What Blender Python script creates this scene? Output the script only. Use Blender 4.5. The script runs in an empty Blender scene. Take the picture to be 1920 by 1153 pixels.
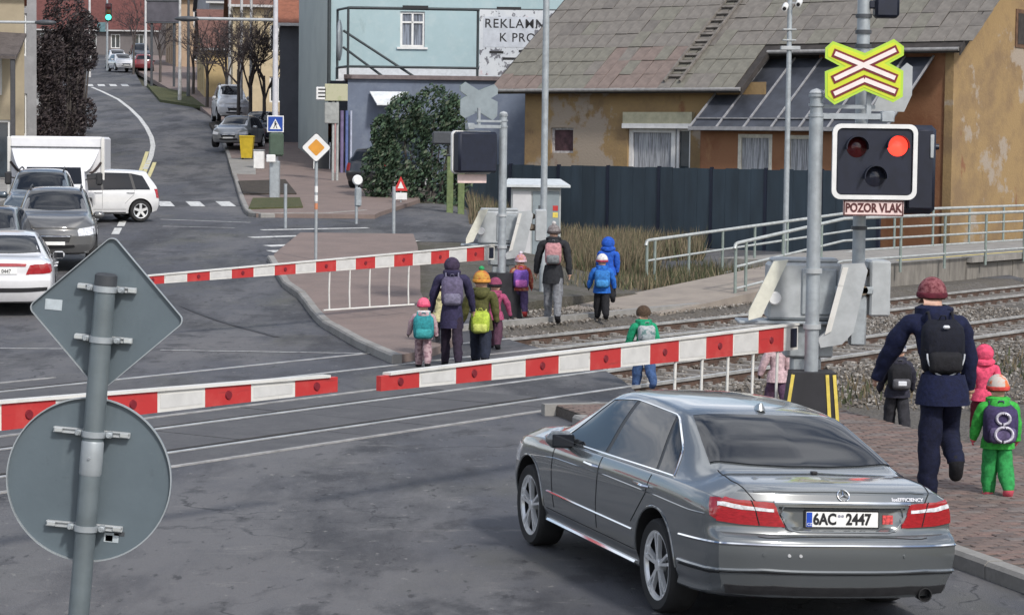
import bpy, bmesh, math, random
from math import sin, cos, pi, radians, sqrt, atan2, hypot
from mathutils import Vector, Matrix
from mathutils.bvhtree import BVHTree

S = bpy.context.scene
COL = S.collection
random.seed(7)

# ------------------------------------------------------------------ camera, sky, sun, exposure
FPX = 4500.0; CAMH = 3.2; PITCH = math.atan((576.5-275)/FPX); ROLL = 0.012
cF = Vector((0, cos(PITCH), -sin(PITCH))); U0 = Vector((0, sin(PITCH), cos(PITCH))); R0 = Vector((1, 0, 0))
cR = cos(ROLL)*R0 + sin(ROLL)*U0; cU = cos(ROLL)*U0 - sin(ROLL)*R0
cC = Vector((0, 0, CAMH))
cam = bpy.data.cameras.new('camera'); camo = bpy.data.objects.new('camera', cam); COL.objects.link(camo)
camo.matrix_world = Matrix(((cR.x, cU.x, -cF.x, cC.x), (cR.y, cU.y, -cF.y, cC.y), (cR.z, cU.z, -cF.z, cC.z), (0, 0, 0, 1)))
cam.sensor_fit = 'HORIZONTAL'; cam.sensor_width = 36; cam.lens = FPX/1920*36; cam.clip_start = .5; cam.clip_end = 3000
S.camera = camo

SUN_EL = radians(42); SUN_AZ = radians(150)     # azimuth clockwise from +Y: behind the camera to the right
w = bpy.data.worlds.new('World'); S.world = w; w.use_nodes = True
nt = w.node_tree; nt.nodes.clear()
wo = nt.nodes.new('ShaderNodeOutputWorld'); bg = nt.nodes.new('ShaderNodeBackground'); sky = nt.nodes.new('ShaderNodeTexSky')
sky.sky_type = 'NISHITA'; sky.sun_disc = False; sky.sun_elevation = SUN_EL; sky.sun_rotation = SUN_AZ; sky.dust_density = 2.0
tc = nt.nodes.new('ShaderNodeTexCoord'); mp = nt.nodes.new('ShaderNodeMapping'); mp.inputs['Scale'].default_value = (1, 1, 2.6)
nz = nt.nodes.new('ShaderNodeTexNoise'); nz.inputs['Scale'].default_value = 2.6; nz.inputs['Detail'].default_value = 8; nz.inputs['Roughness'].default_value = .6
rp = nt.nodes.new('ShaderNodeValToRGB'); rp.color_ramp.elements[0].position = .46; rp.color_ramp.elements[1].position = .62
mx = nt.nodes.new('ShaderNodeMix'); mx.data_type = 'RGBA'; mx.inputs['B'].default_value = (10.5, 10.8, 11.4, 1)
nt.links.new(tc.outputs['Generated'], mp.inputs[0]); nt.links.new(mp.outputs[0], nz.inputs['Vector']); nt.links.new(nz.outputs['Fac'], rp.inputs[0])
nt.links.new(rp.outputs[0], mx.inputs['Factor']); nt.links.new(sky.outputs[0], mx.inputs['A']); nt.links.new(mx.outputs['Result'], bg.inputs['Color'])
bg.inputs['Strength'].default_value = .115
nt.links.new(bg.outputs[0], wo.inputs[0])
sl = bpy.data.lights.new('sun', 'SUN'); sl.energy = 2.3; sl.angle = radians(6); sl.color = (1, .96, .90)
so = bpy.data.objects.new('sun', sl); COL.objects.link(so)
sd = Vector((sin(SUN_AZ)*cos(SUN_EL), cos(SUN_AZ)*cos(SUN_EL), sin(SUN_EL)))
so.rotation_euler = sd.to_track_quat('Z', 'Y').to_euler(); so.location = (0, -20, 60)
S.view_settings.view_transform = 'Standard'; S.view_settings.look = 'None'; S.view_settings.gamma = 1
S.view_settings.use_curve_mapping = False; S.view_settings.exposure = 0.34

# ------------------------------------------------------------------ survey helpers (photo measurements -> metres)
def ray(x, y): return cF + cR*((x-960)/FPX) - cU*((y-576.5)/FPX)
def at(x, y, Y):
    r = ray(x, y); return cC + r*(Y/r.y)
def on(x, y, z=0.0):
    r = ray(x, y); return cC + r*((z-CAMH)/r.z)
def lerp(a, b, t): return a+(b-a)*t
def sstep(a, b, x):
    t = min(1, max(0, (x-a)/(b-a))); return t*t*(3-2*t)
ZT = [(0, 0), (42, 0), (50, .34), (56, .58), (62, .80), (70, 1.08), (85, 1.6), (100, 2.3), (134, 4.45), (176, 7.3), (200, 8.9), (280, 14), (420, 24), (900, 48)]
RC = [(0, -3), (40, -8.2), (60, -10.5), (78, -12.2), (100, -15.3), (115, -17), (134, -20.5), (176, -31), (220, -38), (400, -70), (900, -160)]
def interp(T, x):
    if x <= T[0][0]: return T[0][1]
    for i in range(len(T)-1):
        if x <= T[i+1][0]:
            a = T[max(0, i-1)]; b = T[i]; c = T[i+1]; d = T[min(len(T)-1, i+2)]
            t = (x-b[0])/(c[0]-b[0]); h = c[0]-b[0]
            m0 = (c[1]-a[1])/(c[0]-a[0]) if c[0] != a[0] else 0; m1 = (d[1]-b[1])/(d[0]-b[0])
            t2 = t*t; t3 = t2*t
            return (2*t3-3*t2+1)*b[1]+(t3-2*t2+t)*h*m0+(-2*t3+3*t2)*c[1]+(t3-t2)*h*m1
    return T[-1][1]
ZG = [max(0, interp(ZT, i*.5)) if i*.5 > 42 else 0 for i in range(1900)]
XG = [interp(RC, i*.5) for i in range(1900)]
def terr(x, y):
    if y <= 42: return 0.0
    i = min(1898, int(y*2)); f = y*2-i
    z = lerp(ZG[i], ZG[i+1], f); xc = lerp(XG[i], XG[i+1], f)
    k = 1-sstep(9.5, 14.5, x-xc)
    if y > 120: k = max(k, sstep(120, 170, y))
    return z*k
def gr(x, y, dz=0.0):
    r = ray(x, y); t = 5.0
    for _ in range(4000):
        P = cC+r*t
        if P.z <= terr(P.x, P.y)+dz: break
        t += .25
    lo = t-.25; hi = t
    for _ in range(30):
        m = (lo+hi)/2; P = cC+r*m
        if P.z <= terr(P.x, P.y)+dz: hi = m
        else: lo = m
    return cC+r*hi
def flat(v): return Vector((v.x, v.y, 0))

# ------------------------------------------------------------------ materials
MATS = {}
def mat(name, col, rough=.6, metal=0.0, var=.18, scale=6.0, bump=0.0, coat=0.0, col2=None, emit=0.0, spec=.5, stretch=None, detail=6, thr=(.35, .65), alpha=1.0, trans=0.0):
    if name in MATS: return MATS[name]
    m = bpy.data.materials.new(name); m.use_nodes = True; n = m.node_tree; b = n.nodes['Principled BSDF']
    t = n.nodes.new('ShaderNodeTexCoord'); mpn = n.nodes.new('ShaderNodeMapping')
    if stretch: mpn.inputs['Scale'].default_value = stretch
    nz = n.nodes.new('ShaderNodeTexNoise'); nz.inputs['Scale'].default_value = scale; nz.inputs['Detail'].default_value = detail; nz.inputs['Roughness'].default_value = .62
    n.links.new(t.outputs['Object'], mpn.inputs[0]); n.links.new(mpn.outputs[0], nz.inputs['Vector'])
    cr = n.nodes.new('ShaderNodeValToRGB')
    c = Vector(col)
    a = c*(1-var); d = Vector(col2) if col2 else c*(1+var)
    cr.color_ramp.elements[0].position = thr[0]; cr.color_ramp.elements[1].position = thr[1]
    cr.color_ramp.elements[0].color = (*a, 1); cr.color_ramp.elements[1].color = (*[min(1, q) for q in d], 1)
    n.links.new(nz.outputs['Fac'], cr.inputs[0]); n.links.new(cr.outputs[0], b.inputs['Base Color'])
    b.inputs['Roughness'].default_value = rough; b.inputs['Metallic'].default_value = metal
    b.inputs['Specular IOR Level'].default_value = spec
    if rough > .12:
        mr = n.nodes.new('ShaderNodeMapRange'); mr.inputs['To Min'].default_value = max(.02, rough*.85); mr.inputs['To Max'].default_value = min(1, rough*1.15)
        n.links.new(nz.outputs['Fac'], mr.inputs['Value']); n.links.new(mr.outputs[0], b.inputs['Roughness'])
    if coat: b.inputs['Coat Weight'].default_value = coat; b.inputs['Coat Roughness'].default_value = .04
    if trans: b.inputs['Transmission Weight'].default_value = trans
    if bump:
        bp = n.nodes.new('ShaderNodeBump'); bp.inputs['Strength'].default_value = min(1, bump); bp.inputs['Distance'].default_value = .02
        n.links.new(nz.outputs['Fac'], bp.inputs['Height']); n.links.new(bp.outputs[0], b.inputs['Normal'])
    if emit:
        b.inputs['Emission Color'].default_value = (*col, 1); b.inputs['Emission Strength'].default_value = emit
    MATS[name] = m; return m

def layered(name, base, layers, rough=.85, bump=.25, bscale=60.0, bdist=.01, spec=.35, cracks=False):
    """base colour + list of (colour, noise scale, threshold lo, hi, opacity, stretch)"""
    m = bpy.data.materials.new(name); m.use_nodes = True; n = m.node_tree; b = n.nodes['Principled BSDF']
    t = n.nodes.new('ShaderNodeTexCoord')
    prev = None
    for k, (c, sc, lo, hi, op, st) in enumerate(layers):
        mpn = n.nodes.new('ShaderNodeMapping'); mpn.inputs['Scale'].default_value = st or (1, 1, 1); mpn.inputs['Location'].default_value = (k*7.3, k*3.1, k)
        nz = n.nodes.new('ShaderNodeTexNoise'); nz.inputs['Scale'].default_value = sc; nz.inputs['Detail'].default_value = 8; nz.inputs['Roughness'].default_value = .65
        n.links.new(t.outputs['Object'], mpn.inputs[0]); n.links.new(mpn.outputs[0], nz.inputs['Vector'])
        mr = n.nodes.new('ShaderNodeMapRange'); mr.inputs['From Min'].default_value = lo; mr.inputs['From Max'].default_value = hi; mr.inputs['To Max'].default_value = op
        n.links.new(nz.outputs['Fac'], mr.inputs['Value'])
        mx = n.nodes.new('ShaderNodeMix'); mx.data_type = 'RGBA'
        if prev is None: mx.inputs['A'].default_value = (*base, 1)
        else: n.links.new(prev, mx.inputs['A'])
        mx.inputs['B'].default_value = (*c, 1); n.links.new(mr.outputs[0], mx.inputs['Factor']); prev = mx.outputs['Result']
    if cracks:
        dn = n.nodes.new('ShaderNodeTexNoise'); dn.inputs['Scale'].default_value = 1.6; dn.inputs['Detail'].default_value = 5
        vm = n.nodes.new('ShaderNodeMix'); vm.data_type = 'VECTOR'; vm.inputs['Factor'].default_value = .45
        n.links.new(t.outputs['Object'], dn.inputs['Vector']); n.links.new(t.outputs['Object'], vm.inputs['A']); n.links.new(dn.outputs['Color'], vm.inputs['B'])
        for sc, wd, lo in ((.42, .006, .50), (1.5, .009, .58)):
            vo = n.nodes.new('ShaderNodeTexVoronoi'); vo.feature = 'DISTANCE_TO_EDGE'; vo.inputs['Scale'].default_value = sc; n.links.new(vm.outputs['Result'], vo.inputs['Vector'])
            m1 = n.nodes.new('ShaderNodeMapRange'); m1.inputs['From Max'].default_value = wd; m1.inputs['To Min'].default_value = 1; m1.inputs['To Max'].default_value = 0; n.links.new(vo.outputs['Distance'], m1.inputs['Value'])
            mn = n.nodes.new('ShaderNodeTexNoise'); mn.inputs['Scale'].default_value = .25 if sc < 1 else .33; mn.inputs['Detail'].default_value = 3; n.links.new(t.outputs['Object'], mn.inputs['Vector'])
            m2 = n.nodes.new('ShaderNodeMapRange'); m2.inputs['From Min'].default_value = lo; m2.inputs['From Max'].default_value = lo+.06; n.links.new(mn.outputs['Fac'], m2.inputs['Value'])
            mu = n.nodes.new('ShaderNodeMath'); mu.operation = 'MULTIPLY'; n.links.new(m1.outputs[0], mu.inputs[0]); n.links.new(m2.outputs[0], mu.inputs[1])
            mx = n.nodes.new('ShaderNodeMix'); mx.data_type = 'RGBA'; n.links.new(prev, mx.inputs['A']); mx.inputs['B'].default_value = (.026, .026, .029, 1); n.links.new(mu.outputs[0], mx.inputs['Factor']); prev = mx.outputs['Result']
    n.links.new(prev, b.inputs['Base Color']); b.inputs['Roughness'].default_value = rough; b.inputs['Specular IOR Level'].default_value = spec
    nz = n.nodes.new('ShaderNodeTexNoise'); nz.inputs['Scale'].default_value = bscale; nz.inputs['Detail'].default_value = 5
    n.links.new(t.outputs['Object'], nz.inputs['Vector'])
    bp = n.nodes.new('ShaderNodeBump'); bp.inputs['Strength'].default_value = bump; bp.inputs['Distance'].default_value = bdist
    n.links.new(nz.outputs['Fac'], bp.inputs['Height']); n.links.new(bp.outputs[0], b.inputs['Normal'])
    return m

# ------------------------------------------------------------------ mesh builder
class MB:
    def __init__(s): s.v = []; s.f = []; s.m = []
    def add(s, vs, fs, mi=0):
        o = len(s.v); s.v += [tuple(p) for p in vs]; s.f += [tuple(i+o for i in q) for q in fs]; s.m += [mi]*len(fs); return s
    def box(s, x0, x1, y0, y1, z0, z1, mi=0):
        return s.add([(x0, y0, z0), (x1, y0, z0), (x1, y1, z0), (x0, y1, z0), (x0, y0, z1), (x1, y0, z1), (x1, y1, z1), (x0, y1, z1)],
                     [(0, 3, 2, 1), (4, 5, 6, 7), (0, 1, 5, 4), (1, 2, 6, 5), (2, 3, 7, 6), (3, 0, 4, 7)], mi)
    def cbox(s, x0, x1, y0, y1, z0, z1, c=.01, mi=0):
        """box with chamfered edges"""
        vs = []; ix = {}
        X = (x0, x1); Y = (y0, y1); Z = (z0, z1); c = min(c, abs(x1-x0)/2.2, abs(y1-y0)/2.2, abs(z1-z0)/2.2)
        for i in (0, 1):
            for j in (0, 1):
                for k in (0, 1):
                    dx = c if i == 0 else -c; dy = c if j == 0 else -c; dz = c if k == 0 else -c
                    ix[i, j, k, 0] = len(vs); vs.append((X[i], Y[j]+dy, Z[k]+dz))
                    ix[i, j, k, 1] = len(vs); vs.append((X[i]+dx, Y[j], Z[k]+dz))
                    ix[i, j, k, 2] = len(vs); vs.append((X[i]+dx, Y[j]+dy, Z[k]))
        fs = []
        for i in (0, 1):
            q = [ix[i, 0, 0, 0], ix[i, 1, 0, 0], ix[i, 1, 1, 0], ix[i, 0, 1, 0]]; fs.append(q if i else q[::-1])
            q = [ix[0, i, 0, 1], ix[1, i, 0, 1], ix[1, i, 1, 1], ix[0, i, 1, 1]]; fs.append(q[::-1] if i else q)
            q = [ix[0, 0, i, 2], ix[1, 0, i, 2], ix[1, 1, i, 2], ix[0, 1, i, 2]]; fs.append(q if i else q[::-1])
        for a in (0, 1):
            for b in (0, 1):
                fs.append([ix[0, a, b, 1], ix[1, a, b, 1], ix[1, a, b, 2], ix[0, a, b, 2]])
                fs.append([ix[a, 0, b, 0], ix[a, 1, b, 0], ix[a, 1, b, 2], ix[a, 0, b, 2]])
                fs.append([ix[a, b, 0, 0], ix[a, b, 1, 0], ix[a, b, 1, 1], ix[a, b, 0, 1]])
                for c2 in (0, 1): fs.append([ix[a, b, c2, 0], ix[a, b, c2, 1], ix[a, b, c2, 2]])
        return s.add(vs, fs, mi)
    def obox(s, o, u, v, w, mi=0):
        o = Vector(o); u = Vector(u); v = Vector(v); w = Vector(w)
        P = [o, o+u, o+u+v, o+v]; P += [p+w for p in P]
        return s.add(P, [(0, 3, 2, 1), (4, 5, 6, 7), (0, 1, 5, 4), (1, 2, 6, 5), (2, 3, 7, 6), (3, 0, 4, 7)], mi)
    def beam(s, a, b, wx, wz, mi=0, up=(0, 0, 1)):
        a = Vector(a); b = Vector(b); d = (b-a).normalized(); up = Vector(up)
        if abs(d.dot(up)) > .98: up = Vector((0, 1, 0))
        sx = d.cross(up).normalized(); sz = sx.cross(d)
        return s.obox(a-sx*wx/2-sz*wz/2, b-a, sx*wx, sz*wz, mi)
    def tube(s, pts, r, n=8, mi=0, cap=True):
        pts = [Vector(p) for p in pts]; k = len(pts); R = r if isinstance(r, (list, tuple)) else [r]*k
        vs = []; fs = []; ref = None
        for i, p in enumerate(pts):
            d = (pts[min(k-1, i+1)]-pts[max(0, i-1)]).normalized()
            if ref is None:
                ref = Vector((0, 0, 1)) if abs(d.z) < .9 else Vector((1, 0, 0))
            a = d.cross(ref)
            if a.length < 1e-5: a = d.orthogonal()
            a.normalize(); b = d.cross(a); ref = b.cross(d) if False else ref
            for j in range(n): vs.append(p+(a*cos(2*pi*j/n)+b*sin(2*pi*j/n))*R[i])
        for i in range(k-1):
            for j in range(n): fs.append((i*n+j, i*n+(j+1) % n, (i+1)*n+(j+1) % n, (i+1)*n+j))
        if cap: fs.append(tuple(range(n-1, -1, -1))); fs.append(tuple((k-1)*n+j for j in range(n)))
        return s.add(vs, fs, mi)
    def lathe(s, prof, n=24, o=(0, 0, 0), ax=(0, 0, 1), mi=0):
        ax = Vector(ax).normalized(); a = ax.orthogonal().normalized(); b = ax.cross(a); o = Vector(o)
        vs = []; fs = []; k = len(prof)
        for r, h in prof:
            for j in range(n): vs.append(o+ax*h+(a*cos(2*pi*j/n)+b*sin(2*pi*j/n))*max(r, 1e-4))
        for i in range(k-1):
            for j in range(n): fs.append((i*n+j, i*n+(j+1) % n, (i+1)*n+(j+1) % n, (i+1)*n+j))
        return s.add(vs, fs, mi)
    def ell(s, c, rx, ry, rz, n=12, k=8, mi=0, z0=-1.0, M=None):
        c = Vector(c); vs = []; fs = []
        t0 = math.asin(max(-1, z0))
        for i in range(k+1):
            t = lerp(t0, pi/2, i/k); ct = max(cos(t), 1e-3)
            for j in range(n):
                p = Vector((rx*ct*cos(2*pi*j/n), ry*ct*sin(2*pi*j/n), rz*sin(t)))
                if M: p = M @ p
                vs.append(c+p)
        for i in range(k):
            for j in range(n): fs.append((i*n+j, i*n+(j+1) % n, (i+1)*n+(j+1) % n, (i+1)*n+j))
        fs.append(tuple(range(n-1, -1, -1)))
        return s.add(vs, fs, mi)
    def prism(s, poly, o, u, v, w, d, mi=0):
        """extrude 2-D polygon (in u,v) by d along w"""
        o = Vector(o); u = Vector(u); v = Vector(v); w = Vector(w); k = len(poly)
        A = [o+u*a+v*b for a, b in poly]; vs = A+[p+w*d for p in A]
        fs = [tuple(range(k-1, -1, -1)), tuple(range(k, 2*k))]+[(i, (i+1) % k, (i+1) % k+k, i+k) for i in range(k)]
        return s.add(vs, fs, mi)
    def build(s, name, m, parent=None, smooth=None, loc=None, kind=None, fix=True):
        me = bpy.data.meshes.new(name); me.from_pydata(s.v, [], s.f)
        ms = m if isinstance(m, (list, tuple)) else [m]
        for q in ms: me.materials.append(q)
        if len(ms) > 1: me.polygons.foreach_set('material_index', s.m)
        if fix or smooth:
            b = bmesh.new(); b.from_mesh(me)
            if fix: bmesh.ops.recalc_face_normals(b, faces=b.faces)
            if smooth:
                ca = radians(smooth)
                for f in b.faces: f.smooth = True
                for e in b.edges:
                    if len(e.link_faces) == 2 and e.calc_face_angle(9) > ca: e.smooth = False
            b.to_mesh(me); b.free()
        ob = bpy.data.objects.new(name, me); COL.objects.link(ob)
        if parent: ob.parent = parent
        if loc: ob.location = loc
        if kind: ob['kind'] = kind
        return ob

def thing(name, label, cat, loc=(0, 0, 0), rz=0.0, group=None):
    o = bpy.data.objects.new(name, None); COL.objects.link(o); o.empty_display_size = .2
    o.location = loc; o.rotation_euler = (0, 0, rz); o['label'] = label; o['category'] = cat
    if group: o['group'] = group
    return o
def tag(o, label, cat, group=None):
    o['label'] = label; o['category'] = cat
    if group: o['group'] = group
    return o
def struct(o): o['kind'] = 'structure'; return o
def copy_tree(o, parent=None, loc=None, rz=None, label=None):
    c = o.copy(); COL.objects.link(c)
    if parent: c.parent = parent
    if loc is not None: c.location = loc
    if rz is not None: c.rotation_euler = (0, 0, rz)
    if label: c['label'] = label
    for ch in list(o.children): copy_tree(ch, c)
    return c
def text(body, size, m, parent, o, u, v, ext=.002, name='lettering', align='CENTER', sx=1.0, bold=0.0, space=1.0):
    cu = bpy.data.curves.new('t', 'FONT'); cu.body = body; cu.size = size; cu.extrude = ext; cu.align_x = align; cu.align_y = 'CENTER'; cu.offset = bold; cu.space_character = space; cu.resolution_u = 3
    to = bpy.data.objects.new('t', cu); COL.objects.link(to)
    dg = bpy.context.evaluated_depsgraph_get(); me = bpy.data.meshes.new_from_object(to.evaluated_get(dg))
    bpy.data.objects.remove(to); bpy.data.curves.remove(cu)
    u = Vector(u).normalized(); v = Vector(v).normalized(); wv = u.cross(v)
    T = Matrix(((u.x*sx, v.x, wv.x, o[0]), (u.y*sx, v.y, wv.y, o[1]), (u.z*sx, v.z, wv.z, o[2]), (0, 0, 0, 1)))
    me.transform(T); me.materials.clear(); me.materials.append(m)
    ob = bpy.data.objects.new(name, me); COL.objects.link(ob)
    if parent: ob.parent = parent
    return ob
# ------------------------------------------------------------------ vehicles
def crom(P, n):
    out = []; k = len(P)
    for i in range(k-1):
        a = P[max(0, i-1)]; b = P[i]; c = P[i+1]; d = P[min(k-1, i+2)]
        for j in range(n):
            t = j/n
            out.append(tuple(.5*((2*b[q])+(-a[q]+c[q])*t+(2*a[q]-5*b[q]+4*c[q]-d[q])*t*t+(-a[q]+3*b[q]-3*c[q]+d[q])*t**3) for q in range(len(b))))
    out.append(tuple(P[-1])); return out
def lin(T, z):
    if z <= T[0][0]: return T[0][1]
    for a, b in zip(T, T[1:]):
        if z <= b[0]: return lerp(a[1], b[1], (z-a[0])/(b[0]-a[0]))
    return T[-1][1]
SALOON = dict(st=[(-1.12, .25, .855, .93, .68, 1.0), (-.95, .22, .888, .94, .67, 1.035), (-.70, .20, .91, .95, .66, 1.06), (-.50, .19, .92, .955, .645, 1.082), (-.10, .18, .925, .96, .60, 1.27),
    (.30, .18, .927, .955, .575, 1.415), (.70, .18, .927, .95, .565, 1.455), (1.20, .18, .927, .94, .565, 1.465), (1.70, .18, .927, .925, .565, 1.425), (2.10, .18, .925, .915, .61, 1.24), (2.52, .18, .922, .90, .67, 1.02),
    (2.80, .18, .92, .885, .68, .985), (3.20, .19, .905, .84, .67, .925), (3.50, .20, .87, .78, .62, .84), (3.68, .22, .80, .68, .55, .74)],
    tail=[(.2, -1.03), (.30, -1.09), (.42, -1.14), (.55, -1.165), (.63, -1.165), (.66, -1.15), (.685, -1.10), (.72, -1.085), (.85, -1.085), (.92, -1.08), (.975, -1.06), (1.0, -1.04)],
    nose=[(.2, 3.60), (.4, 3.70), (.55, 3.71), (.68, 3.68), (.74, 3.62)], wb=2.874, wr=.325, track=.80,
    wind=[(2.50, 1.03, .62), (1.74, 1.405, .50)], rearw=[(-.475, 1.09, .665), (.22, 1.385, .545)],
    side=[[(2.20, .955), (1.22, .965), (1.70, 1.335), (1.24, 1.385)], [(1.15, .965), (.16, .975), (1.17, 1.388), (.42, 1.36)], [(.11, .975), (-.16, .985), (.36, 1.335), (.02, 1.16)]],
    lampf=[(3.15, 3.58, .70, .80, .56, .70)], rail=False)
HATCH = dict(st=[(-.62, .28, .79, .90, .52, 1.36), (-.35, .22, .82, .90, .54, 1.42), (.3, .2, .84, .90, .555, 1.46), (1.0, .2, .845, .89, .56, 1.465), (1.5, .2, .845, .88, .555, 1.42), (1.95, .2, .84, .87, .585, 1.2),
    (2.3, .2, .84, .86, .63, 1.01), (2.7, .2, .82, .82, .6, .94), (3.0, .22, .79, .74, .54, .84), (3.2, .25, .72, .62, .45, .70)],
    tail=[(.2, -.58), (.45, -.68), (.6, -.69), (.75, -.66), (.9, -.63), (1.0, -.59), (1.36, -.30)], nose=[(.2, 3.10), (.4, 3.2), (.6, 3.2), (.7, 3.12)], wb=2.5, wr=.30, track=.74,
    wind=[(2.27, 1.0, .60), (1.56, 1.385, .49)], rearw=[(-.62, .96, .58), (-.37, 1.30, .48)],
    side=[[(2.0, .93), (1.12, .94), (1.52, 1.32), (1.14, 1.375)], [(1.05, .94), (.20, .95), (1.07, 1.38), (.28, 1.365)], [(.12, .95), (-.30, .97), (.20, 1.36), (-.12, 1.30)]], rail=False)
WAGON = dict(HATCH); WAGON.update(st=[(x, zb+.06, w+.02, zs+.10, wr+.02, zt+.13) for x, zb, w, zs, wr, zt in HATCH['st']], tail=[(z+.1, x) for z, x in HATCH['tail']], nose=[(z+.08, x) for z, x in HATCH['nose']], wr=.33,
    wind=[(2.27, 1.12, .62), (1.58, 1.50, .51)], rearw=[(-.62, 1.08, .60), (-.40, 1.42, .50)], side=[[(x, z+.11) for x, z in q] for q in HATCH['side']], rail=True)

GLASS = mat('dark_glass', (.012, .014, .018), rough=.03, var=.05, scale=2, spec=.42)
RUB = mat('tyre_rubber', (.018, .018, .019), rough=.85, var=.2, scale=14)
BLK = mat('black_plastic', (.02, .02, .022), rough=.5, var=.2, scale=20)
SEAM = mat('seam_shadow_gap', (.008, .008, .009), rough=.8, var=.1)
CHR = mat('chrome', (.78, .79, .80), rough=.09, metal=1, var=.04)
ALU = mat('alloy', (.70, .71, .72), rough=.25, metal=.45, var=.06)
REDL = mat('red_lens', (.32, .012, .018), rough=.12, var=.25, scale=30, coat=1, stretch=(1, 1, 4))
CLRL = mat('clear_lens', (.62, .63, .66), rough=.06, var=.3, scale=26, coat=1)
WELL = mat('wheel_well', (.010, .010, .011), rough=.95, var=.1)
PLATE = mat('plate_white', (.80, .80, .78), rough=.35, var=.04)
EUB = mat('plate_blue', (.01, .06, .42), rough=.4, var=.05)
INK = mat('ink_black', (.012, .012, .014), rough=.5, var=.1)

def make_wheel(parent, x, y, z, r, style, side):
    """wheel > tyre, spokes; outer face towards +side*y"""
    s = side; wd = .225; b = MB()
    rr = r*(.73 if style == 'twin' else .68)
    b.lathe([(rr*.90, wd*.34), (rr*.94, wd*.44), (rr*1.03, wd*.46), (rr*1.03, wd*.40)], 28, ax=(0, s, 0))
    b.lathe([(rr*1.0, -wd*.42), (rr*.91, wd*.34)], 28, ax=(0, s, 0), mi=1)
    b.lathe([(0.001, wd*.05), (rr*.92, wd*.05), (rr*.92, -wd*.4)], 28, ax=(0, s, 0), mi=1)   # dark barrel and brake disc
    rim = b.build('wheel', [ALU, BLK], parent, smooth=40, loc=(x, y, z))
    t = MB(); t.lathe([(rr*1.0, -wd*.45), (r*.92, -wd*.5), (r*.985, -wd*.42), (r, -wd*.3), (r, wd*.3), (r*.985, wd*.42), (r*.93, wd*.5), (rr*1.02, wd*.46)], 36, ax=(0, s, 0))
    t.build('tyre', RUB, rim, smooth=50)
    k = MB(); k.lathe([(.001, wd*.44), (rr*.17, wd*.44), (rr*.2, wd*.40), (rr*.22, wd*.2)], 14, ax=(0, s, 0))
    for i in range(5):
        a = 2*pi*i/5+.3
        for o in ((-.125, .125) if style == 'twin' else (0,)):
            d0 = Vector((cos(a+o*.6), 0, sin(a+o*.6))); d1 = Vector((cos(a+o*1.15), 0, sin(a+o*1.15)))
            p0 = d0*rr*.15+Vector((0, s*wd*.36, 0)); p1 = d1*rr*.96+Vector((0, s*wd*.40, 0))
            k.beam(p0, p1, 0.021 if style == 'twin' else .07, .03, up=(0, s, 0))
    k.build('spokes', ALU, rim, smooth=30)

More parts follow.
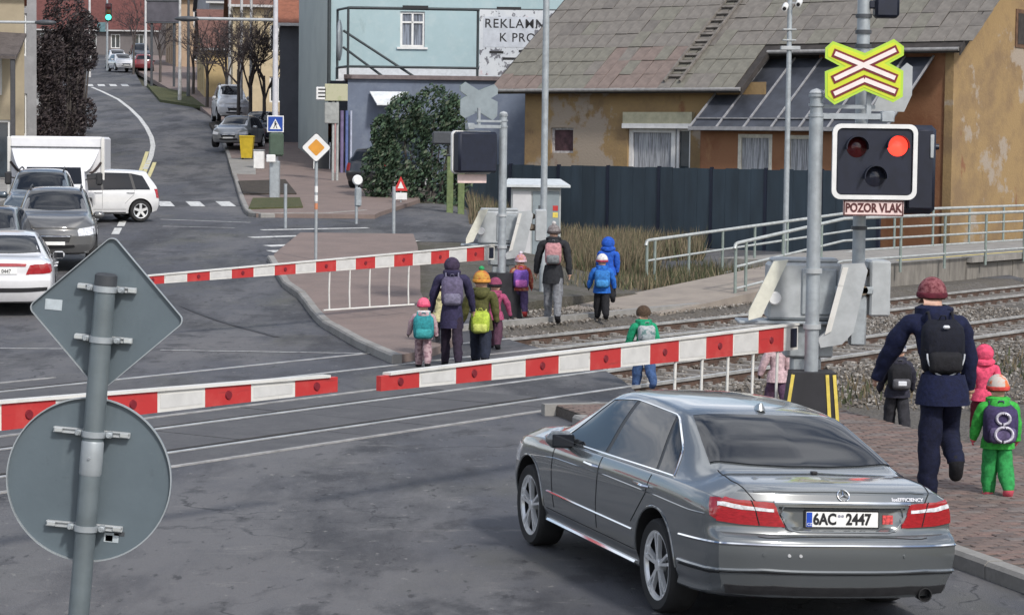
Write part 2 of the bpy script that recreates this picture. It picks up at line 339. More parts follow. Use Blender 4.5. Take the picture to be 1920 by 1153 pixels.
def make_car(name, label, cat, loc, rz, spec, paint, plate=None, sx=1.0, sy=1.0, sz=1.0, roll=0.0, detail=False, group=None, style='plain', front=True, rear=True, trim=CHR, lamps_white=False):
    root = thing(name, label, cat, loc, rz, group)
    NS = 3; xs = spec['st']; xr = xs[0][0]; xf = xs[-1][0]
    st = crom(xs, 6 if detail else 4); rows = []
    wt = xs[0][2]
    def mx(z, fr):
        x = lin(spec['tail'], z)+.15*fr**3.2
        if detail: x += .04*sstep(.715, .74, z)*(1-sstep(.868, .885, z))*(1-sstep(.34, .40, fr*wt-(z-.72)*.5))
        return x
    nx = lambda z, fr: lin(spec['nose'], z)-.30*fr**2.4
    KS = 6 if detail else 3
    for (x, zb, w, zs, wr, zt) in st:
        h = zt-zs; ya = w-.05
        P = [(0, zb), (w-.13, zb+.012), (w-.035, zb+.10), (w-.002, zb+.26), (w-.004, zs-.24), (w-.014, zs-.11), (w-.045, zs-.02), (lerp(ya, wr, .10), zs+.04*h), (lerp(ya, wr, .55), zs+.52*h), (wr+.012, zt-.14*h), (wr*.86, zt-.045*h-.004), (wr*.5, zt-.006), (0, zt)]
        Q = crom(P, KS); row = []
        for y, z in Q:
            y = max(0, y); fr = min(1, y/w)
            fx = max(0, 1-(x-xr)/.55)**2; X = x+fx*(mx(z, fr)-xr)
            fx = max(0, 1-(xf-x)/.6)**2; X += fx*(nx(z, fr)-xf)
            row.append((X, y, z))
        rows.append(row)
    K = len(rows[0]); vs = []; fs = []; idx = {}
    def vid(i, k, s):
        if k in (0, K-1): s = 1
        if (i, k, s) not in idx: idx[i, k, s] = len(vs); X, y, z = rows[i][k]; vs.append((X, s*y, z))
        return idx[i, k, s]
    for i in range(len(rows)-1):
        for k in range(K-1):
            for s in (1, -1):
                q = [vid(i, k, s), vid(i+1, k, s), vid(i+1, k+1, s), vid(i, k+1, s)]
                fs.append(tuple(dict.fromkeys(q if s < 0 else q[::-1])))
    NY = 36 if detail else 10
    for end, fn in ((0, mx), (len(rows)-1, nx)):
        prev = None; wend = st[end][2]
        for k in range(K):
            X, y, z = rows[end][k]
            if k in (0, K-1): cur = [vid(end, k, 1)]*(NY+1)
            else:
                cur = []
                for j in range(NY+1):
                    f = -1+2*j/NY
                    if j == 0: cur.append(vid(end, k, -1))
                    elif j == NY: cur.append(vid(end, k, 1))
                    else: vs.append((fn(z, abs(f)*y/wend), f*y, z)); cur.append(len(vs)-1)
            if prev:
                for j in range(NY):
                    q = tuple(dict.fromkeys([prev[j], prev[j+1], cur[j+1], cur[j]]))
                    if len(q) > 2: fs.append(q if end else q[::-1])
            prev = cur
    b = MB(); b.v = vs; b.f = fs; b.m = [0]*len(fs)
    body = b.build('body', [paint, WELL], root, smooth=None)
    bvh = BVHTree.FromPolygons([Vector(v) for v in vs], fs)
    # wheel arches cut out of the body shell
    wr_ = spec['wr']; cut = MB()
    for xx in (0, spec['wb']):
        for s in (1, -1): cut.tube([(xx, s*(spec['track']-.22), wr_), (xx, s*(spec['track']+.5), wr_)], wr_+.05, 40)
    co = cut.build('cutter', WELL, root)
    md = body.modifiers.new('b', 'BOOLEAN'); md.object = co; md.operation = 'DIFFERENCE'; md.solver = 'EXACT'; md.material_mode = 'TRANSFER'
    dg = bpy.context.evaluated_depsgraph_get(); me = bpy.data.meshes.new_from_object(body.evaluated_get(dg))
    body.modifiers.clear(); old = body.data; body.data = me; me.name = 'body'; bpy.data.meshes.remove(old)
    cm = co.data; bpy.data.objects.remove(co); bpy.data.meshes.remove(cm)
    bb = bmesh.new(); bb.from_mesh(me)
    for f in bb.faces: f.smooth = True
    for e in bb.edges:
        if len(e.link_faces) == 2 and e.calc_face_angle(9) > radians(32): e.smooth = False
    bb.to_mesh(me); bb.free()
    # helpers on the surface
    def near(p):
        l, n, i, d = bvh.find_nearest(Vector(p))
        c = Vector((l.x, 0, .7))
        if n.dot(l-Vector((min(max(l.x, 0), 2.5), 0, .7))) < 0: n = -n
        return l, n
    def res(P, n):
        P = [Vector(p) for p in P]; L = [0]
        for a, c in zip(P, P[1:]): L.append(L[-1]+(c-a).length)
        out = []
        for i in range(n+1):
            t = L[-1]*i/n; j = 0
            while j < len(P)-2 and L[j+1] < t: j += 1
            out.append(P[j].lerp(P[j+1], (t-L[j])/max(1e-6, L[j+1]-L[j])))
        return out
    def patch(nm, lo, hi, m, off=.004, nu=10, nv=6, parent=root):
        A = res(lo, nu); B = res(hi, nu); q = MB(); V = []; E = []
        for j in range(nv+1):
            for i in range(nu+1):
                l, n = near(A[i].lerp(B[i], j/nv)); V.append(l+n*off); E.append(l-n*.004)
        F = []
        W = nu+1
        for j in range(nv):
            for i in range(nu): F.append((j*W+i, j*W+i+1, (j+1)*W+i+1, (j+1)*W+i))
        ring = [i for i in range(W)]+[j*W+nu for j in range(1, nv+1)]+[nv*W+i for i in range(nu-1, -1, -1)]+[j*W for j in range(nv-1, 0, -1)]
        o = len(V); V += [E[i] for i in ring]; r = len(ring)
        for i in range(r): F.append((ring[i], ring[(i+1) % r], o+(i+1) % r, o+i))
        q.add(V, F); return q.build(nm, m, parent, smooth=50)
    def strip(nm, pts, r, m, n=24, off=0.0, parent=root):
        q = MB(); P = []
        for p in res(pts, n):
            l, nn = near(p); P.append(l+nn*off)
        q.tube(P, r, 5); return q.build(nm, m, parent, smooth=60)
    sd = lambda x, z, s: (x, s*lerp(.87, .60, min(1, max(0, (z-.95)/.42))), z)
    # glass
    wb0 = spec['wind']; rw = spec['rearw']
    def arc(q, bulge): x, z, y = q; return [(x-bulge*abs(t)**2, t*y, z) for t in (-1, -.6, -.2, .2, .6, 1)]
    if front or detail: patch('windscreen', arc(wb0[0], .14), arc(wb0[1], .05), GLASS, nu=12, nv=8)
    if rear: patch('rear_window', arc(rw[0], -.10), arc(rw[1], -.04), GLASS, off=.011 if detail else .008, nu=36 if detail else 14, nv=24 if detail else 10)
    for s in (1, -1):
        for q in spec['side']:
            a, c, d, e = [sd(x, z, s) for x, z in q]
            patch('side_window', [a, c], [d, e], GLASS, off=.006, nu=12, nv=12)
        for qa, qb in zip(spec['side'], spec['side'][1:]):
            patch('pillar_trim', [sd(*qa[1], s), sd(*qb[0], s)], [sd(*qa[3], s), sd(*qb[2], s)], BLK, off=.004, nu=2, nv=12)
        q0, q1 = spec['side'][0], spec['side'][-1]
        if detail:
            strip('window_trim', [sd(q0[0][0]+.06, q0[0][1]-.012, s), sd(q0[1][0], q0[1][1]-.012, s), sd(q1[1][0]-.02, q1[1][1]-.012, s)], .009, trim, off=.004)
            strip('window_trim', [sd(q0[0][0]+.06, q0[0][1]-.010, s), sd(q0[2][0]+.02, q0[2][1]+.015, s), sd(q0[3][0], q0[3][1]+.015, s), sd(spec['side'][1][3][0], spec['side'][1][3][1]+.012, s), sd(q1[2][0]-.02, q1[2][1]+.012, s), sd(q1[3][0]-.02, q1[3][1]+.01, s), sd(q1[1][0]-.02, q1[1][1]-.01, s)], .007, trim, n=50, off=.004)
        # doors: seams, handle
        hx = spec['wb']*.42; by = spec['track']+.11
        for xa, xb2, tilt in ((spec['side'][0][1][0]-.03, None, 0), (spec['side'][0][0][0]+.06, None, -.06), (.16, None, .26)):
            z1 = spec['side'][0][0][1]-.01
            if tilt > .2: strip('door_seam', [(xa, s*by, z1), (xa+.03, s*by, z1-.16), (xa+.30, s*by, z1-.42)], .004, SEAM)
            else: strip('door_seam', [(xa, s*by, z1), (xa+.02, s*by, z1-.3), (xa+tilt+.02, s*by, .36)], .004, SEAM)
        strip('door_seam', [(spec['wb']-.45, s*by, .33), (.42, s*by, .33)], .004, SEAM)
        strip('sill_trim', [(spec['wb']-.44, s*by, .235), (.42, s*by, .235)], .016, trim if detail else BLK, off=.004)
        if detail: strip('rub_strip', [(spec['wb']-.50, s*by, .47), (.43, s*by, .47)], .008, trim, off=.003)
        for hx in (spec['side'][0][1][0]+.10, spec['side'][1][1][0]+.10):
            l, n = near((hx, s*by, spec['side'][0][0][1]-.12)); q = MB()
            q.tube([l+Vector((-.11, 0, 0))+n*.0, l+Vector((-.09, 0, 0))+n*.035, l+Vector((.08, 0, .004))+n*.038, l+Vector((.11, 0, .004))], [.011, .014, .014, .011], 6)
            q.build('door_handle', trim if detail else paint, root, smooth=50)
        # mirror
        mxx, mz = spec['side'][0][0][0]-.24, spec['side'][0][0][1]-.045; q = MB(); y0 = spec['track']+.02
        q.cbox(mxx-.055, mxx+.09, s*(y0+.13)-.112, s*(y0+.13)+.112, mz-.022, mz+.118, .045); q.beam((mxx+.03, s*(y0+.02), mz+.0), (mxx+.03, s*(y0+.10), mz+.02), .05, .03)
        mr = q.build('wing_mirror', paint, root, smooth=50)
        q = MB(); q.cbox(mxx-.062, mxx-.05, s*(y0+.13)-.088, s*(y0+.13)+.088, mz-.004, mz+.100, .02); q.build('mirror_glass', GLASS, mr)
        # lamps
        xr_, xf_ = spec['tail'][0][1], spec['nose'][1][1]
        if spec is SALOON:
            tl = patch('tail_light', [(-.91, s*.91, .80), (-1.0, s*.88, .765), (-1.09, s*.74, .75), (-1.10, s*.42, .742)], [(-.86, s*.91, .945), (-.98, s*.87, .962), (-1.07, s*.72, .942), (-1.10, s*.50, .915)], REDL, off=.010, nu=36, nv=10)
            if detail:
                patch('light_bar', [(-.97, s*.885, .885), (-1.09, s*.74, .862), (-1.10, s*.50, .848)], [(-.96, s*.885, .918), (-1.09, s*.73, .892), (-1.10, s*.50, .870)], CLRL, off=.0135, nu=12, nv=2, parent=tl)
                strip('light_divider', [(-1.10, s*.60, .75), (-1.10, s*.63, .86), (-1.08, s*.66, .945)], .004, SEAM, off=.011, parent=tl)
            hl = patch('headlight', [(3.15, s*.88, .62), (3.42, s*.80, .60), (3.62, s*.62, .57)], [(3.12, s*.86, .76), (3.38, s*.76, .755), (3.58, s*.58, .72)], CLRL, off=.006)
        else:
            dz = .1 if spec is WAGON else 0
            patch('tail_light', [(-.46, s*.80, .66+dz), (-.60, s*.74, .64+dz), (-.66, s*.62, .64+dz)], [(-.42, s*.78, .93+dz), (-.56, s*.72, .92+dz), (-.62, s*.60, .90+dz)], REDL, off=.008)
            patch('headlight', [(2.75, s*.80, .60+dz), (2.98, s*.72, .57+dz), (3.12, s*.52, .56+dz)], [(2.72, s*.78, .74+dz), (2.95, s*.70, .73+dz), (3.08, s*.50, .70+dz)], CLRL, off=.006)
    # front and rear fittings
    zn = spec['nose'][1][0]; xn = spec['nose'][2][1]+.1
    if front:
        dz = .08 if spec is WAGON else 0
        patch('grille', [(xn, -.36, .45+dz), (xn, .36, .45+dz)], [(xn, -.42, .62+dz), (xn, .42, .62+dz)], BLK, off=.006)
        strip('grille_bar', [(xn, -.38, .57+dz), (xn, .38, .57+dz)], .012, CHR, off=.008)
        patch('air_intake', [(xn, -.5, .25+dz), (xn, .5, .25+dz)], [(xn, -.46, .36+dz), (xn, .46, .36+dz)], BLK, off=.004)
        patch('plate', [(xn, -.25, .37+dz), (xn, .25, .37+dz)], [(xn, -.25, .47+dz), (xn, .25, .47+dz)], PLATE, off=.014)
    if spec['rail']:
        for s in (1, -1):
            q = MB(); P = [near((x, s*.52, z))[0]+Vector((0, 0, o)) for x, z, o in ((1.45, 1.5, 0), (1.35, 1.55, .05), (.6, 1.6, .06), (-.2, 1.55, .05), (-.3, 1.5, 0))]
            q.tube(P, .017, 6); q.build('roof_rail', BLK, root, smooth=60)
    for xx in (0, spec['wb']):
        for s in (1, -1): make_wheel(root, xx, s*spec['track'], wr_, wr_, style, s)
    car = dict(root=root, near=near, patch=patch, strip=strip, bvh=bvh)
    return car
def fit_car(c, sx, sy, sz, roll):
    """final proportions of the whole vehicle: length, width, height above 0.5 m, lean of the body on its springs"""
    def z2(z): return z if z < .5 else .5+(z-.5)*sz
    for o in list(c['root'].children):
        if o.name.split('.')[0] == 'wheel':
            o.location.x *= sx; o.location.y *= sy; continue
        for ob in [o]+list(o.children):
            for v in ob.data.vertices: v.co = Vector((v.co.x*sx, v.co.y*sy, z2(v.co.z)+roll*v.co.y))
# ------------------------------------------------------------------ the grey saloon in front
PAINT = mat('tenorite_grey_paint', (.155, .168, .175), rough=.22, metal=.5, var=.03, scale=300, coat=1.0, detail=2)
TH = .303; CARL = (1.88, 16.72, 0.0)
def grey_saloon():
    c = make_car('parked_saloon', 'dark grey metallic saloon waiting in the foreground with its chrome-trimmed boot towards the viewer', 'car', CARL, pi/2+TH, SALOON, PAINT, detail=True, style='twin')
    r, near, patch, strip = c['root'], c['near'], c['patch'], c['strip']
    X = -1.12
    strip('boot_seam', [(-.50, .66, 1.06), (-.80, .685, 1.02), (-1.0, .66, .985), (X, .635, .945)], .0045, SEAM, n=30)
    strip('boot_seam', [(-.50, -.66, 1.06), (-.80, -.685, 1.02), (-1.0, -.66, .985), (X, -.635, .945)], .0045, SEAM, n=30)
    strip('boot_seam', [(X, .62, .745), (X, .56, .698), (X, .48, .682), (X, -.48, .682), (X, -.56, .698), (X, -.62, .745)], .005, SEAM, n=60)
    strip('chrome_bar', [(X, .50, .925), (X, -.50, .925)], .014, CHR, n=30, off=.004)
    strip('recess_edge', [(X, .44, .868), (X, .365, .735), (X, .32, .722), (X, -.32, .722), (X, -.365, .735), (X, -.44, .868)], .006, PAINT, n=60, off=.002)
    strip('bumper_trim', [(-.47, .95, .585), (-.75, .95, .60), (-1.0, .90, .615), (-1.2, .6, .622), (-1.2, 0, .624), (-1.2, -.6, .622), (-1.0, -.90, .615), (-.75, -.95, .60), (-.47, -.95, .585)], .010, CHR, n=80, off=.003)
    strip('bumper_crease', [(-.45, .95, .40), (-.8, .95, .41), (-1.05, .88, .42), (-1.2, .6, .425), (-1.2, 0, .425), (-1.2, -.6, .425), (-1.05, -.88, .42), (-.8, -.95, .41)], .012, PAINT, n=80, off=.006)
    strip('bumper_crease', [(-.45, .95, .375), (-.8, .95, .385), (-1.05, .88, .395), (-1.2, .6, .40), (-1.2, 0, .40), (-1.2, -.6, .40), (-1.05, -.88, .395), (-.8, -.95, .385)], .006, SEAM, n=80, off=.003)
    patch('lower_valance', [(-1.0, .80, .25), (-1.1, .5, .25), (-1.1, 0, .25), (-1.1, -.5, .25), (-1.0, -.80, .25)], [(-1.02, .82, .315), (-1.12, .5, .32), (-1.12, 0, .32), (-1.12, -.5, .32), (-1.02, -.82, .315)], BLK, off=.008, nu=40, nv=3)
    strip('arch_lip', [(.40*cos(a)*.94, .95, .325+.40*sin(a)*.97) for a in [radians(q) for q in range(0, 181, 12)]], .008, PAINT, n=40, off=.001)
    strip('arch_lip', [(2.874+.40*cos(a)*.94, .95, .325+.40*sin(a)*.97) for a in [radians(q) for q in range(0, 181, 12)]], .008, PAINT, n=40, off=.001)
    strip('shoulder_crease', [(3.0, .93, .70), (2.2, .95, .775), (1.0, .95, .80), (0.1, .95, .80), (-.6, .95, .79), (-.84, .93, .80)], .006, PAINT, n=80, off=-.001)
    strip('boot_lip', [(-1.02, .62, 1.0), (-1.05, .3, 1.005), (-1.055, 0, 1.006), (-1.05, -.3, 1.005), (-1.02, -.62, 1.0)], .010, PAINT, n=50, off=.0)
    for y in (.42, .34, -.42, .60): # parking sensors
        l, n = near((-1.2, y, .545)); q = MB(); q.lathe([(.001, .006), (.011, .006), (.012, 0)], 12, o=l, ax=n); q.build('parking_sensor', ALU if y in (.42, .34) else PAINT, r, smooth=40)
    # exhaust tip
    q = MB(); q.lathe([(.045, -.12), (.05, .06), (.043, .06), (.04, -.1)], 20, o=(-1.0, -.62, .275), ax=(-1, 0, -.08)); q.build('exhaust_tip', BLK, r, smooth=40)
    # emblem: ring with three spokes
    l, n = near((X, 0, .995)); l = l+n*.006; u = Vector((0, -1, 0)); v = n.cross(u).normalized(); v = v if v.z > 0 else -v
    q = MB(); R = .042
    q.tube([l+(u*cos(a)+v*sin(a))*R for a in [2*pi*i/28 for i in range(29)]], .0045, 6)
    for k in range(3):
        a = pi/2+k*2*pi/3; d = u*cos(a)+v*sin(a); e = u*-sin(a)+v*cos(a)
        q.add([l+n*.006, l+e*.008, l+d*R, l-e*.008, l-n*.003], [(0, 1, 2), (0, 2, 3), (1, 4, 2), (3, 2, 4)])
    q.build('star_emblem', CHR, r, smooth=40)
    l, n = near((X, -.47, .968)); v = n.cross(u); v = v if v.z > 0 else -v
    text('BlueEFFICIENCY', .036, CHR, r, l+n*.009, u, v, name='badge', bold=.0008)
    # boot lip light, handle notch
    l, n = near((-.60, 0, 1.085)); q = MB(); q.cbox(l.x-.02, l.x+.02, -.022, .022, l.z, l.z+.02, .006); q.build('boot_camera', BLK, r)
    # roof aerial fin
    l, n = near((.36, 0, 1.5)); q = MB()
    A = [(l.x+.10, 0, l.z-.002), (l.x-.07, 0, l.z-.004)]
    q.add([(l.x+.11, 0, l.z), (l.x+.02, .032, l.z-.004), (l.x-.07, .028, l.z-.006), (l.x-.08, 0, l.z-.004), (l.x-.07, -.028, l.z-.006), (l.x+.02, -.032, l.z-.004), (l.x-.01, .008, l.z+.045), (l.x-.055, .006, l.z+.055), (l.x-.055, -.006, l.z+.055), (l.x-.01, -.008, l.z+.045)],
          [(0, 1, 6), (1, 2, 7, 6), (2, 3, 7), (3, 8, 7), (3, 4, 8), (4, 5, 9, 8), (5, 0, 9), (0, 6, 9), (6, 7, 8, 9)]); q.build('roof_aerial', PAINT, r, smooth=50)
    # number plate in a carrier
    px = near((X, 0, .795))[0].x; px = min(px, near((X, .26, .795))[0].x)-.012
    q = MB(); q.cbox(px, px+.03, -.272, .272, .725, .862, .008); pc = q.build('plate_carrier', BLK, r)
    q = MB(); q.cbox(px-.004, px+.002, -.26, .26, .742, .852, .003); pl = q.build('number_plate', PLATE, r)
    q = MB(); q.box(px-.0055, px-.003, .218, .258, .745, .849); q.build('blue_band', EUB, pl)
    Y = (0, -1, 0); Zv = (0, 0, 1); pz = .797
    text('6AC', .112, INK, pl, (px-.0055, .128, pz), Y, Zv, name='lettering', sx=.80, bold=.004)
    text('2447', .112, INK, pl, (px-.0055, -.115, pz), Y, Zv, name='lettering', sx=.80, bold=.004)
    text('CZ', .026, PLATE, pl, (px-.007, .238, .762), Y, Zv, name='lettering')
    q = MB(); q.lathe([(.001, .001), (.011, .001), (.011, 0)], 12, o=(px-.005, .024, pz+.026), ax=(-1, 0, 0)); q.lathe([(.001, .001), (.011, .001), (.011, 0)], 12, o=(px-.005, .0, pz+.026), ax=(-1, 0, 0))
    q.build('plate_seal', mat('seal_grey', (.25, .25, .3), rough=.5), pl)
    l, n = near((X, -.33, .80)); q = MB(); q.box(px+.012, px+.016, -.375, -.30, .765, .83); q.build('sticker', mat('sticker_red', (.5, .06, .06), rough=.5, var=.6, scale=60), r)
    fit_car(c, 1.0, 1.0, .915, .045)
    return c
grey_saloon()
# ------------------------------------------------------------------ ground, roads, pavements
ASPH = layered('asphalt', (.067, .069, .080), [((.088, .086, .068), .42, .50, .66, .7, (1, .5, 1)), ((.126, .123, .125), .30, .44, .60, .9, (1, .4, 1)), ((.030, .030, .035), .6, .50, .62, .8, (1, .3, 1)), ((.17, .165, .16), 2.4, .60, .70, .65, (.6, 1.2, 1)), ((.030, .030, .034), 1.7, .56, .64, .7, (.8, .45, 1)), ((.20, .195, .185), 9, .63, .67, .75, (1, .5, 1)), ((.020, .020, .022), 7, .60, .66, .75, (1, .4, 1)), ((.125, .12, .115), 55, .55, .75, .45, None), ((.022, .022, .025), 38, .56, .72, .5, None)], rough=.72, bump=.6, bscale=70, bdist=.015, spec=.4, cracks=True)
PATCHM = layered('asphalt_patch', (.046, .046, .052), [((.075, .075, .078), 1.3, .45, .7, .7, (1, .3, 1)), ((.12, .12, .12), 60, .55, .75, .35, None)], rough=.75, bump=.4, bscale=80)
EARTH = layered('earth', (.085, .075, .055), [((.06, .065, .035), .5, .4, .6, .8, None), ((.13, .12, .10), 6, .5, .7, .6, None)], rough=.95, bump=.6, bscale=20, bdist=.05)
PAINTW = layered('road_paint', (.62, .62, .60), [((.16, .16, .165), 9, .50, .64, .85, None), ((.3, .3, .3), 2, .5, .7, .5, None)], rough=.6, bump=.1)
PAINTY = layered('road_paint_yellow', (.62, .55, .26), [((.2, .19, .15), 9, .52, .66, .8, None)], rough=.6, bump=.1)
CONC = layered('concrete', (.27, .26, .245), [((.17, .165, .155), 1.4, .42, .66, .7, None), ((.36, .35, .33), 9, .52, .72, .5, None)], rough=.85, bump=.3, bscale=40)
PAVE = layered('pink_paving', (.205, .156, .138), [((.145, .113, .102), 1.1, .42, .66, .7, None), ((.24, .20, .19), 16, .52, .7, .5, (1, .5, 1))], rough=.88, bump=.3, bscale=50)
STEEL = mat('rail_steel', (.55, .54, .52), rough=.38, metal=.6, var=.25, scale=3)
RUST = mat('rail_rust', (.085, .052, .038), rough=.85, var=.35, scale=9)
BALL = layered('ballast_bed', (.12, .108, .095), [((.20, .185, .17), 14, .48, .66, .8, None), ((.045, .04, .036), 22, .5, .66, .8, None), ((.10, .085, .06), .9, .45, .65, .5, None)], rough=.95, bump=1, bscale=26, bdist=.06)

def sheet(name, rows, m, z=0.0, kind='structure', n=10, parent=None):
    """rows: list of (y, xl, xr); follows the terrain"""
    b = MB(); W = n+1; V = []
    for y, xl, xr in rows:
        for i in range(W):
            x = lerp(xl, xr, i/n); V.append((x, y, terr(x, y)+z))
    F = [(j*W+i, j*W+i+1, (j+1)*W+i+1, (j+1)*W+i) for j in range(len(rows)-1) for i in range(n)]
    ring = [j*W for j in range(len(rows)-1, -1, -1)]+list(range(1, W))+[j*W+n for j in range(1, len(rows))]+[(len(rows)-1)*W+i for i in range(n-1, 0, -1)]
    k0 = len(V); V += [(V[i][0], V[i][1], V[i][2]-.3) for i in ring]; kk = len(ring)
    F += [(ring[i], k0+i, k0+(i+1) % kk, ring[(i+1) % kk]) for i in range(kk)]
    b.add(V, F); o = b.build(name, m, parent, fix=False)
    if kind: o['kind'] = kind
    return o
def poly_rows(pts_l, pts_r, y0, y1, dy=1.0):
    rows = []; y = y0
    while True:
        rows.append((y, lin(pts_l, y), lin(pts_r, y)))
        if y >= y1: break
        y = min(y1, y+dy)
    return rows
sheet('ground', [(y, -160, 160) for y in [-12, 0, 10, 20, 30, 38]+[42+2*i for i in range(92)]+[230, 250, 280, 320, 380, 460, 600, 900]], EARTH, z=-.36, n=110)

K0 = flat(on(1800, 1068)); K1 = flat(on(1040, 787)); kd = (K1-K0).normalized(); kr = Vector((kd.y, -kd.x, 0))   # near kerb: along, and towards the pavement
# near carriageway and crossing
kx = lambda y: K0.x+kd.x*(y-K0.y)/kd.y
RE = [(2, kx(2)), (K1.y, kx(K1.y)), (K1.y+.02, 1.85), (33, 1.55), (36.9, 1.0), (38.3, .4), (40, -.1), (42.6, -.45), (45, -.8)]
sheet('road', poly_rows([(0, -40), (60, -40)], RE, 2, 45, .8), ASPH, n=30)
FR = [(45, -.8), (45.05, -3.4), (53, -4.7), (58, -5.3), (62, -5.8), (66, -6.7), (70, -7.4), (78, -8.1), (100, -11.3), (134, -16.5), (150, -20.3), (176, -27.2), (200, -31.5), (300, -50)]
FL = [(45, -40), (61, -40), (61.5, -17), (70, -15.6), (78, -15.9), (100, -19), (134, -24.2), (176, -34.5), (200, -39), (300, -58)]
sheet('road', poly_rows(FL, FR, 45, 300), ASPH, z=.002, n=30)
sheet('side_street', poly_rows([(61.0, -6.0), (62.6, -6.1), (66, -6.9), (70, -7.6), (77.5, -8.1)], [(61, 13), (76, 13)], 61.0, 77.5, .7), ASPH, z=.0045, n=50)
# pavement near right, laid in small brown pavers
PB = MB(); Wd = 3.4; L = 13.0; o = K0-kd*2.2
PB.add([o+kr*.15+Vector((0, 0, .118)), o+kr*Wd+Vector((0, 0, .118)), o+kd*L+kr*Wd+Vector((0, 0, .118)), o+kd*L+kr*.15+Vector((0, 0, .118))], [(0, 1, 2, 3)])
PB.obox(o+kr*.15+Vector((0, 0, -.2)), kr*(Wd-.15), kd*L, Vector((0, 0, .31)))
near_pave = struct(PB.build('pavement', mat('paving_sand', (.085, .07, .06), rough=.95, var=.3, scale=30)))
cand = []
for j in range(int(L/.107)):
    for i in range(int((Wd-.17)/.208)):
        p = o+kd*(j*.107+.05)+kr*(.16+i*.208+(.104 if j % 2 else 0)+.1)
        q = (p-Vector((0, 0, 0))); dep = p.y; px = 960+FPX*p.x/dep
        vis = px < 1960 and dep > 14.2
        cand.append((0 if vis else 1, dep, p))
cand.sort(key=lambda c: (c[0], c[1]))
pm = [mat('paver_%s' % n, c, rough=.85, var=.22, scale=18, bump=.2) for n, c in (('brown', (.145, .105, .090)), ('dark', (.105, .080, .072)), ('red', (.165, .110, .094)), ('grey', (.15, .125, .115)))]
pmesh = []
def paver_mb(b, p, a, h):
    u = kr*.0985; v = kd*.0485; c = .006
    T = [p-u-v, p+u-v, p+u+v, p-u+v]; up = Vector((0, 0, h)); base = Vector((0, 0, .10))
    I = [p-u*.93-v*.87, p+u*.93-v*.87, p+u*.93+v*.87, p-u*.93+v*.87]
    b.add([t+base for t in T]+[t+up-Vector((0, 0, c)) for t in T]+[t+up for t in I], [(8, 9, 10, 11)]+[(i, (i+1) % 4, (i+1) % 4+4, i+4) for i in range(4)]+[(i+4, (i+1) % 4+4, (i+1) % 4+8, i+8) for i in range(4)])
for k in range(4):
    b = MB(); paver_mb(b, Vector((0, 0, 0)), 0, .128); ob = b.build('paver', pm[k], near_pave, fix=False); pmesh.append(ob.data); bpy.data.objects.remove(ob)
rest = [MB() for _ in range(4)]
for n, (v, dep, p) in enumerate(cand):
    k = random.choice((0, 0, 0, 1, 2, 3)); dz = random.uniform(-.003, .003)
    if n < 299:
        ob = bpy.data.objects.new('paver', pmesh[k]); COL.objects.link(ob); ob.parent = near_pave; ob.location = (p.x, p.y, dz); ob.rotation_euler = (random.uniform(-.012, .012), random.uniform(-.012, .012), random.uniform(-.015, .015))
    else: paver_mb(rest[k], p, 0, .128+dz)
b = MB()
for k in range(4): b.add(rest[k].v, rest[k].f, k)
b.build('pavers', pm, near_pave, fix=False, kind='stuff')

def kerb(name, pts, m=CONC, wdt=.15, h=.135, seg=1.0, off=1, maxp=200):
    """kerb stones laid along a polyline, each its own part"""
    root = bpy.data.objects.new(name, None); COL.objects.link(root); root['kind'] = 'structure'
    P = [Vector(p) for p in pts]; D = [0]
    for a, c in zip(P, P[1:]): D.append(D[-1]+(c-a).length)
    def ev(s):
        for i in range(len(P)-1):
            if s <= D[i+1] or i == len(P)-2: return P[i].lerp(P[i+1], (s-D[i])/(D[i+1]-D[i]))
    n = int(D[-1]/seg)
    for i in range(n):
        a, c = ev(i*seg+.006), ev((i+1)*seg-.006); d = (c-a); d.z = 0; d.normalize(); s = Vector((d.y, -d.x, 0))*off
        za = terr(a.x, a.y); zc = terr(c.x, c.y); j = random.uniform(-.006, .006)
        b = MB(); A = []
        for p, z in ((a, za), (c, zc)):
            for t, hh in ((0, -.12), (0, h-.03), (.025, h), (wdt, h), (wdt, -.12)): A.append((p.x+s.x*t, p.y+s.y*t, z+hh+(j if hh > 0 else 0)))
        b.add(A, [(k, k+1, k+6, k+5) for k in range(4)]+[(0, 1, 2, 3, 4), (9, 8, 7, 6, 5)]); b.build('kerb_stone', m, root)
    return root
kerb('kerb', [K0-kd*2.4, K1+kd*.1])
kerb('kerb', [o+kd*(L+.02), o+kd*(L+.02)+kr*3.6], h=.14)
# far pavement beside the crossing
FRk = [(735, 682), (668, 652), (600, 612), (560, 578), (530, 540), (512, 510), (500, 488)]
fk = [flat(on(x, y)) for x, y in FRk[:4]]+[flat(gr(x, y)) for x, y in FRk[4:]]
kerb('kerb', fk)
FS_L = sorted([(p.y, p.x+.14) for p in fk]); FS_R = [(35, -1.75), (36.2, -1.2), (38.5, -.9), (41, -1.0), (44, -1.45), (47, -1.8), (52, -2.0), (58, -2.3), (62.4, -2.6)]
sheet('pavement', poly_rows(FS_L, FS_R, fk[0].y+.15, 62.0, .8), PAVE, z=.122)
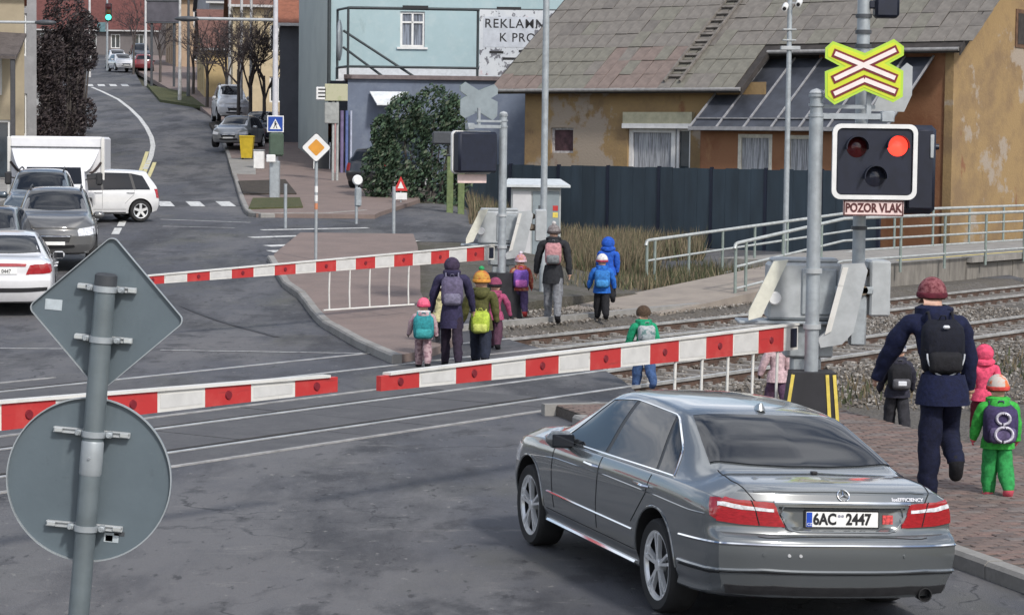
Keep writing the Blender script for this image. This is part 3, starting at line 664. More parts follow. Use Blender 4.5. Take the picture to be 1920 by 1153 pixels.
# pavement of the far street, right-hand side, and its kerb
GK = [gr(x, y) for x, y in ((690, 402), (620, 408), (470, 409), (458, 400), (450, 380), (440, 345), (430, 310), (422, 285), (408, 250), (392, 222), (365, 198), (330, 180))]
kerb('kerb', [flat(p) for p in GK[:9]])
gl = sorted([(p.y, p.x+.14) for p in GK[3:]]); 
sheet('pavement', poly_rows([(GK[2].y-.1, GK[2].x+.2)]+gl+[(200, -31.2), (260, -42)], [(70, -4.0), (78, -3.0), (100, -5.2), (134, -10.5), (176, -22), (260, -36)], GK[2].y+.2, 250, 1.2), PAVE, z=.125)
sheet('pavement', poly_rows([(60, -24), (100, -27), (134, -31), (176, -42), (260, -60)], [(y, x-.02) for y, x in FL[2:]], 62, 250, 2), CONC, z=.12)
GRASS = layered('short_grass', (.075, .085, .035), [((.11, .10, .05), 3, .42, .62, .8, None), ((.045, .055, .022), 12, .45, .62, .7, None)], rough=.95, bump=.8, bscale=60, bdist=.04)
DIRT = layered('dark_bed', (.05, .042, .036), [((.085, .07, .055), 4, .45, .65, .8, None)], rough=.95, bump=.8, bscale=30, bdist=.05)
def pad(name, q, m, z, h=.0):
    b = MB(); P = [gr(x, y) for x, y in q]; n = len(P); V = [(p.x, p.y, terr(p.x, p.y)+z) for p in P]
    V += [(x, y, zz-.2) for x, y, zz in V]; b.add(V, [tuple(range(n))]+[(i, (i+1) % n, (i+1) % n+n, i+n) for i in range(n)]); return struct(b.build(name, m))
pad('lawn', [(466, 401), (568, 398), (562, 380), (474, 381)], GRASS, .17)
pad('flower_bed', [(456, 373), (556, 372), (535, 345), (447, 348)], DIRT, .17)
pad('parking_bay', [(436, 333), (480, 334), (478, 300), (428, 305)], CONC, .15)
pad('flower_bed', [(408, 262), (440, 262), (428, 232), (392, 236)], DIRT, .17)
pad('flower_bed', [(300, 192), (385, 205), (350, 178), (275, 163)], GRASS, .17)

# road markings
def mark(pts, wd, m=PAINTW, z=.010, name='road_marking', parent=None):
    P = [gr(x, y) for x, y in pts]; b = MB(); V = []
    Q = []
    for a, c in zip(P, P[1:]):
        n = max(1, int((c-a).length/1.5))
        for i in range(n): Q.append(a.lerp(c, i/n))
    Q.append(P[-1])
    for i, p in enumerate(Q):
        d = Q[min(len(Q)-1, i+1)]-Q[max(0, i-1)]; d.z = 0; d.normalize(); s = Vector((d.y, -d.x, 0))*wd/2
        for t in (-1, 1): x, y = p.x+s.x*t, p.y+s.y*t; V.append((x, y, terr(x, y)+z))
    b.add(V, [(2*i, 2*i+1, 2*i+3, 2*i+2) for i in range(len(Q)-1)]); return struct(b.build(name, m, fix=False))
mark([(172, 164), (193, 173), (222, 187), (245, 205), (262, 222), (275, 240), (284, 258), (287, 274), (283, 294), (272, 318)], .22)
mark([(276, 285), (262, 325)], .16, PAINTY); mark([(290, 305), (272, 345)], .16, PAINTY); mark([(280, 300), (264, 340)], .16, PAINTY)
for a, c in (((262, 345), (257, 362)), ((260, 372), (256, 384)), ((231, 414), (226, 425)), ((222, 428), (216, 440)), ((200, 465), (190, 480))): mark([a, c], .2)
def stripe(px, py, wpx, ln):
    c = gr(px, py); h = wpx/2*c.y/FPX; b = MB(); V = []
    for j in range(7):
        y = c.y-ln/2+ln*j/6; xo = c.x+(y-c.y)*-.2
        V += [(xo-h, y, terr(xo-h, y)+.012), (xo+h, y, terr(xo+h, y)+.012)]
    b.add(V, [(2*j, 2*j+1, 2*j+3, 2*j+2) for j in range(6)]); struct(b.build('road_marking', PAINTW, fix=False))
for x in (310, 366, 423): stripe(x, 383, 27, 2.6)
for x in (168, 190, 212, 234): stripe(x, 160.5, 13, 3.2)
mark([(300, 657), (720, 664)], .06); mark([(0, 654), (160, 655)], .06); mark([(340, 574), (520, 632)], .10, PATCHM, z=.008)
mark([(500, 462), (780, 452)], .5); mark([(490, 432), (690, 428)], .3); mark([(505, 472), (640, 469)], .6); mark([(560, 444), (700, 441)], .3); mark([(470, 446), (560, 443)], .4)
mark([(300, 412), (470, 418)], .10); mark([(305, 425), (440, 428)], .07)

# ------------------------------------------------------------------ railway
RA = flat(on(325, 848)); RB = flat(on(1535, 674)); rt = (RB-RA).normalized(); rn = Vector((-rt.y, rt.x, 0))
def tp(s, n, z=0.0): p = RA+rt*s+rn*n; return Vector((p.x, p.y, z))
# ballast bed either side of the crossing
bb = MB(); S0 = 7.6
for s0, s1 in ((S0, 75),):
    V = [tp(s0-3.5, 9.6, -.15), tp(s0+.5, -1.9, -.15), tp(s0-3, -4.5, -.15), tp(s0-6, -12, -.15), tp(s1, -12, -.15), tp(s1, 9.6, -.15)]
    bb.add(V, [(0, 1, 2, 3, 4, 5)])
struct(bb.build('ballast', BALL, fix=False))
b = MB(); b.add([tp(-60, -3, -.15), tp(-14, -3, -.15), tp(-14, 10, -.15), tp(-60, 10, -.15)], [(0, 1, 2, 3)]); struct(b.build('ballast', BALL, fix=False))
SLP = mat('sleeper_concrete', (.19, .175, .16), rough=.9, var=.25, scale=8, bump=.2)
PANEL = layered('crossing_panel', (.075, .073, .076), [((.11, .108, .108), 2.2, .42, .66, .7, None), ((.04, .04, .043), 20, .52, .7, .6, None)], rough=.7, bump=.3, bscale=70)
GAP = mat('flangeway', (.012, .012, .013), rough=.9, var=.2)
EDGE = mat('panel_edge_concrete', (.28, .275, .27), rough=.8, var=.3, scale=5)
slm = None
for ti, off in enumerate((0.0, 4.25)):
    tr = bpy.data.objects.new('railway_track', None); COL.objects.link(tr); tr['kind'] = 'structure'
    for n in (off, off+1.507):
        b = MB()
        for s0, s1 in ((-40, 75),):
            for a0, a1, z0, z1, mi in ((-.036, .036, -.03, .010, 0), (-.011, .011, -.115, -.03, 1), (-.07, .07, -.15, -.115, 1)):
                b.obox(tp(s0, n+a0, z0), tp(s1, n)-tp(s0, n), rn*(a1-a0), Vector((0, 0, z1-z0)), mi)
        b.build('rail', [STEEL, RUST], tr)
    s = S0-1.0+(.0 if ti == 0 else -2.0); k = 0
    while s < 62:
        if slm is None:
            b = MB(); b.add([(-1.2, -.13, -.25), (1.2, -.13, -.25), (1.2, .13, -.25), (-1.2, .13, -.25), (-1.2, -.10, -.115), (1.2, -.10, -.115), (1.2, .10, -.115), (-1.2, .10, -.115)], [(4, 5, 6, 7), (0, 1, 5, 4), (1, 2, 6, 5), (2, 3, 7, 6), (3, 0, 4, 7)])
            for q in (-.7535, .7535): b.box(q-.14, q-.075, -.07, .07, -.12, -.07); b.box(q+.075, q+.14, -.07, .07, -.12, -.07)
            ob = b.build('sleeper', SLP); slm = ob.data; bpy.data.objects.remove(ob)
        ob = bpy.data.objects.new('sleeper', slm); COL.objects.link(ob); ob.parent = tr
        p = tp(s, off+.7535); ob.location = p; ob.rotation_euler = (0, 0, atan2(rn.y, rn.x)+random.uniform(-.01, .01)); s += .62
    # crossing deck: panels between and beside the rails
    c0, c1 = -7.2, 7.0-ti*2.2
    for a0, a1 in ((-.72, -.12), (.15, 1.357), (1.627, 2.2)):
        q = MB(); q.obox(tp(c0, off+a0-.05, -.14), tp(c1, 0)-tp(c0, 0), rn*(a1-a0+.10), Vector((0, 0, .144)))
        q.build('panel_joint', GAP, tr)
        s = c0
        while s < c1-.3:
            e = min(c1, s+1.2); h = random.uniform(-.0025, .0025)
            q = MB(); u = tp(e-.012, 0)-tp(s, 0); q.obox(tp(s, off+a0, -.1), u, rn*(a1-a0), Vector((0, 0, .112+h))); q.build('crossing_panel', PANEL, tr); s = e
    for a in (-.80, 2.27):
        q = MB(); q.obox(tp(c0, off+a, -.12), tp(c1, 0)-tp(c0, 0), rn*.07, Vector((0, 0, .134))); q.build('edge_beam', EDGE, tr)
# raised gravel shoulder beside the far track
q = MB(); P = [tp(3.5, 6.75, -.15), tp(3.5, 7.15, -.012), tp(3.5, 9.6, -.012)]; Q = [tp(40, 6.75, -.15), tp(40, 7.15, -.012), tp(40, 9.6, -.012)]; q.add(P+Q, [(0, 1, 4, 3), (1, 2, 5, 4)]); struct(q.build('gravel_shoulder', BALL, fix=False))
# loose stones of the ballast
def stones(name, m, n, fn, r0=.02, r1=.045):
    b = MB(); R = random.Random(3)
    for _ in range(n):
        p = fn(R)
        if p is None: continue
        r = R.uniform(r0, r1); V = []
        ax = Vector((R.gauss(0, 1), R.gauss(0, 1), R.gauss(0, 1))).normalized(); bx = ax.orthogonal().normalized(); cx = ax.cross(bx)
        for d in (ax, bx, -ax, -bx, cx, -cx):
            k = r*R.uniform(.65, 1.25); V.append((p.x+d.x*k, p.y+d.y*k, p.z+d.z*k*.8))
        b.add(V, [(0, 1, 4), (1, 2, 4), (2, 3, 4), (3, 0, 4), (1, 0, 5), (2, 1, 5), (3, 2, 5), (0, 3, 5)], R.choice((0, 0, 1, 2)))
    return b.build(name, m, fix=False, kind='stuff')
SM = [mat('stone_grey', (.17, .15, .13), rough=.95, var=.3, scale=40), mat('stone_brown', (.115, .098, .08), rough=.95, var=.3, scale=40), mat('stone_pale', (.29, .27, .245), rough=.95, var=.25, scale=40)]
o_ = K0-kd*2.2
def bst(R):
    s = R.uniform(S0-3.4, 30); n = R.uniform(-4.5, 9.4)
    if s < S0+1.0-(n/11.5)*4.0+.2: return None
    w_ = tp(s, n)
    if w_.y < 48 and w_.x < lin(RE, w_.y)+.06: return None
    k = n % 4.25; pq = tp(s, n)-o_
    if n < -1.5 and -.2 < pq.dot(kr) < Wd+.1 and pq.dot(kd) < L+.25: return None
    if n > 7.0: return tp(s, n, -.005+R.uniform(0, .02))
    return tp(s, n, -.135+R.uniform(0, .03)-(.02 if .1 < k < 1.4 else 0))
st = stones('ballast_stones', SM, 34000, bst)
# ------------------------------------------------------------------ level crossing equipment
GALV = mat('galvanised_steel', (.34, .37, .39), rough=.5, metal=.35, var=.14, scale=9)
GALV2 = mat('galvanised_sheet', (.40, .42, .43), rough=.55, metal=.2, var=.12, scale=5)
SIGNB = layered('sign_back_grey', (.105, .135, .155), [((.085, .110, .128), 2.2, .42, .64, .8, None), ((.15, .18, .195), 7, .54, .72, .5, (1, 1, .25)), ((.06, .075, .085), 22, .62, .74, .5, None), ((.20, .22, .23), 60, .68, .74, .5, (1, 1, 3))], rough=.45, bump=.04, spec=.5)
POSTG = mat('sign_post_grey', (.155, .185, .20), rough=.40, metal=.35, var=.14, scale=7)
DKBL = mat('dark_navy_housing', (.007, .010, .024), rough=.45, var=.2, scale=9)
REDP = layered('barrier_red', (.44, .035, .035), [((.50, .085, .075), 2.5, .5, .66, .6, None), ((.16, .03, .03), 7, .60, .72, .6, (.3, 1, 2)), ((.30, .20, .18), 18, .66, .72, .5, None)], rough=.45, bump=.05)
WHTP = layered('barrier_white', (.64, .63, .60), [((.50, .49, .45), 2.5, .45, .66, .7, None), ((.26, .25, .23), 6, .60, .74, .6, (.3, 1, 2)), ((.34, .28, .22), 15, .66, .74, .5, None)], rough=.5, bump=.05)
FLUO = mat('fluorescent_yellow', (.56, .62, .03), rough=.4, var=.06, scale=5)
FLUB = mat('fluorescent_border', (.40, .60, .05), rough=.4, var=.06, scale=5)
MAROON = mat('crossbuck_red', (.17, .012, .02), rough=.4, var=.1)
PINKW = mat('crossbuck_white', (.78, .68, .66), rough=.4, var=.05)
YEL = mat('hazard_yellow', (.66, .52, .10), rough=.5, var=.15, scale=10)
WHT = mat('white_paint', (.70, .70, .69), rough=.45, var=.08, scale=5)
DKG = mat('dark_grey_paint', (.055, .06, .068), rough=.5, var=.15, scale=8)

def barrier(name, label, loc, ang, L, zp, drop, rods, group, drive=True, drz=0.0, lamp=True):
    root = thing(name, label, 'barrier', loc, ang, group); n = int(round((L-.30)/.5)); n -= 1-n % 2; sl_ = (L-.30)/n
    hz = lambda x: lerp(.265, .128, x/L); zc = lambda x: zp-drop*x/L
    def seg(x0, x1, nm, m, par=root, y=.028, g=0):
        b = MB(); V = []
        for x in (x0, x1):
            for yy in (-y, y):
                for q in (-1, 1): V.append((x, yy, zc(x)+q*(hz(x)/2-g)))
        b.add(V, [(0, 1, 3, 2), (4, 6, 7, 5), (0, 2, 6, 4), (1, 5, 7, 3), (0, 4, 5, 1), (2, 3, 7, 6)]); return b.build(nm, m, par)
    seg(.0, .30, 'stripe', WHTP)
    pnl = seg(.03, .16, 'reflector_panel', DKBL, y=.034, g=.03)
    for k in range(n):
        red = k % 2 == 0; x0 = .30+k*sl_
        s = seg(x0, x0+sl_, 'stripe', REDP if red else WHTP, y=.026 if red else .024)
        if red and lamp:
            q = MB(); xm = x0+sl_/2
            for sg in (-1, 1): q.lathe([(.001, .012), (.032, .012), (.038, 0)], 12, o=(xm, sg*.026, zc(xm)), ax=(0, sg, 0))
            q.build('boom_lamp', MAROON, s, smooth=40)
        elif not red:
            q = MB(); xm = x0+sl_/2; w2 = hz(xm)/2-.028
            V = [(x, yy, zc(x)+q2*(hz(x)/2-.03)) for x in (x0+.03, x0+sl_-.03) for yy in (-.027, .027) for q2 in (-1, 1)]
            q.add(V, [(0, 1, 3, 2), (4, 6, 7, 5), (0, 2, 6, 4), (1, 5, 7, 3), (0, 4, 5, 1), (2, 3, 7, 6)]); q.build('stripe_inset', mat('barrier_reflector_white', (.55, .545, .53), rough=.4, var=.08), s)
    q = MB(); q.add([(x, yy, zc(x)+hz(x)/2+d) for x in (0, L*.985) for yy in (-.045, .045) for d in (0, .022)], [(0, 1, 3, 2), (4, 6, 7, 5), (0, 2, 6, 4), (1, 5, 7, 3), (0, 4, 5, 1), (2, 3, 7, 6)]); q.build('top_rail', WHTP, root)
    xs = []
    for x in rods:
        q = MB(); z0 = zc(x)-hz(x)/2; q.tube([(x, 0, z0), (x+.012, 0, z0-.38), (x, 0, .32)], .016, 8); q.build('hanging_rod', WHTP, root, smooth=50); xs.append(x)
    q = MB(); q.tube([(xs[0]-.15, 0, .315), (xs[-1]+.15, 0, .315)], .017, 8); q.build('rod_bar', WHTP, root, smooth=50)
    if drive:
        d = bpy.data.objects.new('drive_unit', None); COL.objects.link(d); d.parent = root; d.rotation_euler = (0, 0, -ang+drz)
        def part(nm, fn, m):
            q = MB(); fn(q); q.build(nm, m, d, smooth=30)
        part('housing', lambda q: (q.cbox(-.30, .50, .06, .46, 1.36, 1.98, .03), q.cbox(-.26, .46, .10, .42, 1.98, 2.03, .02)), GALV2)
        part('housing_door', lambda q: q.cbox(.06, .44, .035, .06, 1.42, 1.92, .012), GALV)
        part('base_plate', lambda q: q.cbox(-.62, .52, .0, .5, 1.315, 1.35, .01), GALV)
        part('pedestal', lambda q: (q.cbox(-.10, .42, .10, .42, .95, 1.315, .02), q.cbox(-.02, .30, .14, .38, 0, .95, .02)), GALV)
        def arm(q, x0, s): q.prism([(x0, 2.0), (x0+.16*s, 2.02), (x0-.12*s, 1.40), (x0-.26*s, 1.36), (x0-.26*s, 1.46)], (0, -.06, 0), (1, 0, 0), (0, 0, 1), (0, 1, 0), .05)
        part('lever_arm', lambda q: arm(q, -.26, 1), mat('arm_cream', (.62, .61, .52), rough=.5, var=.12))
        part('lever_arm', lambda q: q.prism([(.46, 1.98), (.70, 2.0), (.74, 1.92), (.60, 1.25), (.48, 1.12), (.25, 1.08), (.22, 1.18), (.36, 1.30)], (0, -.16, 0), (1, 0, 0), (0, 0, 1), (0, 1, 0), .09), GALV2)
        part('arm_strip', lambda q: q.prism([(.47, 1.95), (.53, 1.95), (.36, 1.26), (.29, 1.22)], (0, -.175, 0), (1, 0, 0), (0, 0, 1), (0, 1, 0), .014), WHTP)
        part('counterweight', lambda q: q.cbox(.78, 1.0, -.1, .36, 1.42, 2.02, .02), GALV2)
        part('counterweight_link', lambda q: (q.cbox(.58, .80, .0, .2, 1.62, 1.74, .02), q.cbox(.60, .78, .0, .2, 1.84, 1.94, .02), q.tube([(.70, -.12, 1.70), (.70, .2, 1.70)], .055, 12)), mat('bronze_fitting', (.20, .16, .12), rough=.5, metal=.4, var=.3))
        part('hub_cap', lambda q: q.lathe([(.001, .10), (.06, .10), (.075, .08), (.075, 0), (.05, 0)], 18, o=(-.24, .05, 1.60), ax=(0, -1, 0)), WHT)
    return root
def c5(u, v): return ((u/3.671+1400-1522)/177, (282-v/3.671)/177+3.2)
def crossing_signal(label, loc, rz, group, lit=True, rear=True):
    root = thing('crossing_signal', label, 'crossing signal', loc, rz, group)
    B = lambda nm, fn, m, par=root, sm=40: (lambda q: (fn(q), q.build(nm, m, par, smooth=sm))[1])(MB())
    B('mast', lambda q: (q.tube([(0, 0, 0), (0, 0, 3.55)], .074, 20), q.tube([(0, 0, 3.55), (0, 0, 3.80)], .068, 20), [q.lathe([(.068, z), (.084, z), (.084, z+.03), (.068, z+.03)], 20) for z in (3.55, 3.66, 3.76)]), GALV)
    B('mast_cap', lambda q: q.lathe([(.08, 3.80), (.06, 3.83), (.001, 3.85)], 20), GALV2)
    for z in (1.9, 1.31): B('clamp', lambda q: q.lathe([(.074, z), (.095, z), (.095, z+.05), (.074, z+.05)], 20), GALV2)
    B('foot_guard', lambda q: q.prism([(-.22, .86), (.24, .86), (.31, .0), (-.34, 0)], (0, -.20, 0), (1, 0, 0), (0, 0, 1), (0, 1, 0), .40), mat('guard_black', (.02, .02, .024), rough=.6, var=.2))
    for a, c in (((-.215, .84), (-.33, .0)), ((.145, .84), (.205, .0)), ((.22, .84), (.295, 0))):
        B('hazard_stripe', lambda q: q.beam((a[0], -.205, a[1]), (c[0], -.205, c[1]), .035, .012, up=(0, 1, 0)), YEL)
    # crossbuck for several tracks on a fluorescent board
    out = [(490, 340), (540, 295), (760, 372), (955, 275), (1025, 325), (1025, 385), (930, 440), (1025, 490), (1025, 665), (960, 705), (760, 625), (560, 725), (495, 675), (490, 500), (590, 462), (490, 410)]
    P = [c5(*p) for p in out]; cx, cz = c5(760, 500)
    bd = B('crossbuck_board', lambda q: q.prism(P, (0, -.12, 0), (1, 0, 0), (0, 0, 1), (0, 1, 0), .02), mat('board_back', (.24, .28, .30), rough=.5, metal=.2, var=.1), sm=None)
    B('board_border', lambda q: q.prism(P, (0, -.124, 0), (1, 0, 0), (0, 0, 1), (0, 1, 0), .003), FLUB, bd, None)
    ins = []
    k = len(P)
    for i in range(k):
        a, b_, c = Vector(P[i-1]), Vector(P[i]), Vector(P[(i+1) % k])
        d1 = (b_-a).normalized(); d2 = (c-b_).normalized(); n1 = Vector((-d1.y, d1.x)); n2 = Vector((-d2.y, d2.x)); m = (n1+n2)
        m = m/max(.35, m.dot(n1)) if m.length > .01 else n1
        ins.append(tuple(b_-m*.028))
    B('board_field', lambda q: q.prism(ins, (0, -.128, 0), (1, 0, 0), (0, 0, 1), (0, 1, 0), .003), FLUO, bd, None)
    def bar(p0, p1, y, wd, m, nm, ext):
        a = Vector((*c5(*p0), 0)); c = Vector((*c5(*p1), 0)); d = (c-a).normalized(); a = a-d*ext; c = c+d*ext; nrm = Vector((-d.y, d.x, 0))*wd/2
        q = MB(); q.prism([tuple((a+nrm)[:2]), tuple((c+nrm)[:2]), tuple((c-nrm)[:2]), tuple((a-nrm)[:2])], (0, y, 0), (1, 0, 0), (0, 0, 1), (0, 1, 0), .004); q.build(nm, m, bd)
    for i, (p0, p1) in enumerate((((555, 377), (968, 540)), ((555, 552), (968, 348)), ((555, 652), (760, 553)), ((760, 553), (972, 632)))):
        bar(p0, p1, -.134-.0006*i, .092, MAROON, 'bar_outline', .022)
        bar(p0, p1, -.140-.0006*i, .046, PINKW, 'bar', .0)
    B('bracket', lambda q: (q.beam((0, 0, 3.56), (.78, 0, 3.56), .06, .06), q.beam((0, .02, 3.66), (.62, .02, 3.66), .04, .04), q.beam((.55, 0, 3.56), (.55, 0, 3.9), .05, .05), q.cbox(.68, .82, -.05, .07, 3.50, 3.62, .01)), GALV)
    # two-lamp box with white surround
    x0, x1, z0, z1 = .158, 1.05, 2.69, 3.48
    bx = B('signal_box', lambda q: q.cbox(x0+.02, x1-.02, -.14, .10, z0+.02, z1-.02, .04), DKBL)
    def rr(ins, r):
        o = []
        for cxx, czz, a0 in ((x1-ins-r, z1-ins-r, 0), (x0+ins+r, z1-ins-r, 90), (x0+ins+r, z0+ins+r, 180), (x1-ins-r, z0+ins+r, 270)):
            for t in range(0, 91, 15): a = radians(a0+t); o.append((cxx+r*cos(a), czz+r*sin(a)))
        return o
    def frame(q):
        A = rr(0, .09); Bq = rr(.045, .06); k = len(A)
        V = [(a, -.165, c) for a, c in A]+[(a, -.165, c) for a, c in Bq]+[(a, -.11, c) for a, c in A]+[(a, -.11, c) for a, c in Bq]
        q.add(V, [f for i in range(k) for f in ((i, (i+1) % k, k+(i+1) % k, k+i), (2*k+i, 2*k+(i+1) % k, (i+1) % k, i), (k+i, k+(i+1) % k, 3*k+(i+1) % k, 3*k+i), (2*k+i, 3*k+i, 3*k+(i+1) % k, 2*k+(i+1) % k))])
    B('surround', frame, WHT, bx)
    RL = mat('red_lamp_lit', (1.0, .05, .03), rough=.3, emit=1.6); RD = mat('red_lamp_dark', (.05, .006, .008), rough=.15, var=.2); WD = mat('white_lamp_dark', (.02, .022, .035), rough=.15, var=.2)
    for lx, lz, m, nm in (((1595-1522)/177, 3.235, RD, 'lamp'), ((1671-1522)/177, 3.252, RL if lit else RD, 'lamp'), ((1630-1522)/177, 2.93, WD, 'lamp')):
        l = B(nm, lambda q: q.lathe([(.001, .035), (.06, .028), (.108, .0)], 24, o=(lx, -.142, lz), ax=(0, -1, 0)), m, bx)
        def hood(q):
            n = 16
            V = [(lx+.122*cos(a), y, lz+.122*sin(a)) for y in (-.14, -.26) for a in [radians(-10+200*i/n) for i in range(n+1)]]
            V += [(lx+.112*cos(a), y, lz+.112*sin(a)) for y in (-.14, -.26) for a in [radians(-10+200*i/n) for i in range(n+1)]]
            W = n+1
            q.add(V, [f for i in range(n) for f in ((i, i+1, W+i+1, W+i), (2*W+i, 3*W+i, 3*W+i+1, 2*W+i+1), (W+i, W+i+1, 3*W+i+1, 3*W+i))])
        B('lamp_hood', hood, DKBL, bx)
    sg = B('text_plate', lambda q: q.cbox(.285, .925, -.13, -.11, 2.515, 2.682, .008), mat('plate_pale_pink', (.72, .56, .53), rough=.45, var=.08, scale=6))
    TXR = mat('text_dark_red', (.085, .02, .02), rough=.5)
    text('POZOR VLAK', .128, TXR, sg, (.605, -.132, 2.597), (1, 0, 0), (0, 0, 1), sx=.76, bold=.005)
    B('plate_rim', lambda q: [q.beam((a, -.131, c), (d, -.131, e), .012, .006, up=(0, 1, 0)) for a, c, d, e in ((.29, 2.672, .92, 2.672), (.29, 2.525, .92, 2.525), (.297, 2.525, .297, 2.672), (.913, 2.525, .913, 2.672))], TXR, sg)
    if not rear: return root
    # second mast behind, carrying the housing of the signal for the other approach
    B('rear_mast', lambda q: q.tube([(.55, .5, 1.72), (.55, .5, 5.2)], .07, 16), GALV)
    B('mast_foot', lambda q: (q.cbox(.30, .70, .38, .62, 1.66, 1.74, .01), q.cbox(.46, .64, .42, .58, 1.1, 1.66, .02)), GALV)
    for z in (4.62, 4.45, 4.3, 2.35): B('rear_mast_collar', lambda q: q.lathe([(.07, z), (.088, z), (.088, z+.04), (.07, z+.04)], 16, o=(.55, .5, 0)), DKG)
    rb = B('rear_signal_box', lambda q: (q.cbox(.66, 1.33, .30, .52, 2.53, 3.48, .05), q.cbox(1.02, 1.30, .24, .30, 2.58, 3.44, .02)), DKBL)
    B('box_rib', lambda q: q.cbox(1.25, 1.29, .225, .24, 3.13, 3.38, .006), GALV2, rb)
    B('box_knob', lambda q: q.lathe([(.001, .04), (.03, .04), (.035, 0)], 12, o=(1.33, .4, 3.25), ax=(1, 0, 0)), DKBL, rb)
    B('top_fitting', lambda q: (q.cbox(.66, .92, .40, .62, 4.62, 5.15, .03), q.cbox(.60, .70, .44, .56, 4.72, 4.80, .01)), DKBL)
    B('back_board', lambda q: q.prism([(.62, 3.62), (.98, 3.62), (1.06, 3.8), (1.06, 4.1), (1.0, 4.14), (.8, 3.95)], (0, .34, 0), (1, 0, 0), (0, 0, 1), (0, 1, 0), .02), GALV2)
    return root
MP = Vector((0, 0, 0)); MP = flat(at(1522, 640, 25.4))
sig = crossing_signal('crossing signal with yellow crossbuck, glowing red lamp and warning plate, right of the road', MP, 0.0, 'level crossing signals')
PV = flat(at(1492, 632, 25.9)); TPp = flat(at(710, 722, 20.3)); v = TPp-PV
BAR = 'red and white crossing barriers'
rod0 = [.30+.5*k+.08 for k in (0, 1, 2, 3, 4)]
barrier('crossing_barrier', 'lowered red and white barrier boom pivoting beside the near crossing signal', PV, atan2(v.y, v.x), v.length, 1.18, .0, rod0, BAR, drz=.0)
TL = flat(at(629, 722, 20.2)); TL2 = flat(at(0, 792, 17.5)); v = (TL-TL2).normalized(); PL = TL-v*6.85
barrier('crossing_barrier', 'lowered barrier boom reaching in from the left behind the round sign back', PL, atan2(v.y, v.x), 6.85, 1.18, .0, rod0, BAR)
PF = flat(at(925, 475, 45.3)); TF = flat(at(262, 527, 38.4)); v = TF-PF
barrier('crossing_barrier', 'far barrier boom across the road in front of the pink pavement', PF, atan2(v.y, v.x), v.length, 1.20, .22, [2.4+.52*k for k in range(5)], BAR, drz=0.0)
MF = flat(at(941, 480, 44.6))
sig2 = crossing_signal('far crossing signal seen from behind in front of the dark evergreen bush', MF, pi+.60, 'level crossing signals', lit=False, rear=False)

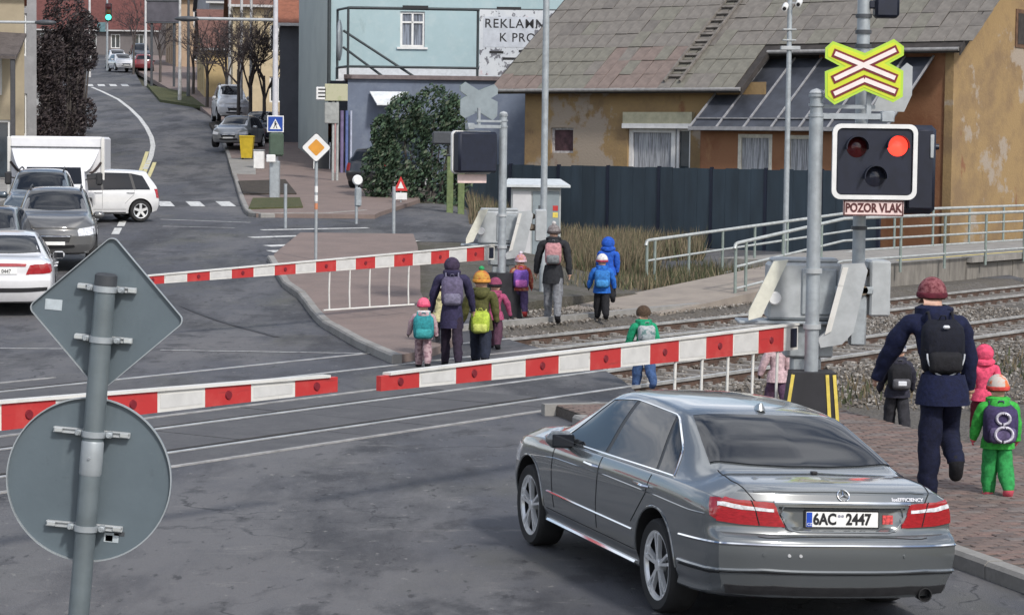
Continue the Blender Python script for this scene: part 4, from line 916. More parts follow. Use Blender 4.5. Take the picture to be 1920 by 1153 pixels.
# ------------------------------------------------------------------ sign post in the foreground
def sign_backs():
    D0 = 7.25; s = FPX/D0
    base = at(176, 900, D0); ctr = Vector((base.x, base.y, 0))
    root = thing('sign_post', 'tilted grey post in the left foreground with backs of a diamond and a round sign', 'road sign', ctr)
    root.rotation_euler = (0, radians(4.6), 0)
    # local frame leans with the post
    M = Matrix.Rotation(radians(4.6), 4, 'Y').inverted()
    def L(x, y): return M @ (at(x, y, D0)-ctr)
    dc = L(201, 588); rc = L(168, 898)
    top = L(204, 522)
    q = MB(); q.lathe([(.0315, -.35), (.0315, top.z)], 28, o=(top.x, -.05, 0)); q.build('post', POSTG, root, smooth=60)
    q = MB(); q.lathe([(.032, top.z-.022), (.034, top.z-.02), (.034, top.z+.012), (.026, top.z+.018), (.001, top.z+.02)], 28, o=(top.x, -.05, 0)); q.build('post_cap', DKG, root, smooth=40)
    h = 149/s; r = .022; P = []
    for a in (0, 90, 180, 270):
        for t in (-38, -20, 0, 20, 38):
            ang = radians(a+t); cx, cz = (h-r*1.42)*cos(radians(a)), (h-r*1.42)*sin(radians(a)); P.append((dc.x+cx+r*cos(ang), dc.z+cz+r*sin(ang)))
    dp = MB(); dp.prism(P, (0, -.004, 0), (1, 0, 0), (0, 0, 1), (0, 1, 0), .004); dpl = dp.build('diamond_plate', SIGNB, root)
    def rimpoly(P, par):
        q = MB(); c = Vector((sum(p[0] for p in P)/len(P), 0, sum(p[1] for p in P)/len(P))); k = len(P); V = []
        for y in (-.016, -.002):
            for f in (1.0, .985): V += [(c.x+(p[0]-c.x)*f, y, c.z+(p[1]-c.z)*f) for p in P]
        q.add(V, [f for i in range(k) for f in ((i, (i+1) % k, k+(i+1) % k, k+i), (i, 2*k+i, 2*k+(i+1) % k, (i+1) % k), (k+i, k+(i+1) % k, 3*k+(i+1) % k, 3*k+i))])
        q.build('plate_rim', GALV, par)
    rimpoly(P, dpl)
    R = 156/s; C = [(rc.x+R*cos(2*pi*i/72), rc.z+R*sin(2*pi*i/72)) for i in range(72)]
    q = MB(); q.prism(C, (0, -.004, 0), (1, 0, 0), (0, 0, 1), (0, 1, 0), .004); rpl = q.build('round_plate', SIGNB, root); rimpoly(C, rpl)
    def clampset(px, py, half, tilt, style):
        c = L(px, py); z = c.z
        q = MB(); w2 = half/s
        q.cbox(c.x-w2, c.x+w2, -.020, -.005, z-.0085, z+.0085, .002); q.cbox(c.x-w2, c.x+w2, -.026, -.020, z+.004, z+.0085, .001); q.cbox(c.x-w2, c.x+w2, -.026, -.020, z-.0085, z-.004, .001)
        rail = q.build('sign_rail', GALV2, root)
        for sx in (-1, 1): q = MB(); q.cbox(c.x+sx*w2*.86-.013, c.x+sx*w2*.86+.013, -.030, -.026, z-.007, z+.007, .002); q.build('rail_clip', mat('clip_bright', (.62, .65, .66), rough=.3, metal=.6, var=.1), rail)
        q = MB(); q.lathe([(.0318, z-.009), (.036, z-.009), (.036, z+.009), (.0318, z+.009)], 28, o=(top.x, -.05, 0)); q.cbox(top.x-.056, top.x-.036, -.055, -.020, z-.009, z+.009, .003); q.cbox(top.x+.036, top.x+.056, -.055, -.020, z-.009, z+.009, .003)
        for sx in (-1, 1): q.lathe([(.001, .012), (.006, .012), (.006, 0)], 8, o=(top.x+sx*.047, -.055, z), ax=(0, -1, 0))
        q.build('pipe_clamp', GALV, root, smooth=40)
    clampset(203, 540, 55, 0, 0); clampset(196, 634, 54, 0, 0); clampset(174, 809, 72, 0, 1); clampset(160, 984, 72, 0, 1)
    st = mat('sticker_pale', (.42, .47, .50), rough=.5, var=.12, scale=30)
    def stick(x, y, w2, h2, m, nm, par):
        c = L(x, y); q = MB(); q.cbox(c.x-w2/s, c.x+w2/s, -.0056, -.0036, c.z-h2/s, c.z+h2/s, .0005); return q.build(nm, m, par)
    s1 = stick(101, 571, 16, 10, st, 'sticker', dpl)
    s2 = stick(209, 1007, 14, 9, st, 'sticker', rpl); stick(224, 1000, 10, 4, DKG, 'sticker_print', s2); stick(205, 1008, 7, 6, DKG, 'sticker_print', s2)
    q = MB(); c = L(170, 852); q.lathe([(.0318, c.z-.055), (.034, c.z-.05), (.034, c.z+.045), (.0318, c.z+.05)], 28, o=(top.x, -.05, 0)); q.lathe([(.001, .006), (.004, .006), (.005, 0)], 8, o=(top.x-.002, -.083, c.z), ax=(0, -1, 0)); q.build('sleeve', GALV, root, smooth=40)
    return root
sign_backs()
# ------------------------------------------------------------------ station side: yard, platform, ramps, railings, fence
YARD = layered('gravel_yard', (.105, .095, .08), [((.16, .15, .135), 8, .45, .66, .8, None), ((.06, .06, .035), 1.1, .45, .65, .7, None), ((.05, .045, .04), 30, .5, .68, .7, None)], rough=.95, bump=.9, bscale=40, bdist=.05)
def xline(y, n=9.45): q = tp(0, n); return q.x+rt.x*(y-q.y)/rt.y
sheet('station_yard', [(y, lin(FS_R, y)-.25 if y > 45 else min(lin(RE, y)-.25, xline(y)-.3), xline(y)) for y in (38.5, 40, 42, 44, 45, 46, 48, 50, 52, 54, 56, 58, 60, 62, 62.6)], YARD, z=-.02, n=40)
sheet('station_yard', [(y, -4.6+.0*y, xline(y) if y < 100 else 60) for y in [76+1.5*i for i in range(30)]], YARD, z=-.015, n=40)
CONP = mat('concrete_platform', (.25, .235, .215), rough=.9, var=.22, scale=3, bump=.25)
CONF = mat('concrete_face', (.19, .175, .155), rough=.9, var=.28, scale=4, bump=.3, stretch=(1, 1, .3))
pf0 = on(1690, 492, .55); n_pf = (flat(pf0)-RA).dot(rn); s_pf = (flat(pf0)-RA).dot(rt)
plat = bpy.data.objects.new('platform', None); COL.objects.link(plat); plat['kind'] = 'structure'
q = MB(); q.obox(tp(s_pf-1.2, n_pf+.12, -.2), rt*40, rn*4.2, Vector((0, 0, .74))); q.build('platform_top', CONP, plat)
for i in range(22):
    q = MB(); q.obox(tp(s_pf-1.2+i*1.0, n_pf+random.uniform(-.012, .012), -.2), rt*.985, rn*.12, Vector((0, 0, .58 if i > 4 else .745))); q.build('face_panel', CONF, plat)
for i in range(5, 22):
    q = MB(); q.obox(tp(s_pf-1.2+i*1.0, n_pf-.16, .42), rt*.99, rn*.30, Vector((0, 0, .14))); q.build('edge_slab', CONP, plat)
q = MB(); q.obox(tp(s_pf+1, n_pf+.5, .541), rt*38, rn*.12, Vector((0, 0, .004))); q.build('yellow_line', YEL, plat)
# ramp up to the platform
rs0 = flat(on(1262, 582)); n_r = (rs0-RA).dot(rn); s_r = (rs0-RA).dot(rt)
q = MB(); V = [tp(s_r-1, n_r-.3, .0), tp(s_r-1, n_r+2.0, .0), tp(s_pf-1.2, n_pf+2.4, .535), tp(s_pf-1.2, n_pf+.1, .535)]; V += [p-Vector((0, 0, .5)) for p in V]
q.add(V, [(3, 2, 1, 0), (0, 1, 5, 4), (1, 2, 6, 5), (2, 3, 7, 6), (3, 0, 4, 7)]); struct(q.build('ramp', layered('ramp_concrete', (.29, .25, .21), [((.2, .17, .15), 1.5, .42, .66, .7, None)], rough=.9, bump=.3)))
q = MB(); q.obox(tp(s_r-7.5, n_r-.05, -.1), rt*8.5, rn*.18, Vector((0, 0, .2))); struct(q.build('kerb', CONC))
RAILM = mat('railing_galvanised', (.42, .44, .43), rough=.5, metal=.25, var=.15, scale=6)
RAILG = mat('railing_post_green_grey', (.20, .24, .22), rough=.55, var=.15, scale=6)
def railing(label, P0, zs, posts, hs, group):
    """P0 start, zs: list of (distance, foot height), posts: distances"""
    root = thing('railing', label, 'railing', P0, 0, group); Lmax = zs[-1][0]
    for d in posts:
        q = MB(); z = lin(zs, d); q.tube([rt*d+Vector((0, 0, z-.2)), rt*d+Vector((0, 0, z+hs[0]))], .034, 10); q.build('post', RAILG, root, smooth=50)
    for k, h in enumerate(hs):
        q = MB(); pts = [rt*d+Vector((0, 0, z+h)) for d, z in zs]
        if k == 0: pts = [rt*-.05+Vector((0, 0, zs[0][1]+h-.12)), rt*-.0+Vector((0, 0, zs[0][1]+h-.02))]+pts[:0]+[rt*.1+Vector((0, 0, zs[0][1]+h))]+pts[1:]
        q.tube(pts, .038 if k == 0 else .028, 10); q.build('rail', RAILM, root, smooth=50)
A1 = flat(on(1212, 541))
railing('long galvanised railing that starts lowest beside the dry grass and climbs the ramp', A1, [(0, .0), (11, .5), (30, .5)], [0, .35, 1.9, 3.5, 5.1, 6.8, 8.6, 10.6, 13, 15.5, 18, 20.5, 23, 25.5], (1.1, .63, .06), 'railings of the platform ramp')
A2 = flat(on(1378, 556, .12))
railing('shorter front railing of the ramp starting left of the near crossing signal', A2, [(0, .12), (5.0, .54), (26, .54)], [0, .45, 2.1, 3.9, 5.7, 8, 10.5, 13, 15.5, 18, 20.5, 23], (1.12, .62, .16), 'railings of the platform ramp')
FEN = mat('fence_dark_blue', (.022, .036, .050), rough=.6, var=.25, scale=2, stretch=(1, 1, .2))
def fence():
    a = flat(at(868, 400, 83)); c = flat(at(1700, 400, 73)); d = (c-a).normalized(); n = Vector((-d.y, d.x, 0)); L = (c-a).length
    root = thing('fence', 'dark blue solid board fence below the station house windows', 'fence', a); k = int(L/2.0)
    for i in range(k+1):
        q = MB(); p = d*i*2.0; q.obox(p-d*.05-n*.02, d*.1, n*.1, Vector((0, 0, 2.62))); q.build('post', DKBL, root)
        if i < k:
            for j in range(4):
                q = MB(); q.obox(p+d*(.055+j*.473)+n*random.uniform(-.006, .006), d*.467, n*.03, Vector((0, 0, 2.58+random.uniform(-.02, .02)))); q.build('board', FEN, root)
fence()
# relay cabinet
cb = flat(at(1003, 500, 60)); CABM = mat('cabinet_grey', (.36, .38, .38), rough=.55, var=.1, scale=3)
root = thing('relay_cabinet', 'grey railway equipment cabinet with an overhanging flat roof behind the far barrier drive', 'cabinet', cb)
q = MB(); q.cbox(-.62, .62, -.4, .4, 0, 2.2, .02); q.build('body', CABM, root)
q = MB(); q.add([(-.80, -.6, 2.2), (.85, -.6, 2.2), (.85, .6, 2.2), (-.80, .6, 2.2), (-.80, -.6, 2.26), (.85, -.6, 2.26), (.62, .5, 2.40), (-.7, .5, 2.40)], [(0, 3, 2, 1), (4, 5, 6, 7), (0, 1, 5, 4), (1, 2, 6, 5), (2, 3, 7, 6), (3, 0, 4, 7)]); q.build('roof', mat('cabinet_roof', (.52, .55, .56), rough=.5, var=.1), root)
q = MB(); q.cbox(-.58, -.12, -.425, -.40, .1, 2.1, .01); q.build('door', mat('cabinet_door_pale', (.5, .5, .51), rough=.5, var=.06), root)
q = MB(); q.cbox(-.08, .58, -.425, -.40, .1, 2.1, .01); d = q.build('door', mat('cabinet_door_grey', (.22, .26, .28), rough=.5, var=.08), root)
for zz in (1.45, 1.65): q = MB(); q.cbox(.06, .16, -.43, -.422, zz, zz+.10, .004); q.build('vent', DKG, d)
for zz, m in ((1.62, REDP), (1.45, YEL)): q = MB(); q.cbox(.42, .55, -.432, -.424, zz, zz+.13, .004); q.build('warning_label', m, d)
# green posts, small wooden fence
for px, top, lb in ((843, 292, 'tall green post left of the pair beside the bush, with a dark lamp on top'), (864, 318, 'shorter green post right of the pair beside the bush')):
    b = flat(at(px, 420, 73)); q0 = thing('gate_post', lb, 'post', b, 0, 'green posts beside the bush'); zt = at(px, top, 78).z
    q = MB(); q.cbox(-.10, .10, -.1, .1, 0, zt, .02); q.build('shaft', mat('post_olive', (.13, .17, .07), rough=.7, var=.3, scale=5), q0)
    q = MB(); q.cbox(-.12, .12, -.12, .12, zt, zt+.06, .02); q.build('cap', DKG, q0)
    if px == 843: q = MB(); q.cbox(-.55, .1, -.12, .1, zt+.35, zt+.75, .05); q.cbox(-.05, .05, -.05, .05, zt+.06, zt+.4, .01); q.build('lamp', DKG, q0)
wf = thing('picket_fence', 'short weathered picket fence at the foot of the bush', 'fence', flat(at(765, 462, 72)))
WOOD = mat('weathered_wood', (.20, .165, .125), rough=.9, var=.3, scale=6, stretch=(4, 4, .5))
for i in range(12):
    q = MB(); x = i*.125; q.cbox(x-.042, x+.042, -.012, .012, 0, .72+random.uniform(-.06, .06), .012); q.build('picket', WOOD, wf).rotation_euler = (0, random.uniform(-.05, .05), 0)
for z in (.2, .5): q = MB(); q.cbox(-.05, 1.45, .013, .04, z, z+.06, .005); q.build('fence_rail', WOOD, wf)

# ------------------------------------------------------------------ poles, lamps, signs of the street
def pole(name, label, cat, px, py, d, top, r0, r1, m=GALV, group=None, base=None):
    P = base if base is not None else (flat(at(px, py, d)) if d else gr(px, py))
    P = Vector((P.x, P.y, terr(P.x, P.y)))
    h = at(px, top, P.y).z-P.z
    root = thing(name, label, cat, P, 0, group); q = MB(); q.tube([(0, 0, -.1), (0, 0, h*.25), (0, 0, h)], [r0, (r0+r1)/2, r1], 14); q.build('pole', m, root, smooth=50)
    return root, h, P
P4 = 'lamp posts along the street'
lp, h, P = pole('street_lamp', 'tall pale lamp post carrying the blue crossing sign, arm reaching left over the road', 'street lamp', 515, 377, None, -60, .13, .07, mat('lamp_post_pale', (.50, .50, .53), rough=.5, var=.1), P4)
sc = FPX/P.y; za = at(515, 38, P.y).z-P.z
q = MB(); q.tube([(0, 0, za), (-180/sc, 0, za+.02)], .05, 8); q.build('arm', GALV2, lp, smooth=50)
q = MB(); q.ell((-165/sc, 0, za), .42, .16, .09); q.build('lamp_head', DKG, lp, smooth=50)
q = MB(); q.cbox(-.16, .16, -.16, .16, 0, 1.3, .03); q.build('door_section', GALV, lp)
q = MB(); q.cbox(-.17, .30, -.28, -.12, 1.45, 2.2, .05); q.build('control_box', mat('box_green', (.055, .085, .06), rough=.6, var=.2, scale=4), lp)
q = MB(); q.cbox(-.25, .05, -.33, -.28, 1.25, 1.5, .03); q.build('notice', WHT, lp)
def blue_sign(par, x, y, z, s):
    q = MB(); q.cbox(x-s, x+s, y-.02, y, z-s, z+s, .03); b = q.build('crossing_sign', WHT, par)
    q = MB(); q.cbox(x-s*.88, x+s*.88, y-.026, y-.018, z-s*.88, z+s*.88, .004); q.build('sign_field', mat('sign_blue', (.012, .055, .30), rough=.4, var=.06), b)
    q = MB(); q.prism([(x-s*.68, z-s*.62), (x+s*.68, z-s*.62), (x, z+s*.62)], (0, y-.032, 0), (1, 0, 0), (0, 0, 1), (0, 1, 0), .005); q.build('sign_triangle', WHT, b)
    q = MB(); yy = y-.038
    for poly in ([(-.08, .22), (.06, .22), (.06, .36), (-.08, .36)], [(-.12, .18), (.1, .18), (.08, -.12), (-.1, -.1)], [(-.1, -.1), (.0, -.1), (-.14, -.5), (-.24, -.5)], [(.0, -.1), (.09, -.1), (.24, -.5), (.14, -.5)], [(.08, .16), (.24, -.06), (.18, -.1), (.04, .08)]):
        q.prism([(x+a*s, z+c*s) for a, c in poly], (0, yy, 0), (1, 0, 0), (0, 0, 1), (0, 1, 0), .005)
    q.build('walker_symbol', INK, b); return b
blue_sign(lp, .03, -.17, at(516, 233, P.y).z-P.z, 15.5/sc)
# priority road sign
ps, h, P = pole('priority_sign', 'diamond priority road sign, white edged with orange centre, on a stickered grey pole', 'road sign', 592, 498, None, 262, .035, .035, GALV)
sc = FPX/P.y; z = at(592, 277, P.y).z-P.z; hd = 29/sc
def dia(hh, r):
    o = []
    for a in (0, 90, 180, 270):
        for t in (-40, 0, 40): o.append(((hh-r*1.42)*cos(radians(a))+r*cos(radians(a+t)), z+(hh-r*1.42)*sin(radians(a))+r*sin(radians(a+t))))
    return o
q = MB(); q.prism(dia(hd, .05), (0, -.06, 0), (1, 0, 0), (0, 0, 1), (0, 1, 0), .02); pl = q.build('sign_plate', DKG, ps)
q = MB(); q.prism(dia(hd*.94, .05), (0, -.064, 0), (1, 0, 0), (0, 0, 1), (0, 1, 0), .005); q.build('white_border', WHT, pl)
q = MB(); q.prism(dia(hd*.56, .03), (0, -.068, 0), (1, 0, 0), (0, 0, 1), (0, 1, 0), .005); q.build('orange_field', mat('sign_orange', (.60, .27, .035), rough=.4, var=.1), pl)
for y0, m in ((355, WHT), (372, WHT), (387, mat('sticker_orange', (.5, .2, .1), rough=.5))):
    zz = at(592, y0, P.y).z-P.z; q = MB(); q.lathe([(.0352, zz-.07), (.038, zz-.07), (.038, zz+.07), (.0352, zz+.07)], 12); q.build('pole_sticker', m, ps, smooth=40)
pole('tall_pole', 'tall plain grey pole in front of the relay cabinet and the tiled roof', 'pole', 1019, 430, 49, -90, .075, .065, GALV)
cp, h, P = pole('camera_pole', 'grey pole with surveillance cameras standing left of the crossing signal', 'pole', 1472, 480, 62, -20, .085, .06, GALV)
sc = FPX/P.y
for xx, yy, lb in ((-.13, 14, 0), (.22, 6, 1)):
    zz = at(1472, yy, P.y).z-P.z; q = MB(); q.lathe([(.001, .18), (.075, .17), (.08, -.14), (.05, -.17), (.001, -.17)], 14, o=(xx, -.1, zz), ax=(-.25, -1, -.35)); c = q.build('camera', WHT, cp, smooth=40)
    q = MB(); q.beam((0, 0, zz), (xx, -.05, zz), .04, .04); q.build('camera_bracket', GALV2, c)
    q = MB(); q.lathe([(.001, .19), (.045, .185), (.05, .17)], 14, o=(xx, -.1, zz), ax=(-.25, -1, -.35)); q.build('lens', INK, c)
for yy in (56, 76, 92): zz = at(1472, yy, P.y).z-P.z; q = MB(); q.cbox(-.17, .17, -.09, .09, zz-.02, zz+.02, .01); q.build('clamp', GALV2, cp)
q = MB(); zz = at(1472, 90, P.y).z-P.z; q.cbox(-.22, .28, -.1, .1, zz-.06, zz+.04, .01); q.build('clamp_box', GALV2, cp)
for px, base, top, lb in ((168, 120, -60, 'white pole left of the traffic light at the end of the street'), (273, 160, -60, 'grey lamp pole beside the distant zebra crossing')):
    pole('street_pole', lb, 'pole', px, base, None if base > 150 else 190, top, .11, .08, mat('pole_white', (.52, .52, .52), rough=.5, var=.1), P4)
for px, base, top, lb in ((337, 193, -40, 'paler pole of the pair on the grass strip'), (353, 186, -40, 'darker pole of the pair on the grass strip'), (430, 232, -40, 'slim flag pole furthest left by the white van'), (452, 240, -40, 'slim flag pole in the middle behind the parked cars'), (470, 246, -40, 'slim flag pole nearest the lamp post')):
    pole('flag_pole' if px > 400 else 'street_pole', lb, 'pole', px, base, None, top, .09 if px > 400 else .13, .07, mat('pole_pale', (.46, .46, .46), rough=.5, var=.3, scale=3) if px != 353 else DKG, P4)
# left lamp arm
ll, h, P = pole('street_lamp', 'lamp post at the left edge with an arm pointing right across the cream house', 'street lamp', -20, 300, 85, -30, .1, .07, GALV, P4)
sc = FPX/P.y; za = at(0, 42, P.y).z-P.z; q = MB(); q.tube([(0, 0, za), (90/sc, 0, za+.0)], .05, 8); q.build('arm', GALV2, ll, smooth=50); q = MB(); q.ell((105/sc, 0, za), .40, .16, .1); q.build('lamp_head', DKG, ll, smooth=50)
# traffic light at the far junction
tl, h, P = pole('traffic_light', 'distant traffic light showing green above the street', 'traffic light', 201, 120, 205, -20, .1, .08, GALV)
sc = FPX/P.y; z = at(201, 24, P.y).z-P.z
q = MB(); q.cbox(-.12, .42, -.3, -.1, z-.75, z+.75, .05); hb = q.build('signal_head', INK, tl)
for k, (dz, m) in enumerate(((.48, RD_ := mat('red_lamp_dark', (.05, .006, .008))), (0, mat('amber_lamp_dark', (.06, .03, .004), rough=.3)), (-.42, mat('green_lamp_lit', (.06, 1.0, .62), rough=.3, emit=2.2)))):
    q = MB(); q.lathe([(.001, .05), (.22, .02), (.24, 0)], 14, o=(.15, -.31, z+dz), ax=(0, -1, 0)); q.build('lamp', m, hb)
q = MB(); q.cbox(-.85, -.1, -.2, -.15, z-1.65, z-.85, .02); q.build('street_sign', mat('sign_teal', (.10, .18, .20), rough=.5, var=.2), tl)
# parking-meter-like posts, red triangular sign
for px, base, top, lb in ((535, 428, 345, 'plain short grey post at the kerb of the side street, left of the priority sign'), (738, 446, 350, 'plain grey post in front of the bush')):
    pole('short_post', lb, 'post', px, base, None, top, .045, .045, GALV, 'grey posts at the side street')
mp_, h, P = pole('round_topped_post', 'grey post with a round white head right of the priority sign', 'post', 668, 420, None, 338, .04, .04, GALV)
q = MB(); q.lathe([(.001, .05), (.12, .05), (.15, 0), (.12, -.05), (.001, -.05)], 18, o=(.03, -.05, h), ax=(.3, -1, 0)); q.build('head', WHT, mp_, smooth=40)
q = MB(); q.cbox(-.05, .14, -.07, .05, h-.75, h-.2, .05); q.build('meter_body', GALV, mp_)
ts, h, P = pole('warning_sign', 'small white and red triangular sign half hidden in the bush', 'road sign', 751, 418, 76, 345, .03, .03, GALV)
sc = FPX/P.y; z = at(751, 345, P.y).z-P.z; q = MB(); q.prism([(-.22, z-.22), (.22, z-.22), (0, z+.24)], (0, -.06, 0), (1, 0, 0), (0, 0, 1), (0, 1, 0), .02); b = q.build('triangle', mat('sign_red', (.5, .03, .03), rough=.4, var=.1), ts)
q = MB(); q.prism([(-.10, z-.14), (.10, z-.14), (0, z+.08)], (0, -.064, 0), (1, 0, 0), (0, 0, 1), (0, 1, 0), .006); q.build('triangle_field', WHT, b)
q = MB(); q.cbox(-.2, .2, -.06, -.04, z-.5, z-.28, .01); q.build('under_plate', WHT, ts)
# yellow wheelie bin and friends
P = gr(463, 306); bn = thing('wheelie_bin', 'yellow recycling bin standing on the grey parking bay', 'bin', (P.x, P.y, terr(P.x, P.y)+.15)); YB = mat('bin_yellow', (.50, .36, .02), rough=.5, var=.12, scale=5)
q = MB(); q.add([(-.22, -.22, .06), (.22, -.22, .06), (.22, .24, .06), (-.22, .24, .06), (-.29, -.3, .92), (.29, -.3, .92), (.29, .3, .92), (-.29, .3, .92)], [(0, 3, 2, 1), (4, 5, 6, 7), (0, 1, 5, 4), (1, 2, 6, 5), (2, 3, 7, 6), (3, 0, 4, 7)]); q.build('body', YB, bn)
q = MB(); q.cbox(-.31, .31, -.33, .32, .92, 1.0, .03); q.build('lid', YB, bn)
for sx in (-.2, .2): q = MB(); q.lathe([(.001, -.03), (.1, -.03), (.1, .03), (.001, .03)], 14, o=(sx, .22, .1), ax=(1, 0, 0)); q.build('wheel', BLK, bn)
P = gr(486, 323); kb = thing('utility_box', 'pale low utility box right of the yellow bin', 'cabinet', (P.x, P.y, terr(P.x, P.y)+.12)); q = MB(); q.cbox(-.22, .2, -.2, .2, 0, .72, .03); q.build('body', WHT, kb); q = MB(); q.cbox(-.24, .22, -.22, .22, .72, .77, .02); q.build('lid', GALV, kb)
P = gr(604, 322); sb = thing('sandwich_board', 'dark folding pavement board with pale frame behind the priority sign', 'sign', (P.x, P.y, terr(P.x, P.y)+.12))
q = MB(); q.obox((-.3, -.25, 0), (.6, 0, 0), (0, .03, 0), (0, .22, 1.0)); q.build('board', INK, sb)
for x in (-.33, .30): q = MB(); q.obox((x, -.27, -.05), (.035, 0, 0), (0, .05, 0), (0, .22, 1.1)); q.build('frame', WHT, sb)
# ------------------------------------------------------------------ buildings
def wall_open(b, o, u, w, W, H, ops, th=.3, mi=0):
    """wall with real openings; o lower left corner, u along, w inwards"""
    o = Vector(o); u = Vector(u); w = Vector(w); Z = Vector((0, 0, 1))
    X = sorted({0, W, *[q for p in ops for q in p[:2]]}); Y = sorted({0, H, *[q for p in ops for q in p[2:4]]})
    X = [x for x in X if 0 <= x <= W]; Y = [y for y in Y if 0 <= y <= H]
    for x0, x1 in zip(X, X[1:]):
        for y0, y1 in zip(Y, Y[1:]):
            cx, cy = (x0+x1)/2, (y0+y1)/2
            if any(p[0] < cx < p[1] and p[2] < cy < p[3] for p in ops): continue
            b.add([o+u*x0+Z*y0, o+u*x1+Z*y0, o+u*x1+Z*y1, o+u*x0+Z*y1], [(0, 1, 2, 3)], mi)
    for x0, x1, y0, y1 in [p[:4] for p in ops]:
        c = [o+u*x0+Z*y0, o+u*x1+Z*y0, o+u*x1+Z*y1, o+u*x0+Z*y1]
        for i in range(4): b.add([c[i], c[(i+1) % 4], c[(i+1) % 4]+w*th, c[i]+w*th], [(0, 1, 2, 3)], mi)
WGL = mat('window_glass', (.03, .04, .05), rough=.06, var=.4, scale=1.2, spec=.7)
CURT = mat('curtain_grey', (.30, .31, .33), rough=.9, var=.5, scale=5, stretch=(9, 9, .25), thr=(.42, .58))
def window(par, o, u, w, x0, x1, z0, z1, fm, dep=.12, mull=(), bars=(), fw=.07, glass=WGL, sill=False, curtain=False):
    o = Vector(o); Z = Vector((0, 0, 1)); q = MB()
    def bar(a0, a1, c0, c1): q.obox(o+u*a0+Z*c0+w*(dep-.03), u*(a1-a0), w*.06, Z*(c1-c0))
    bar(x0, x1, z0, z0+fw); bar(x0, x1, z1-fw, z1); bar(x0, x0+fw, z0+fw, z1-fw); bar(x1-fw, x1, z0+fw, z1-fw)
    for m in mull: bar(m-fw*.45, m+fw*.45, z0+fw, z1-fw)
    for m in bars: bar(x0+fw, x1-fw, m-fw*.4, m+fw*.4)
    f = q.build('window', fm, par)
    q = MB(); q.obox(o+u*(x0+.01)+Z*(z0+.01)+w*(dep+.035), u*(x1-x0-.02), w*.01, Z*(z1-z0-.02)); q.build('pane', CURT if curtain else glass, f)
    if sill: q = MB(); q.obox(o+u*(x0-.12)+Z*(z0-.08)-w*.08, u*(x1-x0+.24), w*.18, Z*.08); q.build('sill', WHT, f)
    return f
# ---- station house
OCH = layered('ochre_plaster', (.30, .205, .100), [((.20, .135, .08), .7, .45, .62, .8, None), ((.33, .28, .23), .45, .545, .585, .9, None), ((.20, .075, .045), 1.3, .63, .70, .7, (1, 1, .5)), ((.10, .06, .035), 2.6, .64, .74, .7, (1, 1, .35))], rough=.95, bump=.35, bscale=14, bdist=.03)
ORW = layered('orange_plaster', (.25, .125, .068), [((.20, .085, .045), .8, .45, .62, .8, None), ((.33, .20, .10), 2, .58, .7, .7, (1, 1, .4))], rough=.95, bump=.3, bscale=14, bdist=.03)
EAVE = mat('eave_timber_dark', (.035, .03, .028), rough=.9, var=.3, scale=4)
TILE = [mat('tile_'+n, c, rough=.9, var=.22, scale=3, bump=.15) for n, c in (('grey', (.165, .150, .134)), ('greenish', (.162, .154, .128)), ('reddish', (.178, .137, .120)), ('dark', (.140, .127, .115)))]
